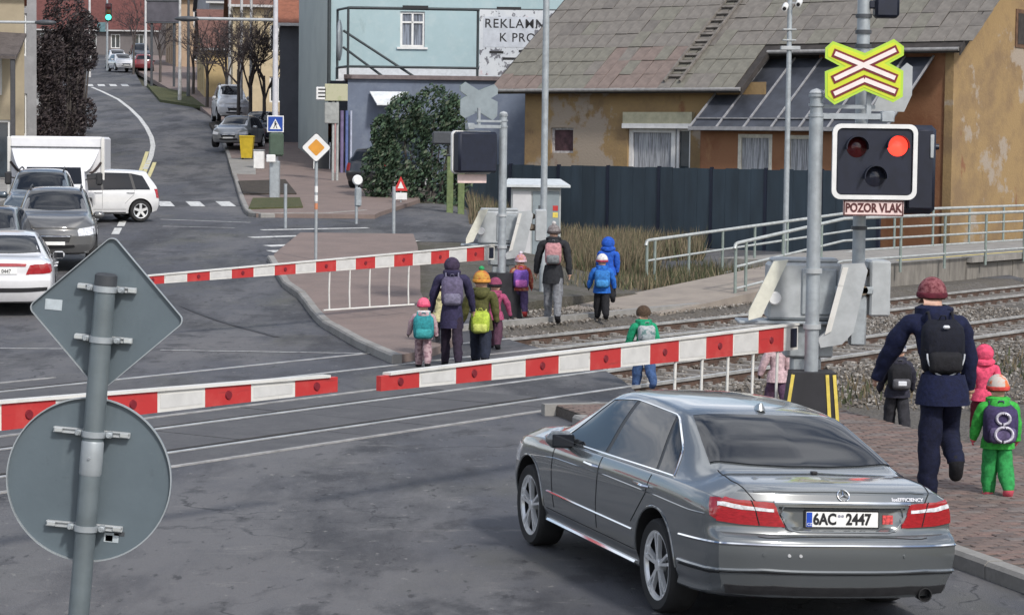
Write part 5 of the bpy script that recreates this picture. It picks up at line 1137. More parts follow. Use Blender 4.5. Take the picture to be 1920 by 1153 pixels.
def station():
    A = at(922, 168, 84.0); th = radians(-37.5); e = Vector((cos(th), sin(th), 0)); n = Vector((-sin(th), cos(th), 0)); Z = Vector((0, 0, 1)); tp_ = math.tan(radians(37.7))
    base = Vector((A.x, A.y, 0)); zA = A.z
    def tx(P, x):
        lo, hi = 0, 60
        for _ in range(50):
            m = (lo+hi)/2; q = P+e*m-cC; px = 960+FPX*q.dot(cR)/q.dot(cF)
            if px < x: lo = m
            else: hi = m
        return lo
    root = thing('station_house', 'old ochre plastered station house with a large grey tiled roof', 'house', base)
    tB = tx(A, 1390); hs = 1.62; hR = 6.8
    sl = (n+Z*tp_).normalized(); nr = e.cross(sl).normalized(); nr = nr if nr.z > 0 else -nr
    H0 = Vector((0, 0, zA)); tG = tx(A+n*hs+Z*hs*tp_, 1800)
    R = lambda t, h: H0+e*t+n*h+Z*h*tp_
    # roof deck
    q = MB(); P = [R(0, 0), R(tB, 0), R(tB, hs), R(tG, hs), R(tG, hR), R(0, hR)]
    k = len(P); q.add(P+[p-Z*.16 for p in P], [tuple(range(k)), tuple(range(2*k-1, k-1, -1))]+[(i, (i+1) % k, (i+1) % k+k, i+k) for i in range(k)])
    Bk = [R(0, hR), R(tG, hR), R(tG, hR)+n*5.4-Z*5.4*tp_, R(0, hR)+n*5.4-Z*5.4*tp_]
    q.add(Bk+[p-Z*.16 for p in Bk], [(0, 1, 2, 3), (7, 6, 5, 4)]+[(i, (i+1) % 4, (i+1) % 4+4, i+4) for i in range(4)])
    roof = q.build('roof', EAVE, root)
    # tiles one by one
    tw, tl = .50, .90; rw = .80; tm = []
    for m in TILE:
        q = MB(); q.add([(0, 0, .012), (tw-.022, 0, .012), (tw-.022, tl, -.006), (0, tl, -.006), (0, 0, .034), (tw-.022, 0, .034), (tw-.022, tl, .016), (0, tl, .016)], [(4, 5, 6, 7), (0, 1, 5, 4), (1, 2, 6, 5), (3, 0, 4, 7), (2, 3, 7, 6)]); ob = q.build('tile', m); tm.append(ob.data); bpy.data.objects.remove(ob)
    cnt = 0; rest = MB(); j = 0; hl = 1/sqrt(1+tp_*tp_)
    rr = random.Random(5)
    while j*rw*hl < hR-.2:
        h = j*rw*hl-.04; i = 0
        while i*tw < tG-.05:
            t = i*tw
            if h < hs-.05 and t > tB-.3: break
            kind = rr.choice((0, 0, 0, 0, 0, 1, 3) if j > 2 else (0, 1, 1, 1))
            if 3.6 < t < 7.0 and j in (0, 1, 2) and rr.random() < .8 or (t < 1.6 and j == 0): kind = 2
            M = Matrix.Identity(4)
            for a, v in enumerate((e, sl, nr)):
                for c in range(3): M[c][a] = v[c]
            o_ = R(t, h)+nr*(.005+rr.uniform(0, .022)); M.translation = o_
            M = M @ Matrix.Rotation(rr.uniform(-.022, .022), 4, 'Z') @ Matrix.Rotation(rr.uniform(-.012, .012), 4, 'X')
            if cnt < 298:
                ob = bpy.data.objects.new('tile', tm[kind]); COL.objects.link(ob); ob.parent = roof; ob.matrix_local = M; cnt += 1
            else:
                vs = [M @ v.co for v in tm[kind].vertices]; rest.add(vs, [tuple(p.vertices) for p in tm[kind].polygons], kind)
            i += 1
        j += 1
    rest.build('tiles', TILE, roof, fix=False, kind='stuff')
    # eave boards, gutters, verge boards
    for a, c in ((R(0, 0), R(tB, 0)), (R(tB, hs), R(tG, hs))):
        q = MB(); q.tube([a-n*.06-Z*.05, c-n*.06-Z*.05], .065, 8); q.build('gutter', mat('gutter_zinc', (.30, .29, .28), rough=.5, metal=.3, var=.2), root, smooth=50)
    for t, h0, h1 in ((-.03, -.06, hR), (tB+.03, -.06, hs), (tG+.03, hs-.06, hR)):
        q = MB(); q.obox(R(t, h0)-Z*.20-e*.02, R(t, h1)-R(t, h0), e*.04, Z*.24); q.build('verge_board', EAVE, root)
    # front wall, low part
    wz = zA-.1; t0 = 1.05
    X = lambda x: tx(A+n*.55, x)-t0
    o = e*t0+n*.55+Vector((0, 0, 0))
    zz = lambda x, y: (lambda p: p.z)(at(x, y, (base+e*(t0+X(x))+n*.55).y))
    ops = [(X(1034), X(1076), zz(1050, 287), zz(1050, 240)), (X(1178), X(1296), .9, zz(1230, 240))]
    q = MB(); wall_open(q, o, e, n, tB-t0+.6, wz+.3, ops)
    q.obox(o, Vector((0, 0, wz+.3)), n*6, e*.01); wl = q.build('wall', OCH, root, fix=False)
    window(root, o, e, n, *ops[0], mat('old_frame', (.42, .40, .40), rough=.7, var=.4, scale=9), mull=(), glass=mat('boarded_red_dark', (.07, .035, .04), rough=.8, var=.5, scale=5))
    w2 = ops[1]; xm = lerp(w2[0], w2[1], .66)
    window(root, o, e, n, w2[0], xm+.2, w2[2], w2[3], WHT, curtain=True, fw=.16); window(root, o, e, n, xm+.26, w2[1], w2[2], w2[3], WHT, fw=.1)
    q = MB(); q.obox(o+e*(w2[0]-.1)+n*-.16+Z*w2[3], e*(w2[1]-w2[0]+.25), n*.2, Z*.52); sb = q.build('shutter_box', mat('shutter_cream', (.42, .40, .28), rough=.7, var=.15, scale=4), root)
    q = MB(); q.obox(o+e*(w2[0]-.12)+n*-.18+Z*(w2[3]-.02), e*(w2[1]-w2[0]+.29), n*.03, Z*.16); q.build('shutter_rail', WHT, sb)
    # high part wall set back, lean-to in front
    o2 = e*(tB+1.6)+n*(hs+.55); q = MB(); wall_open(q, o2, e, n, tG-tB-2.1, zA+hs*tp_+.1, []); q.build('wall', ORW, root, fix=False)
    tl0 = tx(A-n*.9+Z*(3.9-zA), 1292); tl1 = tx(A-n*.9+Z*(3.9-zA), 1660); zl = 3.86; zu = zA+hs*tp_-.25
    lo0, lo1 = e*tl0-n*.9+Z*zl, e*tl1-n*.9+Z*zl; up0, up1 = e*(tl0+.1)+n*(hs+.5)+Z*zu, e*tl1+n*(hs+.5)+Z*zu
    LM = mat('lean_to_sheet', (.055, .06, .075), rough=.45, metal=.3, var=.3, scale=1.5)
    q = MB(); q.add([lo0, lo1, up1, up0]+[p-Z*.08 for p in (lo0, lo1, up1, up0)], [(0, 1, 2, 3), (7, 6, 5, 4), (0, 4, 5, 1), (1, 5, 6, 2), (2, 6, 7, 3), (3, 7, 4, 0)]); lt = q.build('lean_to_roof', LM, root)
    SE = mat('seam_pale', (.26, .26, .27), rough=.5, var=.2)
    nb = 7
    for i in range(nb+1):
        a, c = lo0.lerp(lo1, i/nb), up0.lerp(up1, i/nb); q = MB(); q.beam(a+Z*.03, c+Z*.03, .05, .05); q.build('roof_batten', SE, lt)
    q = MB(); q.beam(lo0-n*.03, lo1-n*.03, .08, .12); q.build('lean_to_gutter', SE, root)
    q = MB(); q.beam(lo0+(up0-lo0)*.13+Z*.03, lo1+(up1-lo1)*.13+Z*.03, .10, .04); q.build('roof_flashing', SE, lt)
    o3 = e*(tl0+.15)-n*.45; X3 = lambda x: tx(A-n*.45, x)-tl0-.15
    z3 = lambda x, y: at(x, y, (base+e*(tl0+X3(x))-n*.45).y).z
    op3 = [(X3(1386), X3(1450), 1.9, z3(1418, 252)), (X3(1477), X3(1545), 1.9, z3(1500, 254))]
    q = MB(); wall_open(q, o3, e, n, tl1-tl0-.3, zl-.05, op3); q.obox(o3, Vector((0, 0, zl)), n*2.4, e*.01); q.build('wall', ORW, root, fix=False)
    for p in op3: window(root, o3, e, n, *p, mat('window_frame_cream', (.55, .53, .46), rough=.6, var=.15), curtain=True, fw=.12, dep=.02)
    # gable wall
    tg = tG-.45; nn0 = hs+.5; q = MB(); zc = lambda h: zA+h*tp_-.17
    G = [e*tg+n*nn0, e*tg+n*(2*hR-nn0-2.2), e*tg+n*(2*hR-nn0-2.2)+Z*zc(nn0+1.2), e*tg+n*hR+Z*zc(hR), e*tg+n*nn0+Z*zc(nn0)]
    q.add(G+[g-e*.3 for g in G], [(0, 1, 2, 3, 4), (9, 8, 7, 6, 5)]+[(i, (i+1) % 5, (i+1) % 5+5, i+5) for i in range(5)])
    g = q.build('gable_wall', OCH, root)
    gz = lambda x, y: at(x, y, 75.5)
    q = MB(); q.obox(e*(tg+.004)+n*(nn0+4.4)+Z*(zc(nn0)+.1), n*.5, e*.04, Z*1.0); q.build('gable_slot', EAVE, g)
    q = MB(); q.obox(e*(tg+.002)+n*(nn0+4.25)+Z*(zc(nn0)-.02), n*.8, e*.03, Z*1.25); q.build('slot_surround', mat('timber_brown', (.11, .06, .035), rough=.9, var=.3), g)
    # roof ladder lying on the tiles
    t_l = tx(A, 1240); L0 = base+R(t_l, .18)+nr*.09; Ld = sl*9.0; lad = thing('roof_ladder', 'narrow wooden ladder lying on the tiled station roof', 'ladder', L0)
    LW = mat('ladder_wood', (.15, .135, .12), rough=.9, var=.3, scale=5)
    for s in (0, .62): q = MB(); q.obox(e*s, e*.07, sl*9, nr*.08); q.build('side_rail', LW, lad)
    for i in range(22): q = MB(); q.obox(sl*(.25+i*.40)+e*.07, e*.55, sl*.11, nr*.05); q.build('rung', LW, lad)
station()
# ---- mint building with the flat-roofed annex
MINT = layered('mint_plaster', (.355, .465, .49), [((.31, .41, .43), .5, .42, .62, .7, None), ((.43, .51, .52), 3, .5, .7, .5, None), ((.22, .28, .28), 1.4, .62, .74, .5, (1, 1, .3))], rough=.9, bump=.1)
MINTL = layered('pale_mint_plaster', (.47, .52, .50), [((.40, .45, .44), .5, .42, .62, .7, None), ((.30, .33, .33), 1.2, .62, .74, .5, (1, 1, .3))], rough=.9, bump=.1)
BLUG = layered('blue_grey_plaster', (.15, .18, .24), [((.12, .14, .19), .6, .42, .62, .8, None), ((.20, .23, .28), 3, .5, .7, .5, None), ((.09, .10, .13), 1.5, .6, .74, .6, (1, 1, .25))], rough=.9, bump=.1)
METD = mat('frame_dark_metal', (.05, .06, .065), rough=.5, metal=.4, var=.15)
def mint():
    d0 = 94.0; c = at(651, 300, d0); gz = terr(c.x-1.5, d0)-.3; base = Vector((c.x, c.y, gz)); th = radians(3); u = Vector((cos(th), sin(th), 0)); w = Vector((-sin(th), cos(th), 0)); Z = Vector((0, 0, 1))
    root = thing('corner_house', 'mint green two-storey house with a blue grey flat-roofed annex and metal frame', 'building', base); s = FPX/d0
    zl = at(651, 148, d0).z-gz; W = 13.0
    q = MB(); X = lambda x: (x-651)/s
    wall_open(q, (0, 0, 0), u, w, W, zl, [(X(744), X(800), .2, 2.4)]); q.add([Vector((0, 0, 0)), w*14, w*14+Z*zl, Z*zl], [(0, 1, 2, 3)]); q.add([Z*zl, u*W+Z*zl, u*W+w*14+Z*zl, w*14+Z*zl], [(0, 1, 2, 3)]); q.build('annex_wall', BLUG, root, fix=False)
    window(root, (0, 0, 0), u, w, X(744), X(800), .2, 2.4, METD)
    q = MB(); q.obox(-u*.15-w*.15+Z*zl, u*(W+.3), w*.5, Z*.16); q.obox(-u*.15-w*.15+Z*zl, u*.3, w*14, Z*.155); q.build('parapet', mat('parapet_rust', (.15, .12, .12), rough=.7, var=.2), root)
    # upper storey set back
    sb = 3.2; d1 = (base+w*sb).y; s1 = FPX/d1; x0 = (at(624, 100, d1).x-base.x); zb = zl
    o = u*x0+w*sb+Z*zb; X1 = lambda x: (x-624)/s1; z1 = lambda y: at(700, y, d1).z-gz-zb
    op = [(X1(757), X1(803), z1(88), z1(21))]; Wu = 14.0; Hu = 7.5
    q = MB(); wall_open(q, o, u, w, Wu, Hu, op); q.build('wall', MINT, root, fix=False)
    lw = (w*1.0-u*.13).normalized(); q = MB(); q.add([o, o+lw*13, o+lw*13+Z*Hu, o+Z*Hu], [(0, 1, 2, 3)]); q.add([o+Z*Hu, o+u*Wu+Z*Hu, o+u*Wu+w*12+Z*Hu, o+lw*13+Z*Hu], [(0, 1, 2, 3)]); q.add([o+lw*13, o-Z*6+lw*13, o-Z*6, o], [(0, 1, 2, 3)]); q.build('side_wall', MINTL, root, fix=False)
    p = op[0]; window(root, o, u, w, *p, WHT, mull=((p[0]+p[1])/2,), bars=(lerp(p[2], p[3], .70),), fw=.09, sill=True, dep=.1, glass=mat('window_blind', (.16, .18, .22), rough=.3, var=.6, scale=9, stretch=(6, 6, .1), thr=(.45, .55)))
    q = MB(); q.obox(o-w*.04+u*.3, u*(Wu-.4), w*.04, Z*.55); q.build('plinth_band', mat('band_white', (.56, .58, .60), rough=.8, var=.1), root)
    q = MB(); q.tube([o-w*.08+u*.02+Z*-.4, o-w*.08+u*.02+Z*Hu], .075, 8); q.build('downpipe', METD, root, smooth=50)
    # metal frame along the annex edge
    fz0, fz1 = zl+.02, at(651, 15, d0).z-gz; fzm = at(651, 125, d0).z-gz
    fr = MB().tube([Z*fz1+w*.05, u*W*.94+Z*fz1+w*.05], .06, 8).build('frame_rail', METD, root, smooth=50)
    for a, c2 in ((Z*fzm, u*W*.94+Z*fzm), (Z*fz0, Z*fz1), (u*X(893)+Z*fz0, u*X(893)+Z*fz1), (-u*.45+w*1.6+Z*fz0, -u*.45+w*1.6+Z*(fz1)), (Z*fz1, -u*.45+w*1.6+Z*fz1), (Z*fzm, -u*.45+w*1.6+Z*fzm), (-u*.2+w*.8+Z*(fz1-.85), u*X(782)+Z*fz0), (-u*.2+w*.8+Z*(fz1-1.5), u*X(722)+Z*fz0)):
        q = MB(); q.tube([a+w*.05, c2+w*.05], .05, 8); q.build('frame_bar', METD, root, smooth=50)
    q = MB(); q.obox(u*X(928)-w*.02+Z*(fz1-.1), u*.95, w*.16, Z*.22); q.build('frame_clamp', INK, root)
    q = MB(); q.obox(u*X(752)-w*.02+Z*(fz1-.02), u*1.0, w*.14, Z*.14); q.build('frame_clamp', INK, root)
    q = MB(); q.ell(-u*.35+w*.9+Z*(fzm+1.05), .13, .5, .82, 14, 10, z0=-1); q.build('dish', mat('dish_grey', (.26, .29, .31), rough=.5, var=.1), root, smooth=60)
    # awning panel and shop posts on the corner
    q = MB(); zz = at(720, 172, d0).z-gz; q.add([u*X(692)-w*.1+Z*zz, u*X(762)-w*.1+Z*zz, u*X(728)-w*.9+Z*(zz-.5), u*X(706)-w*.9+Z*(zz-.5)]+[u*X(692)-w*.1+Z*(zz-.05), u*X(762)-w*.1+Z*(zz-.05), u*X(728)-w*.9+Z*(zz-.55), u*X(706)-w*.9+Z*(zz-.55)], [(0, 1, 2, 3), (7, 6, 5, 4), (0, 4, 5, 1), (1, 5, 6, 2), (2, 6, 7, 3), (3, 7, 4, 0)]); q.build('awning', mat('awning_white', (.62, .65, .67), rough=.6, var=.15, scale=4), root)
    for px, m, r in ((641, mat('pipe_violet', (.16, .13, .24), rough=.5), .07), (650, mat('pipe_blue', (.10, .14, .32), rough=.5), .06), (629, mat('pipe_rose', (.36, .20, .20), rough=.6), .09), (658, mat('pipe_pale', (.42, .45, .55), rough=.5), .04)):
        x = X(px); q = MB(); zt = at(px, 208, d0).z-gz; q.tube([u*x-w*.2, u*x-w*.2+Z*zt], r, 8); q.build('downpipe', m, root, smooth=50)
    # banner
    bx0, bx1 = X(896), X(1062); bz0, bz1 = at(900, 141, d0).z-gz, at(900, 18, d0).z-gz
    bn = thing('advertising_banner', 'pale advertising banner with black lettering and a floral pattern on the metal frame', 'banner', base+Z*0)
    BAN = layered('banner_print', (.50, .53, .57), [((.62, .64, .66), .8, .45, .6, .6, None), ((.10, .10, .12), 3.4, .535, .56, .9, None), ((.52, .30, .32), 2.3, .62, .68, .5, None)], rough=.7, bump=.05)
    q = MB(); q.obox(u*bx0-w*.04+Z*bz0, u*(bx1-bx0), w*.02, Z*(bz1-bz0)); cl = q.build('cloth', BAN, bn)
    q = MB(); q.obox(u*(bx0+.15)-w*.05+Z*(at(900, 88, d0).z-gz), u*2.0, w*.008, Z*1.18); q.build('print_field', mat('banner_ground', (.47, .50, .55), rough=.7, var=.12, scale=3), cl)
    zt1 = at(960, 45, d0).z-gz; zt2 = at(960, 71, d0).z-gz
    text('REKLAMN\u00cd', .50, INK, cl, u*X(905)-w*.056+Z*zt1, u, Z, align='LEFT', sx=.98, bold=.003, space=1.12); text('K PRON\u00c1JMU', .48, INK, cl, u*X(933)-w*.056+Z*zt2, u, Z, align='LEFT', sx=.96, bold=.003, space=1.12)
    for i, (px, py) in enumerate(((915, 100), (940, 112), (970, 98))): q = MB(); q.obox(u*X(px)-w*.054+Z*(at(px, py, d0).z-gz), u*.55, w*.006, Z*.09); q.build('print_line', INK, cl)
    # shop signs on posts at the corner
    g0 = gr(626, 345); sg = thing('shop_sign', 'weathered pale shop signboards on a post at the corner of the annex', 'sign', (g0.x, g0.y, terr(g0.x, g0.y)+.12)); ss = FPX/g0.y; zz = lambda y: at(626, y, g0.y).z-sg.location.z; xx = lambda x: (x-626)/ss
    q = MB(); q.tube([(xx(632), 0, 0), (xx(632), 0, zz(160))], .05, 8); q.build('post', RAILM, sg, smooth=50); q = MB(); q.tube([(xx(624), 0, 0), (xx(624), 0, zz(160))], .05, 8); q.build('post', RAILM, sg, smooth=50)
    CRB = layered('board_cream', (.44, .43, .30), [((.30, .34, .18), 3, .5, .62, .7, None)], rough=.7)
    for x0_, x1_, y0_, y1_, m, nm in ((608, 651, 190, 158, CRB, 'board'), (592, 611, 188, 164, WHT, 'board'), (608, 635, 232, 193, mat('board_grey', (.30, .31, .30), rough=.7, var=.2), 'board')):
        q = MB(); q.cbox(xx(x0_), xx(x1_), -.12, -.06, zz(y0_), zz(y1_), .02); b = q.build(nm, m, sg)
        if m is WHT:
            for k in range(3): q = MB(); z_ = lerp(zz(y0_), zz(y1_), .2+.28*k); q.cbox(xx(596), xx(609), -.128, -.118, z_, z_+.05, .002); q.build('print_line', INK, b)
mint()
# ---- houses along the far street
def house(label, o, ang, W, D, H, wm, rm, ops, rise=2.6, over=.4, fm=WHT, base_m=None, side_ops=()):
    """front wall from o along ang (radians), depth to the left of that direction"""
    o = Vector(o); u = Vector((cos(ang), sin(ang), 0)); w = Vector((-sin(ang), cos(ang), 0)); Z = Vector((0, 0, 1))
    root = thing('house', label, 'house', o); q = MB(); zz = -1.5
    wall_open(q, Z*0, u, w, W, H, list(ops)); q.obox(Z*-3+w*.05, u*W, w*.3, Z*3)
    wall_open(q, w*D, -w, u, D, H, [(a, b, c, d) for a, b, c, d in side_ops]); wall_open(q, u*W, w, -u, D, H, []); q.add([u*W+w*D, w*D, w*D+Z*H, u*W+w*D+Z*H], [(0, 1, 2, 3)])
    q.obox(w*.02-Z*3+u*.02, w*D, u*.3, Z*3)
    for x in (0, W): q.add([u*x+Z*H, u*x+w*D+Z*H, u*x+w*D/2+Z*(H+rise)], [(0, 1, 2)])
    q.build('wall', wm, root, fix=False)
    for p in ops: window(root, Z*0, u, w, *p, fm, mull=((p[0]+p[1])/2,) if p[3]-p[2] > 1.0 else (), fw=.09)
    for p in side_ops: window(root, w*D, -w, u, *p, fm, mull=((p[0]+p[1])/2,), fw=.09)
    q = MB(); k = rise/(D/2)
    for s, a, c in ((1, -over, D/2), (-1, D+over, D/2)):
        P = [u*-.3+w*a+Z*(H+rise-abs(D/2-a)*k), u*(W+.3)+w*a+Z*(H+rise-abs(D/2-a)*k), u*(W+.3)+w*c+Z*(H+rise), u*-.3+w*c+Z*(H+rise)]
        P += [p+Z*.14 for p in P]; q.add(P, [(0, 3, 2, 1), (4, 5, 6, 7), (0, 1, 5, 4), (1, 2, 6, 5), (2, 3, 7, 6), (3, 0, 4, 7)])
    rf = q.build('roof', rm, root)
    for s, a in ((0, -over-.05), (1, D+over+.05)): q = MB(); q.beam(u*-.3+w*a+Z*(H+rise-abs(D/2-a)*k+.05), u*(W+.3)+w*a+Z*(H+rise-abs(D/2-a)*k+.05), .14, .14); q.build('gutter', mat('gutter_pale', (.45, .45, .45), rough=.5, var=.1), root)
    q = MB(); c0 = u*W*.3+w*D*.5+Z*(H+rise-.5); q.obox(c0, u*.7, w*.7, Z*1.7); q.build('chimney', mat('chimney_brick', (.22, .10, .07), rough=.9, var=.3), rf)
    return root
def tiles(nm, c): return layered(nm, c, [(tuple(q*.6 for q in c), 3, .45, .65, .7, (1, 1, 1)), (tuple(min(1, q*1.35) for q in c), 6, .5, .7, .6, None)], rough=.85, bump=.5, bscale=9, bdist=.06)
def plas(nm, c, k=.75): return layered(nm, c, [(tuple(q*k for q in c), .6, .45, .65, .7, None), (tuple(min(1, q*1.18) for q in c), 3, .5, .7, .5, None), (tuple(q*.5 for q in c), 1.6, .63, .76, .5, (1, 1, .3))], rough=.92, bump=.1)
def gz(x, y): return Vector((x, y, terr(x, y)-.2))
def wins(W, rows, n, w=1.0, h=1.5): return [(lerp(.8, W-.8, (i+.5)/n)-w/2, lerp(.8, W-.8, (i+.5)/n)+w/2, z, z+h) for z in rows for i in range(n)]
p = at(524, 260, 114); sdir = radians(103)
r1 = house('dark grey rendered house with an orange tiled roof left of the mint house', gz(p.x, 114), radians(4), 8.5, 16, 6.0, plas('plaster_dark', (.085, .09, .105)), tiles('tiles_orange', (.26, .10, .06)), [(1.1, 1.9, 3.2, 4.9), (3.4, 4.2, 3.2, 4.9)], rise=3.6, side_ops=wins(16, (1.0, 3.8), 4), fm=mat('frame_grey', (.35, .36, .38), rough=.6))
p = at(436, 215, 141); house('cream house behind the bare street trees with pale window frames', gz(p.x, 141), radians(8), 9, 13, 6.6, plas('plaster_cream', (.46, .38, .25)), tiles('tiles_brown', (.16, .08, .06)), wins(9, (.9, 3.9), 2), side_ops=wins(13, (.9, 3.9), 4))
p = at(412, 186, 158); house('low yellow house with a dark doorway beside the tree-lined pavement', gz(p.x-1.0, 158), radians(10), 7, 11, 3.6, plas('plaster_yellow', (.48, .36, .19)), tiles('tiles_red', (.15, .075, .06)), wins(7, (.9,), 2), side_ops=[(1, 2, .9, 2.4), (4, 5.1, .0, 2.4), (7, 8, .9, 2.4)])
p = at(392, 150, 182); house('grey house with a dark pointed gable further up the street', gz(p.x, 182), radians(12), 8, 12, 6.5, plas('plaster_grey', (.33, .33, .35)), tiles('tiles_slate', (.085, .085, .10)), wins(8, (.9, 3.8), 2), rise=4.2, side_ops=wins(12, (.9, 3.8), 3))
p = at(330, 135, 214); house('orange cream terrace house at the end of the street', gz(p.x, 214), radians(12), 9, 14, 6.5, plas('plaster_orange', (.36, .26, .18)), tiles('tiles_red2', (.14, .07, .055)), wins(9, (.9, 3.8), 3), side_ops=wins(14, (.9, 3.8), 4))
p = at(72, 42, 262); house('long house with a red-brown roof closing the view up the street', gz(p.x, 255), radians(2), 14, 10, 3.1, plas('plaster_pale', (.15, .135, .135)), tiles('tiles_red_brown', (.12, .045, .04)), wins(14, (.9,), 5), rise=4.5)
p = at(300, 30, 262); house('dark roofed building behind the billboard', gz(p.x-2, 262), radians(0), 16, 12, 6, plas('plaster_dim', (.16, .15, .17)), tiles('tiles_dark', (.07, .065, .075)), wins(16, (.9, 3.6), 5), rise=4)
p = at(45, 250, 88); house('cream house at the left edge with a slanted porch roof', gz(p.x-8.8, 86.2), radians(12.5), 9, 11, 7.5, plas('plaster_straw', (.33, .28, .20)), tiles('tiles_red3', (.25, .09, .06)), [(7.2, 8.2, 3.4, 5.0), (4.5, 5.5, 3.4, 5.0), (6.6, 8.5, .2, 2.5)], rise=3.4)
P0 = at(0, 105, 86.8); pr = thing('porch', 'slanted dark porch roof on posts in front of the cream house', 'porch', gz(P0.x-1, 86.9)); zt = P0.z-pr.location.z
q = MB(); q.add([(-1.5, -.9, zt), (1.75, -.9, zt-.15), (1.75, .9, zt+.75), (-1.5, .9, zt+.9), (-1.5, -.9, zt+.1), (1.75, -.9, zt-.05), (1.75, .9, zt+.85), (-1.5, .9, zt+1.0)], [(0, 3, 2, 1), (4, 5, 6, 7), (0, 1, 5, 4), (1, 2, 6, 5), (2, 3, 7, 6), (3, 0, 4, 7)]); q.build('roof', tiles('tiles_porch', (.10, .085, .08)), pr)
for x in (-1.3, 1.6): q = MB(); q.cbox(x-.08, x+.08, -.85, -.7, 0, zt, .02); q.build('post', mat('post_dark', (.06, .06, .065), rough=.7), pr)
p = at(76, 240, 104); house('narrow white grey house behind the porch on the left', gz(p.x-5.85, 101.8), radians(11.5), 6, 14, 8.2, plas('plaster_white', (.30, .30, .31)), tiles('tiles_grey2', (.12, .11, .11)), [(4.7, 5.6, 1.2, 3.0), (4.7, 5.6, 4.6, 6.4), (2.6, 3.5, 1.2, 3.0), (2.6, 3.5, 4.6, 6.4)], rise=3)
# neighbour behind the station gable
p = at(1896, 200, 92); q0 = house('dark shed behind the ochre gable at the right edge', (p.x, 92, -.2), radians(-8), 10, 9, 5.6, plas('timber_dark', (.05, .055, .065)), tiles('tiles_black', (.05, .05, .055)), [(.8, 2.0, 3.9, 5.0), (2.6, 3.8, 3.9, 5.0)], rise=4.5)
# billboard
p = at(305, 160, 172); bb = thing('billboard', 'large dark billboard on steel legs at the end of the street', 'billboard', gz(p.x, 172)); sb_ = FPX/172; z0 = at(305, 42, 172).z-bb.location.z; z1 = at(305, 4, 172).z-bb.location.z
q = MB(); q.cbox(-30/sb_, 30/sb_, -.12, .0, z0, z1, .03); pn = q.build('panel', mat('billboard_dark', (.075, .07, .085), rough=.5, var=.3, scale=1), bb)
for a, c in ((z0-.1, z0), (z1, z1+.12)): q = MB(); q.cbox(-31/sb_, 31/sb_, -.16, .04, a, c, .02); q.build('frame', DKG, pn)
for x in (-.8, .8): q = MB(); q.tube([(x, .05, 0), (x, .05, z0+.5)], .09, 8); q.build('leg', DKG, bb, smooth=50)
P = gr(77, 258); rb = thing('red_box', 'small red roadside box at the left behind the truck', 'box', (P.x, P.y, terr(P.x, P.y)+.1)); s_ = FPX/P.y
q = MB(); q.cbox(-9/s_, 9/s_, -.2, .2, 0, 28/s_, .03); q.build('body', REDP, rb); q = MB(); q.cbox(-3/s_, 1/s_, -.215, -.195, 4/s_, 26/s_, .01); q.build('stripe', WHT, rb)
# ------------------------------------------------------------------ vegetation
def leaf_cloud(b, R, n, fn, s0, s1, mis=(0, 1, 2)):
    for _ in range(n):
        p = fn(R)
        if p is None: continue
        s = R.uniform(s0, s1); a = Vector((R.gauss(0, 1), R.gauss(0, 1), R.gauss(0, 1))).normalized(); c = a.orthogonal().normalized(); d = a.cross(c)
        b.add([p-c*s, p-d*s*.45, p+c*s, p+d*s*.45], [(0, 1, 2, 3)], R.choice(mis))
GR = [mat('leaf_'+n_, c, rough=.8, var=.35, scale=3, spec=.15) for n_, c in (('dark', (.036, .062, .042)), ('mid', (.062, .098, .058)), ('light', (.098, .118, .082)))]
BARK = mat('bark', (.075, .065, .06), rough=.95, var=.35, scale=8, bump=.3, stretch=(3, 3, .6))
def bush(label, loc, lobes, n, s0, s1, seed, mats=GR):
    root = thing('bush', label, 'bush', loc); R = random.Random(seed); b = MB()
    def f(R):
        c, r, hz = R.choice(lobes); d = Vector((R.gauss(0, 1), R.gauss(0, 1), R.gauss(0, 1))).normalized()*R.uniform(.55, 1.06)**.6
        return Vector(c)+Vector((d.x*r, d.y*r, d.z*hz))
    leaf_cloud(b, R, n, f, s0, s1, (0, 0, 1, 1, 2)); b.build('crown', mats, root, fix=False)
    q = MB()
    for c, r, hz in lobes: q.tube([(c[0]*.3, c[1]*.3, -.1), (c[0]*.7, c[1]*.7, c[2]*.5), (c[0], c[1], c[2])], [.09, .06, .02], 6)
    q.build('trunk', BARK, root, smooth=60); return root
P = flat(at(785, 420, 79)); Lb = [((-1.35, 0, 2.2), .55, 1.0), ((1.45, 0, 2.6), .45, 1.0), ((-1.2, 0, 3.5), .4, .6), ((-.75, 0, 1.5), .8, 1.3), ((.2, 0, 1.3), 1.0, 1.3), ((-.3, .2, 3.0), .95, 1.2), ((.65, .1, 3.0), .8, 1.3), ((.5, 0, 4.2), .8, .9), ((-.55, 0, 4.0), .6, .8), ((1.1, 0, 3.9), .45, .9), ((-1.1, 0, 2.7), .45, .8), ((1.0, .2, 1.0), .5, 1.0), ((-.4, -.2, .7), .8, .7)]
bush('tall dark evergreen bush between the annex and the far crossing signal', (P.x, P.y, .1), Lb, 15000, .05, .115, 4)
TW = [mat('twig_'+n_, c, rough=.9, var=.3, scale=5) for n_, c in (('dark', (.040, .033, .036)), ('brown', (.065, .050, .047)), ('pale', (.13, .115, .11)))]
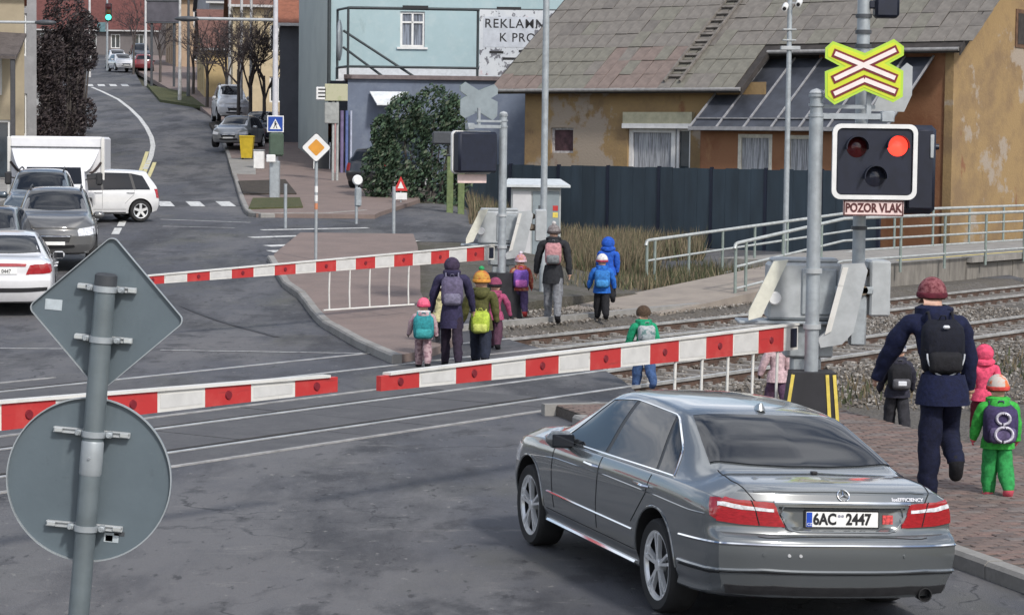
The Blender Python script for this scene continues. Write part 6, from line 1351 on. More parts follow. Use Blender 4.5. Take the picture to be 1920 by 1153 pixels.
def bare_tree(label, loc, h, seed, spread=.55, tr=.11, depth=5, group=None):
    root = thing('bare_tree', label, 'tree', loc, 0, group); R = random.Random(seed); b = MB(); t = MB()
    t.tube([(0, 0, -.2), (.03, .02, h*.22), (0, .03, h*.42)], [tr, tr*.8, tr*.6], 8)
    def grow(p, d, L, r, k):
        q = p+d*L; m = p+d*L*.5+Vector((R.gauss(0, .04), R.gauss(0, .04), R.gauss(0, .03)))*L; b.tube([p, m, q], [r, r*.8, r*.6], 3 if k < 4 else 5, R.choice((0, 0, 1)) if k < 4 else 1, cap=False)
        if k == 0: return
        for _ in range(3 if k > 1 else 4):
            dd = (d+Vector((R.gauss(0, spread), R.gauss(0, spread), R.gauss(.12, spread*.7)))).normalized(); grow(p+d*L*R.uniform(.45, 1), dd, L*R.uniform(.55, .78), max(.008, r*.6), k-1)
    for _ in range(4): grow(Vector((0, .02, h*R.uniform(.24, .42))), Vector((R.gauss(0, .35), R.gauss(0, .35), 1)).normalized(), h*.22, tr*.5, depth)
    t.build('trunk', BARK, root, smooth=60); b.build('crown', TW, root, fix=False); return root
gt = 'bare trees along the far pavement'
bt = [(424, 236, 7.2, 'leftmost of the bare trees on the right-hand pavement, by the white van'), (446, 248, 7.6, 'second bare tree on the right-hand pavement, behind the silver parked car'), (468, 258, 7.2, 'third bare tree on the right-hand pavement, behind the yellow bin'), (494, 268, 7.6, 'bare tree nearest the pale lamp post'), (388, 205, 7, 'bare tree beside the low yellow house'), (362, 180, 6.5, 'bare tree next to the pair of poles')]
for i, (px, py, h, lb) in enumerate(bt):
    P = gr(px, py); bare_tree(lb, (P.x, P.y, terr(P.x, P.y)), h, 10+i, depth=5 if px > 400 else 4, group=gt)
for px, py, h, lb, sd in ((300, 158, 7, 'bare tree by the billboard legs', 31), (250, 140, 7.5, 'bare tree behind the distant parked cars', 32)):
    P = gr(px, py); bare_tree(lb, (P.x, P.y, terr(P.x, P.y)), h, sd, depth=4, group='distant bare trees')
IV = [mat('ivy_'+n_, c, rough=.75, var=.3, scale=3, spec=.2) for n_, c in (('dark', (.036, .030, .034)), ('brown', (.056, .044, .046)), ('dull', (.075, .062, .060)))]
for px, py, dd, hh, lb, sd in ((122, 255, 112, 6.6, 'dense dark ivy-covered tree on the left side of the street', 41), (96, 262, 106, 5.2, 'dark brown hedge tree beside the white grey house', 42), (146, 225, 122, 5.4, 'lower dark tree overhanging the left kerb of the street', 43)):
    P = at(px, py, dd); hw = (42 if px == 122 else 24)/(FPX/dd)*1.0
    bush(lb, (P.x, P.y, terr(P.x, P.y)-.2), [((R_*hw*.55+.25*sin(7*z_+R_+sd), 0, z_+.3*sin(5*z_+3*R_+sd)), hw*(.55+.25*sin(3*z_+5*R_+sd)), hh*(.17+.06*sin(z_*9+R_))) for z_ in (hh*.18, hh*.45, hh*.7, hh*.9) for R_ in (-1, 0, 1)], 9000, .05, .12, sd, IV)
fw_ = MB(); R = random.Random(77)
def ff(R):
    x = R.uniform(-110, 60); y = 340+R.uniform(0, 40)+abs(x)*.05; return Vector((x, y, terr(x, y)+R.random()**1.2*(13+3*sin(x*.35)+2*sin(x*.9+1))))
leaf_cloud(fw_, R, 26000, ff, .5, 1.1); fw_.build('far_wood', [mat('wood_'+n_, c, rough=.9, var=.3, scale=1) for n_, c in (('a', (.055, .045, .045)), ('b', (.075, .06, .058)), ('c', (.045, .048, .04)))], fix=False, kind='stuff')
# dry grass and weeds
DG = [mat('grass_'+n_, c, rough=.9, var=.3, scale=4) for n_, c in (('straw', (.19, .155, .095)), ('brown', (.12, .095, .06)), ('green', (.065, .075, .035)))]
def blades(name, n, fn, h0, h1, seed, mis=(0, 0, 1, 1, 2)):
    b = MB(); R = random.Random(seed)
    for _ in range(n):
        p = fn(R)
        if p is None: continue
        h = R.uniform(h0, h1); a = R.uniform(0, 6.28); w2 = R.uniform(.012, .03); l = Vector((R.gauss(0, .22), R.gauss(0, .22), 1))*h; s = Vector((cos(a), sin(a), 0))*w2
        b.add([p-s, p+s, p+l*.6+s*.6, p+l], [(0, 1, 2, 3)], R.choice(mis))
    return b.build(name, DG, fix=False, kind='stuff')
def g1(R):
    d = R.uniform(56, 72); px = R.uniform(1045, 1215)+R.gauss(0, 12); p = flat(at(px, 400, d)); return p
blades('dry_grass', 12000, g1, .15, 1.0, 5)
def g2(R): s = R.uniform(s_r+1.5, s_r+14); n_ = R.uniform(n_r+2.6, n_r+6); return tp(s, n_)
blades('dry_grass', 7000, g2, .12, .55, 6, (0, 1, 2, 2))
def g3(R): d = R.uniform(68, 82); p = flat(at(R.uniform(880, 1320), 400, d)); return Vector((p.x, p.y, terr(p.x, p.y)))
blades('dry_grass', 6000, g3, .2, .8, 8, (0, 1, 1, 2))
def g4(R):
    if R.random() < .5: return tp(R.uniform(19, 32), R.gauss(9.3, .15), -.12)
    return tp(R.uniform(S0+1.5, 24), R.gauss(-2.4, .5), -.12)
blades('weeds', 1500, g4, .05, .22, 9, (1, 1, 2))
# ------------------------------------------------------------------ other traffic
def cpaint(n_, c, metal=.3): return mat('paint_'+n_, c, rough=.3, metal=metal, var=.05, scale=4, coat=.9)
WP = cpaint('white', (.62, .62, .63), 0)
def put(px, d, dz=0.0): p = at(px, 300, d); return (p.x, p.y, terr(p.x, p.y)+dz)
CARS = 'cars waiting at the left of the crossing'
c = make_car('white_saloon', 'white saloon seen from behind at the left edge beside the diamond sign', 'car', put(8, 44.2), pi/2+.17, SALOON, WP, front=False, group=CARS)
pl = c['patch']('number_plate', [(-1.12, .26, .75), (-1.12, -.26, .75)], [(-1.12, .26, .86), (-1.12, -.26, .86)], PLATE, off=.02)
l, n = c['near']((-1.12, 0, .80)); text('8S2 0447', .10, INK, pl, l+n*.03, (0, -1, 0), (0, 0, 1), sx=.85)
c['patch']('red_trim', [(-1.12, .42, .885), (-1.12, -.42, .885)], [(-1.12, .44, .955), (-1.12, -.44, .955)], REDL, off=.012); c['patch']('bumper_step', [(-1.15, .85, .42), (-1.15, -.85, .42)], [(-1.15, .85, .50), (-1.15, -.85, .50)], BLK, off=.008, nu=20)
c = make_car('dark_hatchback', 'dark small car mostly hidden behind the white saloon', 'car', put(-8, 51), -pi/2+.1, HATCH, cpaint('charcoal', (.03, .032, .036)), group=CARS)
c = make_car('grey_estate', 'grey estate car facing the crossing with clear headlights and roof rails', 'car', put(108, 54.2), -pi/2+.16, WAGON, cpaint('warm_grey', (.15, .15, .15), .5), rear=False, group=CARS); fit_car(c, 1, 1.05, 1.08, 0)
c = make_car('blue_grey_estate', 'blue grey tall car right behind the grey estate and before the white box van', 'car', put(84, 60.5), -pi/2+.14, WAGON, cpaint('blue_grey', (.10, .125, .15), .5), rear=False, group=CARS); fit_car(c, 1, 1.02, 1.16, 0)
# white box van with an over-cab fairing
def boxvan():
    P = put(106, 66.5); root = thing('box_van', 'white box van with a tall plain body towering over the queue of cars', 'van', P, -pi/2+.12)
    s = FPX/66.5; W = 1.27; zt = at(106, 256, 66.5).z-P[2]; VW = mat('van_white', (.66, .66, .68), rough=.4, var=.06, scale=2)
    q = MB(); q.cbox(-4.6, .2, -W, W, .42, zt, .06); q.build('box', VW, root)
    q = MB(); q.beam((.215, -W+.03, zt-.30), (.215, W-.03, zt-.30), .03, .035); q.build('box_joint', DKG, root)
    for sg in (-1, 1): q = MB(); q.cbox(.2, .235, sg*W-.05, sg*W+.05, .42, zt-.02, .02); q.build('corner_post', WHTP, root)
    # fairing narrowing to the cab
    q = MB(); N = 8; V = []
    for k in range(N+1):
        t = k/N; z = lerp(1.42, zt-.34, t); w2 = lerp(.86, 1.19, t**.6); x = lerp(1.0, .26, t**1.3); V += [(x, -w2, z), (x+.10, 0, z), (x, w2, z), (.2, w2, z), (.2, -w2, z)]
    q.add(V, [(k*5+i, k*5+(i+1) % 5, k*5+5+(i+1) % 5, k*5+5+i) for k in range(N) for i in range(5)]+[tuple(N*5+i for i in range(5))]); q.build('roof_fairing', VW, root, smooth=40)
    for sg in (-1, 1): q = MB(); q.tube([(.24, sg*lerp(.90, 1.23, t**.6), lerp(1.35, zt-.7, t)) for t in [i/6 for i in range(7)]], .035, 6); q.build('fairing_gap_shade', mat('gap_shade_brown', (.06, .045, .045), rough=.7, var=.2), root, smooth=60)  # dark tubes paint the shade in the gap between fairing and box
    q = MB(); q.add([(.2, -.95, .5), (1.9, -.95, .5), (2.0, -.9, .85), (1.45, -.86, 1.05), (1.0, -.8, 1.55), (.2, -.8, 1.6), (.2, .95, .5), (1.9, .95, .5), (2.0, .9, .85), (1.45, .86, 1.05), (1.0, .8, 1.55), (.2, .8, 1.6)], [(0, 1, 2, 3, 4, 5), (11, 10, 9, 8, 7, 6)]+[(i, (i+1) % 6, (i+1) % 6+6, i+6) for i in range(6)]); q.build('cab', VW, root)
    q = MB(); q.add([(1.43, -.78, 1.08), (1.43, .78, 1.08), (1.04, .72, 1.52), (1.04, -.72, 1.52)], [(0, 1, 2, 3)]); o = q.build('windscreen', GLASS, root); o.location = (.015, 0, .012)
    for sg in (-1, 1):
        q = MB(); q.cbox(1.0, 1.15, sg*1.22-.09, sg*1.22+.09, 1.05, 1.40, .04); q.beam((1.05, sg*.85, 1.2), (1.05, sg*1.2, 1.25), .04, .04); q.build('wing_mirror', BLK, root)
        q = MB(); q.cbox(1.9, 1.99, sg*.70-.15, sg*.70+.15, .78, .95, .04); q.build('headlight', CLRL, root)
        for x in (-3.2, 1.2): make_wheel(root, x, sg*.92, .36, .36, 'plain', sg)
    q = MB(); q.cbox(-4.5, .1, -.95, .95, .30, .42, .03); q.build('chassis', BLK, root)
boxvan()
c = make_car('white_hatchback', 'white hatchback crossing behind the box van with only its rear half showing', 'car', put(246, 67.5), pi+.48, HATCH, cpaint('white2', (.60, .60, .60), 0), style='plain')
fit_car(c, 1.0, 1, .98, 0)
PK = 'cars parked along the far street'
P = gr(427, 233); c = make_car('white_van', 'white van parked half on the right-hand pavement under the bare trees', 'van', (P.x, P.y, terr(P.x, P.y)+.12), radians(282), WAGON, WP, group=PK); fit_car(c, 1.2, 1.02, 1.38, 0)
P = gr(455, 283); make_car('silver_car', 'silver car parked nose out between the trees and the yellow bin', 'car', (P.x, P.y+1.2, terr(P.x, P.y)+.14), radians(262), HATCH, cpaint('silver', (.34, .35, .36), .5), group=PK)
P = gr(488, 272); make_car('dark_car', 'dark blue car parked behind the lamp post', 'car', (P.x, P.y+2.2, terr(P.x, P.y)+.14), radians(268), HATCH, cpaint('night_blue', (.02, .028, .05)), group=PK)
P = gr(214, 136); make_car('distant_white_car', 'white car coming down the far end of the street', 'car', (P.x, P.y+2, terr(P.x, P.y+2)), radians(292), HATCH, WP, group=PK)
P = gr(186, 134); make_car('distant_white_car', 'pale car half hidden left of the distant white car', 'car', (P.x, P.y+8, terr(P.x, P.y+8)), radians(286), WAGON, WP, group=PK)
P = gr(262, 138); make_car('distant_red_car', 'red and dark car parked at the right of the far street end', 'car', (P.x, P.y+2, terr(P.x, P.y+2)+.1), radians(100), HATCH, cpaint('red', (.16, .025, .03), 0), group=PK)
P = gr(243, 134); c = make_car('distant_dark_van', 'dark tall van parked beside the far white car', 'van', (P.x, P.y+5, terr(P.x, P.y+5)+.05), radians(284), WAGON, cpaint('black', (.015, .015, .018), 0), group=PK); fit_car(c, 1.2, 1.05, 1.5, 0)
c = make_car('dark_parked_car', 'dark car parked beside the annex and half hidden by the bush', 'car', put(700, 84, .1), radians(65), HATCH, cpaint('graphite', (.035, .036, .042)), front=False)
p = put(727, 86.5); ob = thing('orange_barrier_panel', 'orange upright panel standing behind the dark parked car', 'panel', p); q = MB(); q.cbox(-.2, .15, -.05, .05, 0, 1.9, .03); q.build('panel', mat('orange_panel', (.46, .14, .05), rough=.6, var=.15), ob); q = MB(); q.cbox(.18, .30, -.03, .07, 0, 1.7, .02); q.build('panel_edge', mat('orange_panel', (.46, .14, .05)), ob)

# ------------------------------------------------------------------ people
HAIRM = 0
SKIN = mat('skin', (.50, .30, .22), rough=.55, var=.08, scale=20)
def cloth(n_, c, var=.25, scale=22, bump=.5, c2=None, thr=(.38, .62)): return mat('cloth_'+n_, c, rough=.85, var=var, scale=scale, bump=bump, spec=.25, col2=c2, thr=thr)
HAIR = cloth('brown_hair', (.07, .045, .03), scale=40)
def person(label, loc, rz, H, jacket, trousers, shoes, child=False, legs=((.42, .25), (-.30, .45)), arms=((.2, .16, .35), (-.15, .16, .3)), lean=.05, hat=None, hair=None, hood=None, scarf=None, skirt=None, bulk=1.0, hem=None, look=0.0):
    """+Y is forwards. legs (left, right): (hip swing, knee bend); arms (left, right): (swing, spread, elbow bend)"""
    root = thing('person', label, 'person', loc, rz, 'children and adults walking over the crossing')
    if child: D = dict(head=.895, hr=.088, neck=.80, sh=.755, shx=.108, chest=.66, pel=.47, hip=.058, thigh=.22, shin=.20, ua=.155, fa=.14, f=1.12)
    else: D = dict(head=.925, hr=.064, neck=.855, sh=.815, shx=.110, chest=.70, pel=.52, hip=.052, thigh=.245, shin=.225, ua=.17, fa=.15, f=1.0)
    V = []; E = []; Rr = []; bones = []; roots = []
    def v(p, r, ry=None): V.append(Vector(p)); Rr.append((r, ry or r)); return len(V)-1
    def e(a, b_, m): E.append((a, b_)); bones.append((a, b_, m))
    f = D['f']*bulk*(1.08 if child else 1.0); ln = lambda z: lean*(z-D['pel'])*1.6
    pel = v((0, 0, D['pel']), .082*f, .066*f); roots.append(pel)
    wst = v((0, ln(.6), D['pel']+.09), .078*f, .062*f); che = v((0, ln(D['chest']), D['chest']), .092*f, .070*f); shd = v((0, ln(D['sh'])*.95, D['sh']-.01), .072*f, .056*f)
    nck = v((0, ln(D['neck'])+.004, D['neck']), .034*f, .034*f); hd0 = v((0, ln(D['head'])+.012, D['head']-D['hr']*.35), D['hr']*.84); hd1 = v((0, ln(D['head'])+.012, D['head']+D['hr']*.45), D['hr']*.80)
    e(pel, wst, 0); e(wst, che, 0); e(che, shd, 0); e(shd, nck, 0); e(nck, hd0, 3); e(hd0, hd1, 3)
    hands = []
    for k, s in ((0, -1), (1, 1)):
        a, kb = legs[k]; hp = v((s*D['hip'], 0, D['pel']-.03), .056*f)
        kn = Vector((s*D['hip']*1.0, sin(a)*D['thigh'], D['pel']-.03-cos(a)*D['thigh'])); b2 = a-kb; an = kn+Vector((s*.004, sin(b2)*D['shin'], -cos(b2)*D['shin']))
        cb = 1.16 if child else 1.0; ki = v(kn, .045*f*cb); ai = v(an, .034*f*cb); he = v(an+Vector((0, -sin(.5+b2*.0)*.012, -.026)), .029*f*cb); t = an+Vector((s*.010, .085*cos(min(0, b2)*.8), -.034+.085*sin(min(0, b2)*.8))); to = v(t, .026*f*cb)
        mid = v(kn.lerp(an, .45), .042*f*cb)
        e(pel, hp, 0); e(hp, ki, 1); e(ki, mid, 1); e(mid, ai, 1); e(ai, he, 2); e(he, to, 2)
        sw, sp, eb = arms[k]; sp *= .62; sx = v((s*D['shx']*min(1.15, f), ln(D['sh']), D['sh']-.012), .046*f)
        d = Vector((s*sin(sp), sin(sw)*cos(sp), -cos(sw)*cos(sp))); el = V[sx]+d*D['ua']; d2 = Vector((s*sin(sp*.6), sin(sw+eb)*cos(sp), -cos(sw+eb)*cos(sp))).normalized(); wr = el+d2*D['fa']
        ei = v(el, .037*f); fm = v(el.lerp(wr, .5), .033*f); wi = v(wr, .025*f); ha = v(wr+d2*.035, .020*f, .013*f)
        e(shd, sx, 0); e(sx, ei, 0); e(ei, fm, 0); e(fm, wi, 0); e(wi, ha, 4); hands.append((wr, d2, s))
    for wr, d2, s in hands:      # four curled fingers and a thumb per hand
        x = Vector((s, 0, 0)); fw = Vector((0, 1, 0)); pk = 1.0 if not child else .9
        for i in range(4):
            o = wr+d2*.030+fw*(.016-.0105*i)*pk; L = (.030, .036, .034, .027)[i]*pk; a0 = v(o, .0068*pk); a1 = v(o+d2*L*.6-x*.003, .0062*pk); a2 = v(o+d2*L*1.0-x*.014, .0054*pk); roots.append(a0); e(a0, a1, 4); e(a1, a2, 4)
        o = wr+d2*.014+fw*.014*pk; a0 = v(o, .0078*pk); a1 = v(o+fw*.012+d2*.012-x*.006, .0066*pk); a2 = v(o+fw*.014+d2*.028-x*.012, .0056*pk); roots.append(a0); e(a0, a1, 4); e(a1, a2, 4)
    V = [p*H for p in V]; me = bpy.data.meshes.new('body'); me.from_pydata([tuple(p) for p in V], E, []); ob = bpy.data.objects.new('body', me); COL.objects.link(ob)
    md = ob.modifiers.new('s', 'SKIN'); md.use_smooth_shade = True; md.branch_smoothing = .6
    for i, sv in enumerate(me.skin_vertices[0].data): sv.radius = (Rr[i][0]*H, Rr[i][1]*H); sv.use_root = i in roots
    sb = ob.modifiers.new('u', 'SUBSURF'); sb.levels = 2; sb.render_levels = 2
    dg = bpy.context.evaluated_depsgraph_get(); m2 = bpy.data.meshes.new_from_object(ob.evaluated_get(dg)); bpy.data.objects.remove(ob); bpy.data.meshes.remove(me); m2.name = 'body'
    m2.materials.clear()
    for m in (jacket, trousers, shoes, SKIN, SKIN if not child else shoes): m2.materials.append(m)
    if scarf is None: scarf = jacket
    if hair is None: hair = HAIR
    zh = (D['pel']-(hem if hem is not None else .05))*H
    for p in m2.polygons:
        c = p.center; best = 9; bi = 0
        for a, b_, m in bones:
            A, B = V[a], V[b_]; t = min(1, max(0, (c-A).dot(B-A)/max(1e-9, (B-A).length_squared))); dd = (c-A-(B-A)*t).length-.6*H*lerp(Rr[a][0], Rr[b_][0], t)
            if dd < best: best = dd; bi = m
        if bi == 0 and c.z < zh: bi = 1
        p.material_index = bi; p.use_smooth = True
    from mathutils import noise
    nrm = [q.normal.copy() for q in m2.vertices]; off_ = Vector((loc[0], loc[1], 3))
    isc = [0]*len(m2.vertices)
    for p in m2.polygons:
        if p.material_index < 2:
            for i in p.vertices: isc[i] = 1
    for i, q in enumerate(m2.vertices):
        if isc[i]:
            c = Vector((q.co.x, q.co.y, q.co.z*1.6))/H; q.co += nrm[i]*H*(.010*noise.noise(c*9+off_)+.006*noise.noise(c*22+off_))
    body = bpy.data.objects.new('body', m2); COL.objects.link(body); body.parent = root
    hc = Vector((0, ln(D['head'])+.012, D['head']))*H; hr = D['hr']*H
    # face: nose, eyes, mouth, ears
    q = MB(); q.ell(hc+Vector((0, hr*.95, -hr*.1)), hr*.13, hr*.2, hr*.2, 8, 5, z0=-1); q.build('nose', SKIN, root, smooth=60)
    for s in (-1, 1):
        q = MB(); q.ell(hc+Vector((s*hr*.36, hr*.80, hr*.08)), hr*.11, hr*.08, hr*.08, 8, 4, z0=-1); q.build('eye', INK, root, smooth=60)
        q = MB(); q.ell(hc+Vector((s*hr*.86, 0, -hr*.05)), hr*.12, hr*.2, hr*.3, 8, 5, z0=-1); q.build('ear', SKIN, root, smooth=60)
    q = MB(); q.ell(hc+Vector((0, hr*.78, -hr*.45)), hr*.3, hr*.08, hr*.06, 8, 4, z0=-1); q.build('mouth', mat('lips', (.35, .12, .11), rough=.5), root, smooth=60)
    if hem is not None:   # coat skirt
        q = MB(); z1 = (D['pel']+.06)*H; z0 = zh-.01*H; q.lathe([(.078*f*H, z1), (.094*f*H, (z1+z0)/2), (.100*f*H, z0), (.088*f*H, z0+.012*H)], 18, o=(0, 0, 0)); o = q.build('coat_hem', jacket, root, smooth=60); o.scale = (1, .84, 1)
    if hair:
        q = MB(); q.ell(hc+Vector((0, -hr*.10, hr*.08)), hr*1.06, hr*1.04, hr*1.08, 14, 9, z0=-.35); q.build('hair', hair, root, smooth=60)
    if not hood:   # hood lying on the shoulders
        q = MB(); zs_ = D['sh']*H+.005*H; q.ell(Vector((0, ln(D['sh'])*H-.052*f*H, zs_)), .062*f*H, .030*f*H, .042*f*H, 12, 8, z0=-1); q.build('folded_hood', jacket, root, smooth=60)
    if hood:
        q = MB(); q.ell(hc+Vector((0, -hr*.16, -hr*.02)), hr*1.16, hr*1.10, hr*1.18, 14, 10, z0=-.95); q.ell(hc+Vector((0, -hr*.25, -hr*1.0)), hr*1.35, hr*1.0, hr*.6, 14, 8, z0=-1); q.build('hood', hood, root, smooth=60)
    if hat:
        m, m2_, pom = hat; q = MB(); q.ell(hc+Vector((0, -hr*.10, hr*.10)), hr*1.08, hr*1.10, hr*1.22, 16, 9, z0=-.25); h = q.build('hat', m, root, smooth=60)
        q = MB(); q.lathe([(hr*1.02, -hr*.22), (hr*1.12, -hr*.18), (hr*1.14, hr*.0), (hr*1.12, hr*.16), (hr*1.04, hr*.20)], 18, o=hc+Vector((0, -hr*.10, 0))); q.build('hat_band', m2_, h, smooth=60)
        if pom: q = MB(); q.ell(hc+Vector((0, -hr*.10, hr*1.50)), hr*.36, hr*.33, hr*.33, 10, 6, z0=-1); q.build('bobble', pom, h, smooth=60)
    if scarf:
        q = MB(); nz_ = D['neck']*H; q.lathe([(.050*f*H, nz_-.035*H), (.072*f*H, nz_-.02*H), (.072*f*H, nz_+.012*H), (.048*f*H, nz_+.026*H)], 16, o=(0, ln(D['neck'])*H, 0)); q.build('scarf', scarf, root, smooth=60)
    return dict(root=root, H=H, D=D, ln=ln, f=f, hands=[(w_*H, d_, s_) for w_, d_, s_ in hands])
def backpack(P, label, m, m2_, w2, h, dp, decor=None):
    r = P['root']; H = P['H']; D = P['D']; b = thing('backpack', label, 'backpack', r.location, r.rotation_euler.z, 'backpacks on the walkers')
    z1 = (D['sh']+.01)*H; z0 = z1-h; y = P['ln'](D['chest'])*H-.060*P['f']*H
    def shell(q, x2, ya, yb, za, zb):
        k = 12; N = 8
        for_ = []
        for i in range(N+1):
            t = i/N; z = lerp(za, zb, t); g = (1-abs(2*t-1)**4)**.5*.35+.65; yy = lerp(ya, yb, (1-abs(2*t-1)**3)**.5)
            for_ += [(x2*g*sx, ya if abs(sx) == 1 and e2 == 0 else lerp(ya, yy, e2), z) for sx, e2 in ((-1, 0), (-1, .6), (-.8, .93), (-.35, 1), (.35, 1), (.8, .93), (1, .6), (1, 0))]
        q.add(for_, [(i*8+j, i*8+(j+1) % 8, i*8+8+(j+1) % 8, i*8+8+j) for i in range(N) for j in range(8)]+[tuple(range(7, -1, -1)), tuple(N*8+j for j in range(8))])
    q = MB(); shell(q, w2, y+.02, y-dp, z0, z1); q.build('bag', m, b, smooth=50)
    q = MB(); shell(q, w2*.78, y-dp*.8, y-dp*1.32, z0+h*.05, z0+h*.48); pk = q.build('pocket', m2_, b, smooth=50)
    for s in (-1, 1):
        q = MB(); x = s*w2*.55; yf = P['ln'](D['sh'])*H; R_ = .062*P['f']*H
        q.tube([(x, y-.01, z1-h*.12), (x*1.05, y+R_*.6, z1+.03*H), (x*1.1, yf+R_*1.1, z1-.01*H), (x*1.15, yf+R_*1.25, z1-h*.35), (x*1.25, yf+R_*.3, z0+h*.35), (x, y, z0+h*.18)], .012, 6); q.build('strap', m2_, b, smooth=60)
    q = MB(); q.tube([(-.03, y-.01, z1), (-.02, y-.03, z1+.035), (.02, y-.03, z1+.035), (.03, y-.01, z1)], .006, 6); q.build('grab_handle', m2_, b, smooth=60)
    if decor:
        md_, kind = decor
        if kind == 'rings':
            for zc, r_ in ((z0+h*.30, w2*.52), (z0+h*.68, w2*.40)):
                q = MB(); yy = y-dp*(1.36 if zc < z0+h*.5 else 1.04); q.tube([(cos(a)*r_, yy, zc+sin(a)*r_*.85) for a in [2*pi*i/20 for i in range(21)]], .014, 6); q.build('ring_print', md_, pk if False else b, smooth=60)
        elif kind == 'edge':
            q = MB(); q.tube([(cos(a)*w2*.9, y-dp*.98, z0+h*.42+sin(a)*h*.40) for a in [pi+pi*i/14 for i in range(15)]], .008, 6); q.build('reflective_edge', md_, b, smooth=60)
            q = MB(); q.cbox(-.03, .03, y-dp*1.04, y-dp*.9, z0+h*.86, z0+h*.92, .01); q.build('reflective_patch', md_, b)
        elif kind == 'patch':
            q = MB(); q.cbox(-w2*.4, w2*.4, y-dp*1.36, y-dp*1.2, z0+h*.2, z0+h*.38, .01); q.build('print_patch', md_, b)
    return b
def pp(px, d, z=0.0): p = at(px, 300, d); return (p.x, p.y, z if p.y <= 42 else z+terr(p.x, p.y))
NAVY = cloth('navy', (.008, .011, .036)); NAVT = cloth('navy_trousers', (.008, .010, .028)); BLKC = cloth('black', (.014, .014, .017)); WHC = cloth('white', (.60, .58, .58)); REFL = mat('reflective', (.62, .64, .68), rough=.3, var=.1)
# adult at the right
A = person('tall adult in navy coat and red beanie on the brick pavement, seen from behind', pp(1778, 21.1, .128), .05, 1.93, NAVY, NAVT, BLKC, legs=((.04, .02), (.62, 1.75)), arms=((.42, .68, .12), (.15, .36, .05)), lean=.40, hat=(cloth('red_wool', (.13, .022, .032), c2=(.26, .10, .11), scale=28), cloth('red_wool_dark', (.09, .014, .024)), None), hood=None, bulk=1.26, hem=.07, scarf=NAVY)
backpack(A, 'black backpack with a silver reflective edge on the tall navy adult', cloth('pack_black', (.008, .009, .016)), BLKC, .185, .50, .17, (REFL, 'edge'))
B = person('child in a bright green snowsuit, striped hat and pink boots at the right edge', pp(1884, 21.5, .128), .02, 1.07, cloth('green', (.045, .36, .055)), cloth('green_trousers', (.03, .26, .07)), cloth('pink_boots', (.62, .10, .14)), child=True, legs=((.12, .1), (-.18, .5)), arms=((.1, .45, .1), (.1, .35, .1)), hat=(cloth('hat_stripes', (.66, .60, .55), c2=(.60, .16, .06), scale=9, thr=(.5, .56)), cloth('hat_red_band', (.5, .06, .05)), None), bulk=1.2, hem=.07)
backpack(B, 'dark violet backpack with pale ring print on the green child', cloth('pack_violet', (.045, .035, .09)), cloth('pack_violet2', (.10, .08, .16)), .150, .36, .13, (cloth('ring_white', (.5, .48, .55)), 'rings'))
Cc = person('small child in dark grey clothes and pale hat just left of the tall adult', pp(1692, 27.5, -.06), .1, 1.10, cloth('dark_grey', (.03, .03, .045)), cloth('dark_grey_t', (.028, .028, .034)), BLKC, child=True, legs=((.3, .2), (-.25, .3)), arms=((.2, .2, .3), (.3, .5, .2)), hat=(cloth('hat_greyblue', (.10, .11, .16)), cloth('hat_pale', (.36, .35, .37)), None), bulk=1.15, hem=.06)
backpack(Cc, 'black backpack with white patch on the small dark-clothed child', BLKC, cloth('pack_grey', (.09, .09, .10)), .13, .32, .12, (REFL, 'patch'))
Dd = person('child in a pink hooded jacket partly hidden behind the tall adult', pp(1856, 26.8, .0), 0, 1.06, cloth('hot_pink', (.62, .07, .14)), cloth('maroon', (.12, .02, .03)), BLKC, child=True, hood=cloth('hot_pink', (.62, .07, .14)), bulk=1.15, hem=.06)
E_ = person('child in a pale pink hooded jacket behind the hanging rods of the near barrier', pp(1466, 29.2, 0), .35, .98, cloth('pale_pink', (.50, .36, .38)), cloth('plum', (.09, .05, .09)), BLKC, child=True, arms=((.2, .5, .1), (.1, .3, .2)), hood=cloth('pale_pink', (.50, .36, .38)), bulk=1.2, hem=.08)
E2 = person('child in white patterned jacket and brown plaid hat half hidden by the signal mast', pp(1496, 30.2, 0), .2, .96, cloth('white_pattern', (.55, .52, .54), c2=(.30, .26, .34), scale=14, thr=(.5, .6)), cloth('plum', (.09, .05, .09)), BLKC, child=True, hat=(cloth('plaid', (.22, .15, .14), c2=(.40, .30, .28), scale=30), cloth('plaid_band', (.25, .14, .16)), None), bulk=1.2, hem=.07)
Ff = person('brown-haired child in emerald green jacket and blue jeans behind the near barrier', pp(1213, 32.3, 0), .3, 1.09, cloth('emerald', (.015, .26, .13)), cloth('jeans', (.045, .085, .19)), cloth('blue_shoes', (.05, .09, .2)), child=True, legs=((.25, .1), (-.3, .3)), arms=((.25, .35, .3), (-.1, .3, .2)), hair=HAIR, bulk=1.2, hem=.08)
backpack(Ff, 'white and grey bag on the back of the emerald-jacketed child', cloth('bag_white', (.50, .52, .54), c2=(.12, .2, .2), scale=16, thr=(.5, .6)), cloth('bag_grey', (.25, .28, .29)), .115, .24, .09)
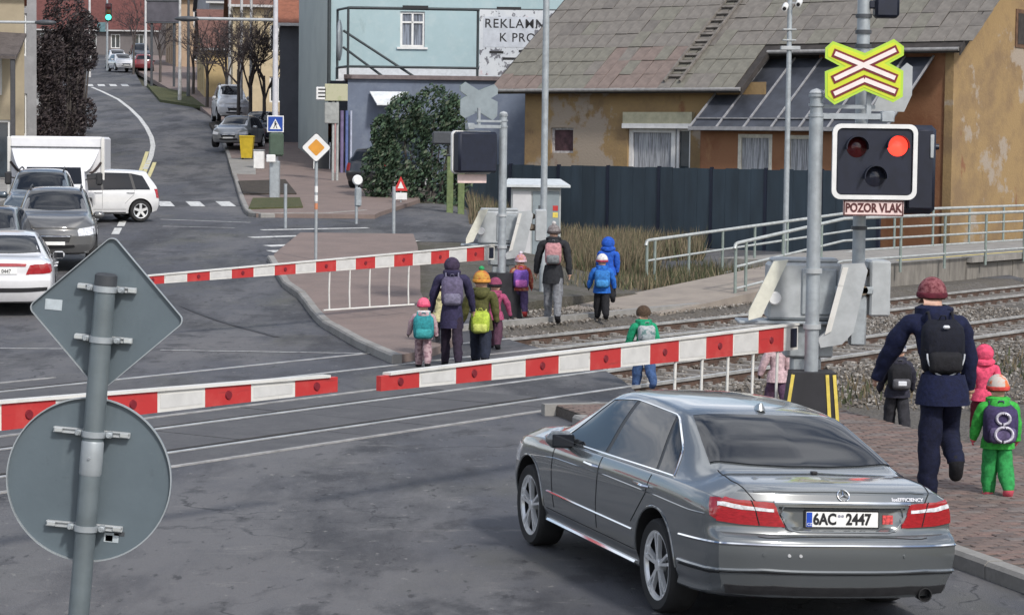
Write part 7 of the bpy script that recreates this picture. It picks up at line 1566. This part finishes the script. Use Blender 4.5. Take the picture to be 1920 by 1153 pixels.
# group on the crossing
PUR = cloth('purple_navy', (.030, .026, .062)); PUT = cloth('plum_dark', (.026, .018, .032))
G = person('woman in a dark purple hooded coat between two children before the far barrier', pp(850, 34.9, 0), .05, 1.58, PUR, PUT, BLKC, legs=((.28, .1), (-.30, .22)), arms=((.15, .42, .1), (.2, .50, .1)), lean=.16, hood=cloth('hood_purple', (.045, .032, .06)), bulk=1.12, hem=.16)
backpack(G, 'grey violet backpack on the purple-coated woman', cloth('pack_greyviolet', (.10, .085, .14)), cloth('pack_greyviolet2', (.15, .14, .20)), .16, .44, .14)
G1 = person('small child in pink hat and pale flowered jacket left of the purple-coated woman', pp(797, 34.6, 0), .05, 1.0, cloth('pink_flower', (.55, .40, .42), c2=(.28, .16, .2), scale=18, thr=(.48, .58)), cloth('pink_flower_t', (.48, .34, .36), c2=(.2, .12, .14), scale=18, thr=(.48, .58)), BLKC, child=True, hat=(cloth('pink_hat', (.66, .12, .20)), cloth('pink_hat_band', (.5, .06, .12)), None), scarf=WHC, arms=((.2, .6, .2), (.1, .4, .1)), bulk=1.15, hem=.05)
backpack(G1, 'teal backpack on the child in the pink hat', cloth('teal', (.025, .20, .22)), cloth('teal2', (.04, .26, .27)), .15, .36, .12)
G2 = person('child in olive jacket and orange hat with green bobble beside the purple-coated woman', pp(905, 35.4, 0), -.05, 1.36, cloth('olive', (.085, .085, .030)), cloth('dark_blue_t', (.018, .022, .038)), BLKC, child=True, hat=(cloth('orange_hat', (.52, .12, .05), c2=(.5, .3, .06), scale=12), cloth('orange_band', (.55, .25, .05)), cloth('green_bobble', (.03, .28, .10))), arms=((.1, .5, .1), (.1, .3, .1)), bulk=1.12, hem=.10)
backpack(G2, 'lime green backpack worn low by the child with the green bobble', cloth('lime', (.36, .46, .06)), cloth('lime2', (.45, .50, .12)), .135, .34, .12).location.z -= .26
G3 = person('child in a pale yellow jacket just ahead of the purple-coated woman on her left', pp(829, 37.5, 0), 0, 1.12, cloth('pale_yellow', (.50, .46, .26)), cloth('grey_t', (.12, .12, .13)), BLKC, child=True, hat=(cloth('yellow_hat', (.55, .50, .22)), WHC, None), bulk=1.1, hem=.05)
G4 = person('child in a magenta jacket ahead of the olive-jacketed child', pp(931, 38.0, 0), -.1, 1.12, cloth('magenta', (.30, .06, .13)), cloth('plum_t', (.07, .03, .05)), BLKC, child=True, hat=(cloth('magenta_hat', (.22, .05, .10)), BLKC, None), arms=((.1, .3, .1), (.2, .6, .1)), bulk=1.1, hem=.05)
Hh = person('adult in black jacket with a grey bobble hat walking beside the far crossing signal', pp(1040, 43.8, 0), -.05, 1.74, cloth('black_jacket', (.022, .023, .027)), cloth('grey_leggings', (.16, .165, .18)), BLKC, legs=((.22, .08), (-.25, .3)), arms=((.1, .35, .2), (-.2, .28, .2)), lean=.06, hat=(cloth('hat_grey', (.30, .27, .27), c2=(.14, .12, .12), scale=16, thr=(.45, .55)), cloth('hat_dark', (.06, .05, .05)), cloth('bobble_pale', (.48, .46, .45))), bulk=1.15, hem=.12)
backpack(Hh, 'pink and grey backpack on the adult in the grey bobble hat', cloth('pack_pink', (.40, .20, .21)), cloth('pack_grey2', (.16, .17, .18)), .15, .42, .13)
I_ = person('child in red and purple clothes with an orange striped hat beside the grey-hatted adult', pp(979, 44.6, 0), .05, 1.13, cloth('red_orange', (.38, .07, .05), c2=(.42, .24, .14), scale=9, thr=(.5, .6)), cloth('purple_t', (.06, .04, .10)), cloth('red_boots', (.40, .05, .05)), child=True, hat=(cloth('hat_orange', (.60, .25, .08), c2=(.5, .3, .45), scale=20), cloth('hat_pinkwhite', (.6, .45, .5)), cloth('bobble_white', (.55, .5, .55))), arms=((.1, .4, .1), (.1, .4, .1)), bulk=1.15, hem=.05)
backpack(I_, 'bright violet backpack on the child in the orange hat', cloth('violet', (.18, .09, .38)), cloth('violet2', (.48, .14, .42)), .14, .36, .12)
BLU = cloth('royal_blue', (.018, .085, .42)); 
J = person('taller child in a royal blue hooded jacket, further of the two blue ones', pp(1143, 47.5, 0), .05, 1.28, BLU, BLKC, BLKC, child=True, hood=BLU, bulk=1.1, hem=.06)
K_ = person('smaller child in blue jacket and white striped hat, nearer of the two blue ones', pp(1132, 44.6, 0), .0, 1.16, cloth('blue2', (.02, .12, .45)), BLKC, BLKC, child=True, hat=(WHC, cloth('hat_redblue', (.35, .06, .10)), None), arms=((.1, .55, .1), (.1, .55, .1)), legs=((.2, .1), (-.2, .3)), bulk=1.2, hem=.08)
backpack(K_, 'lighter blue backpack on the smaller blue-jacketed child', cloth('pack_blue', (.03, .15, .42)), cloth('pack_blue2', (.05, .22, .50)), .145, .36, .12)
for px, py, lb, j in ((602, 300, 'distant person in pale clothes on the far pavement, left of two', cloth('beige', (.36, .32, .26))), (617, 298, 'distant person in orange red jacket on the far pavement, right of two', cloth('rust', (.34, .11, .06)))):
    P = gr(px, py); person(lb, (P.x, P.y, terr(P.x, P.y)+.12), pi if px < 610 else 0, 1.7, j, BLKC, BLKC, hair=HAIR)
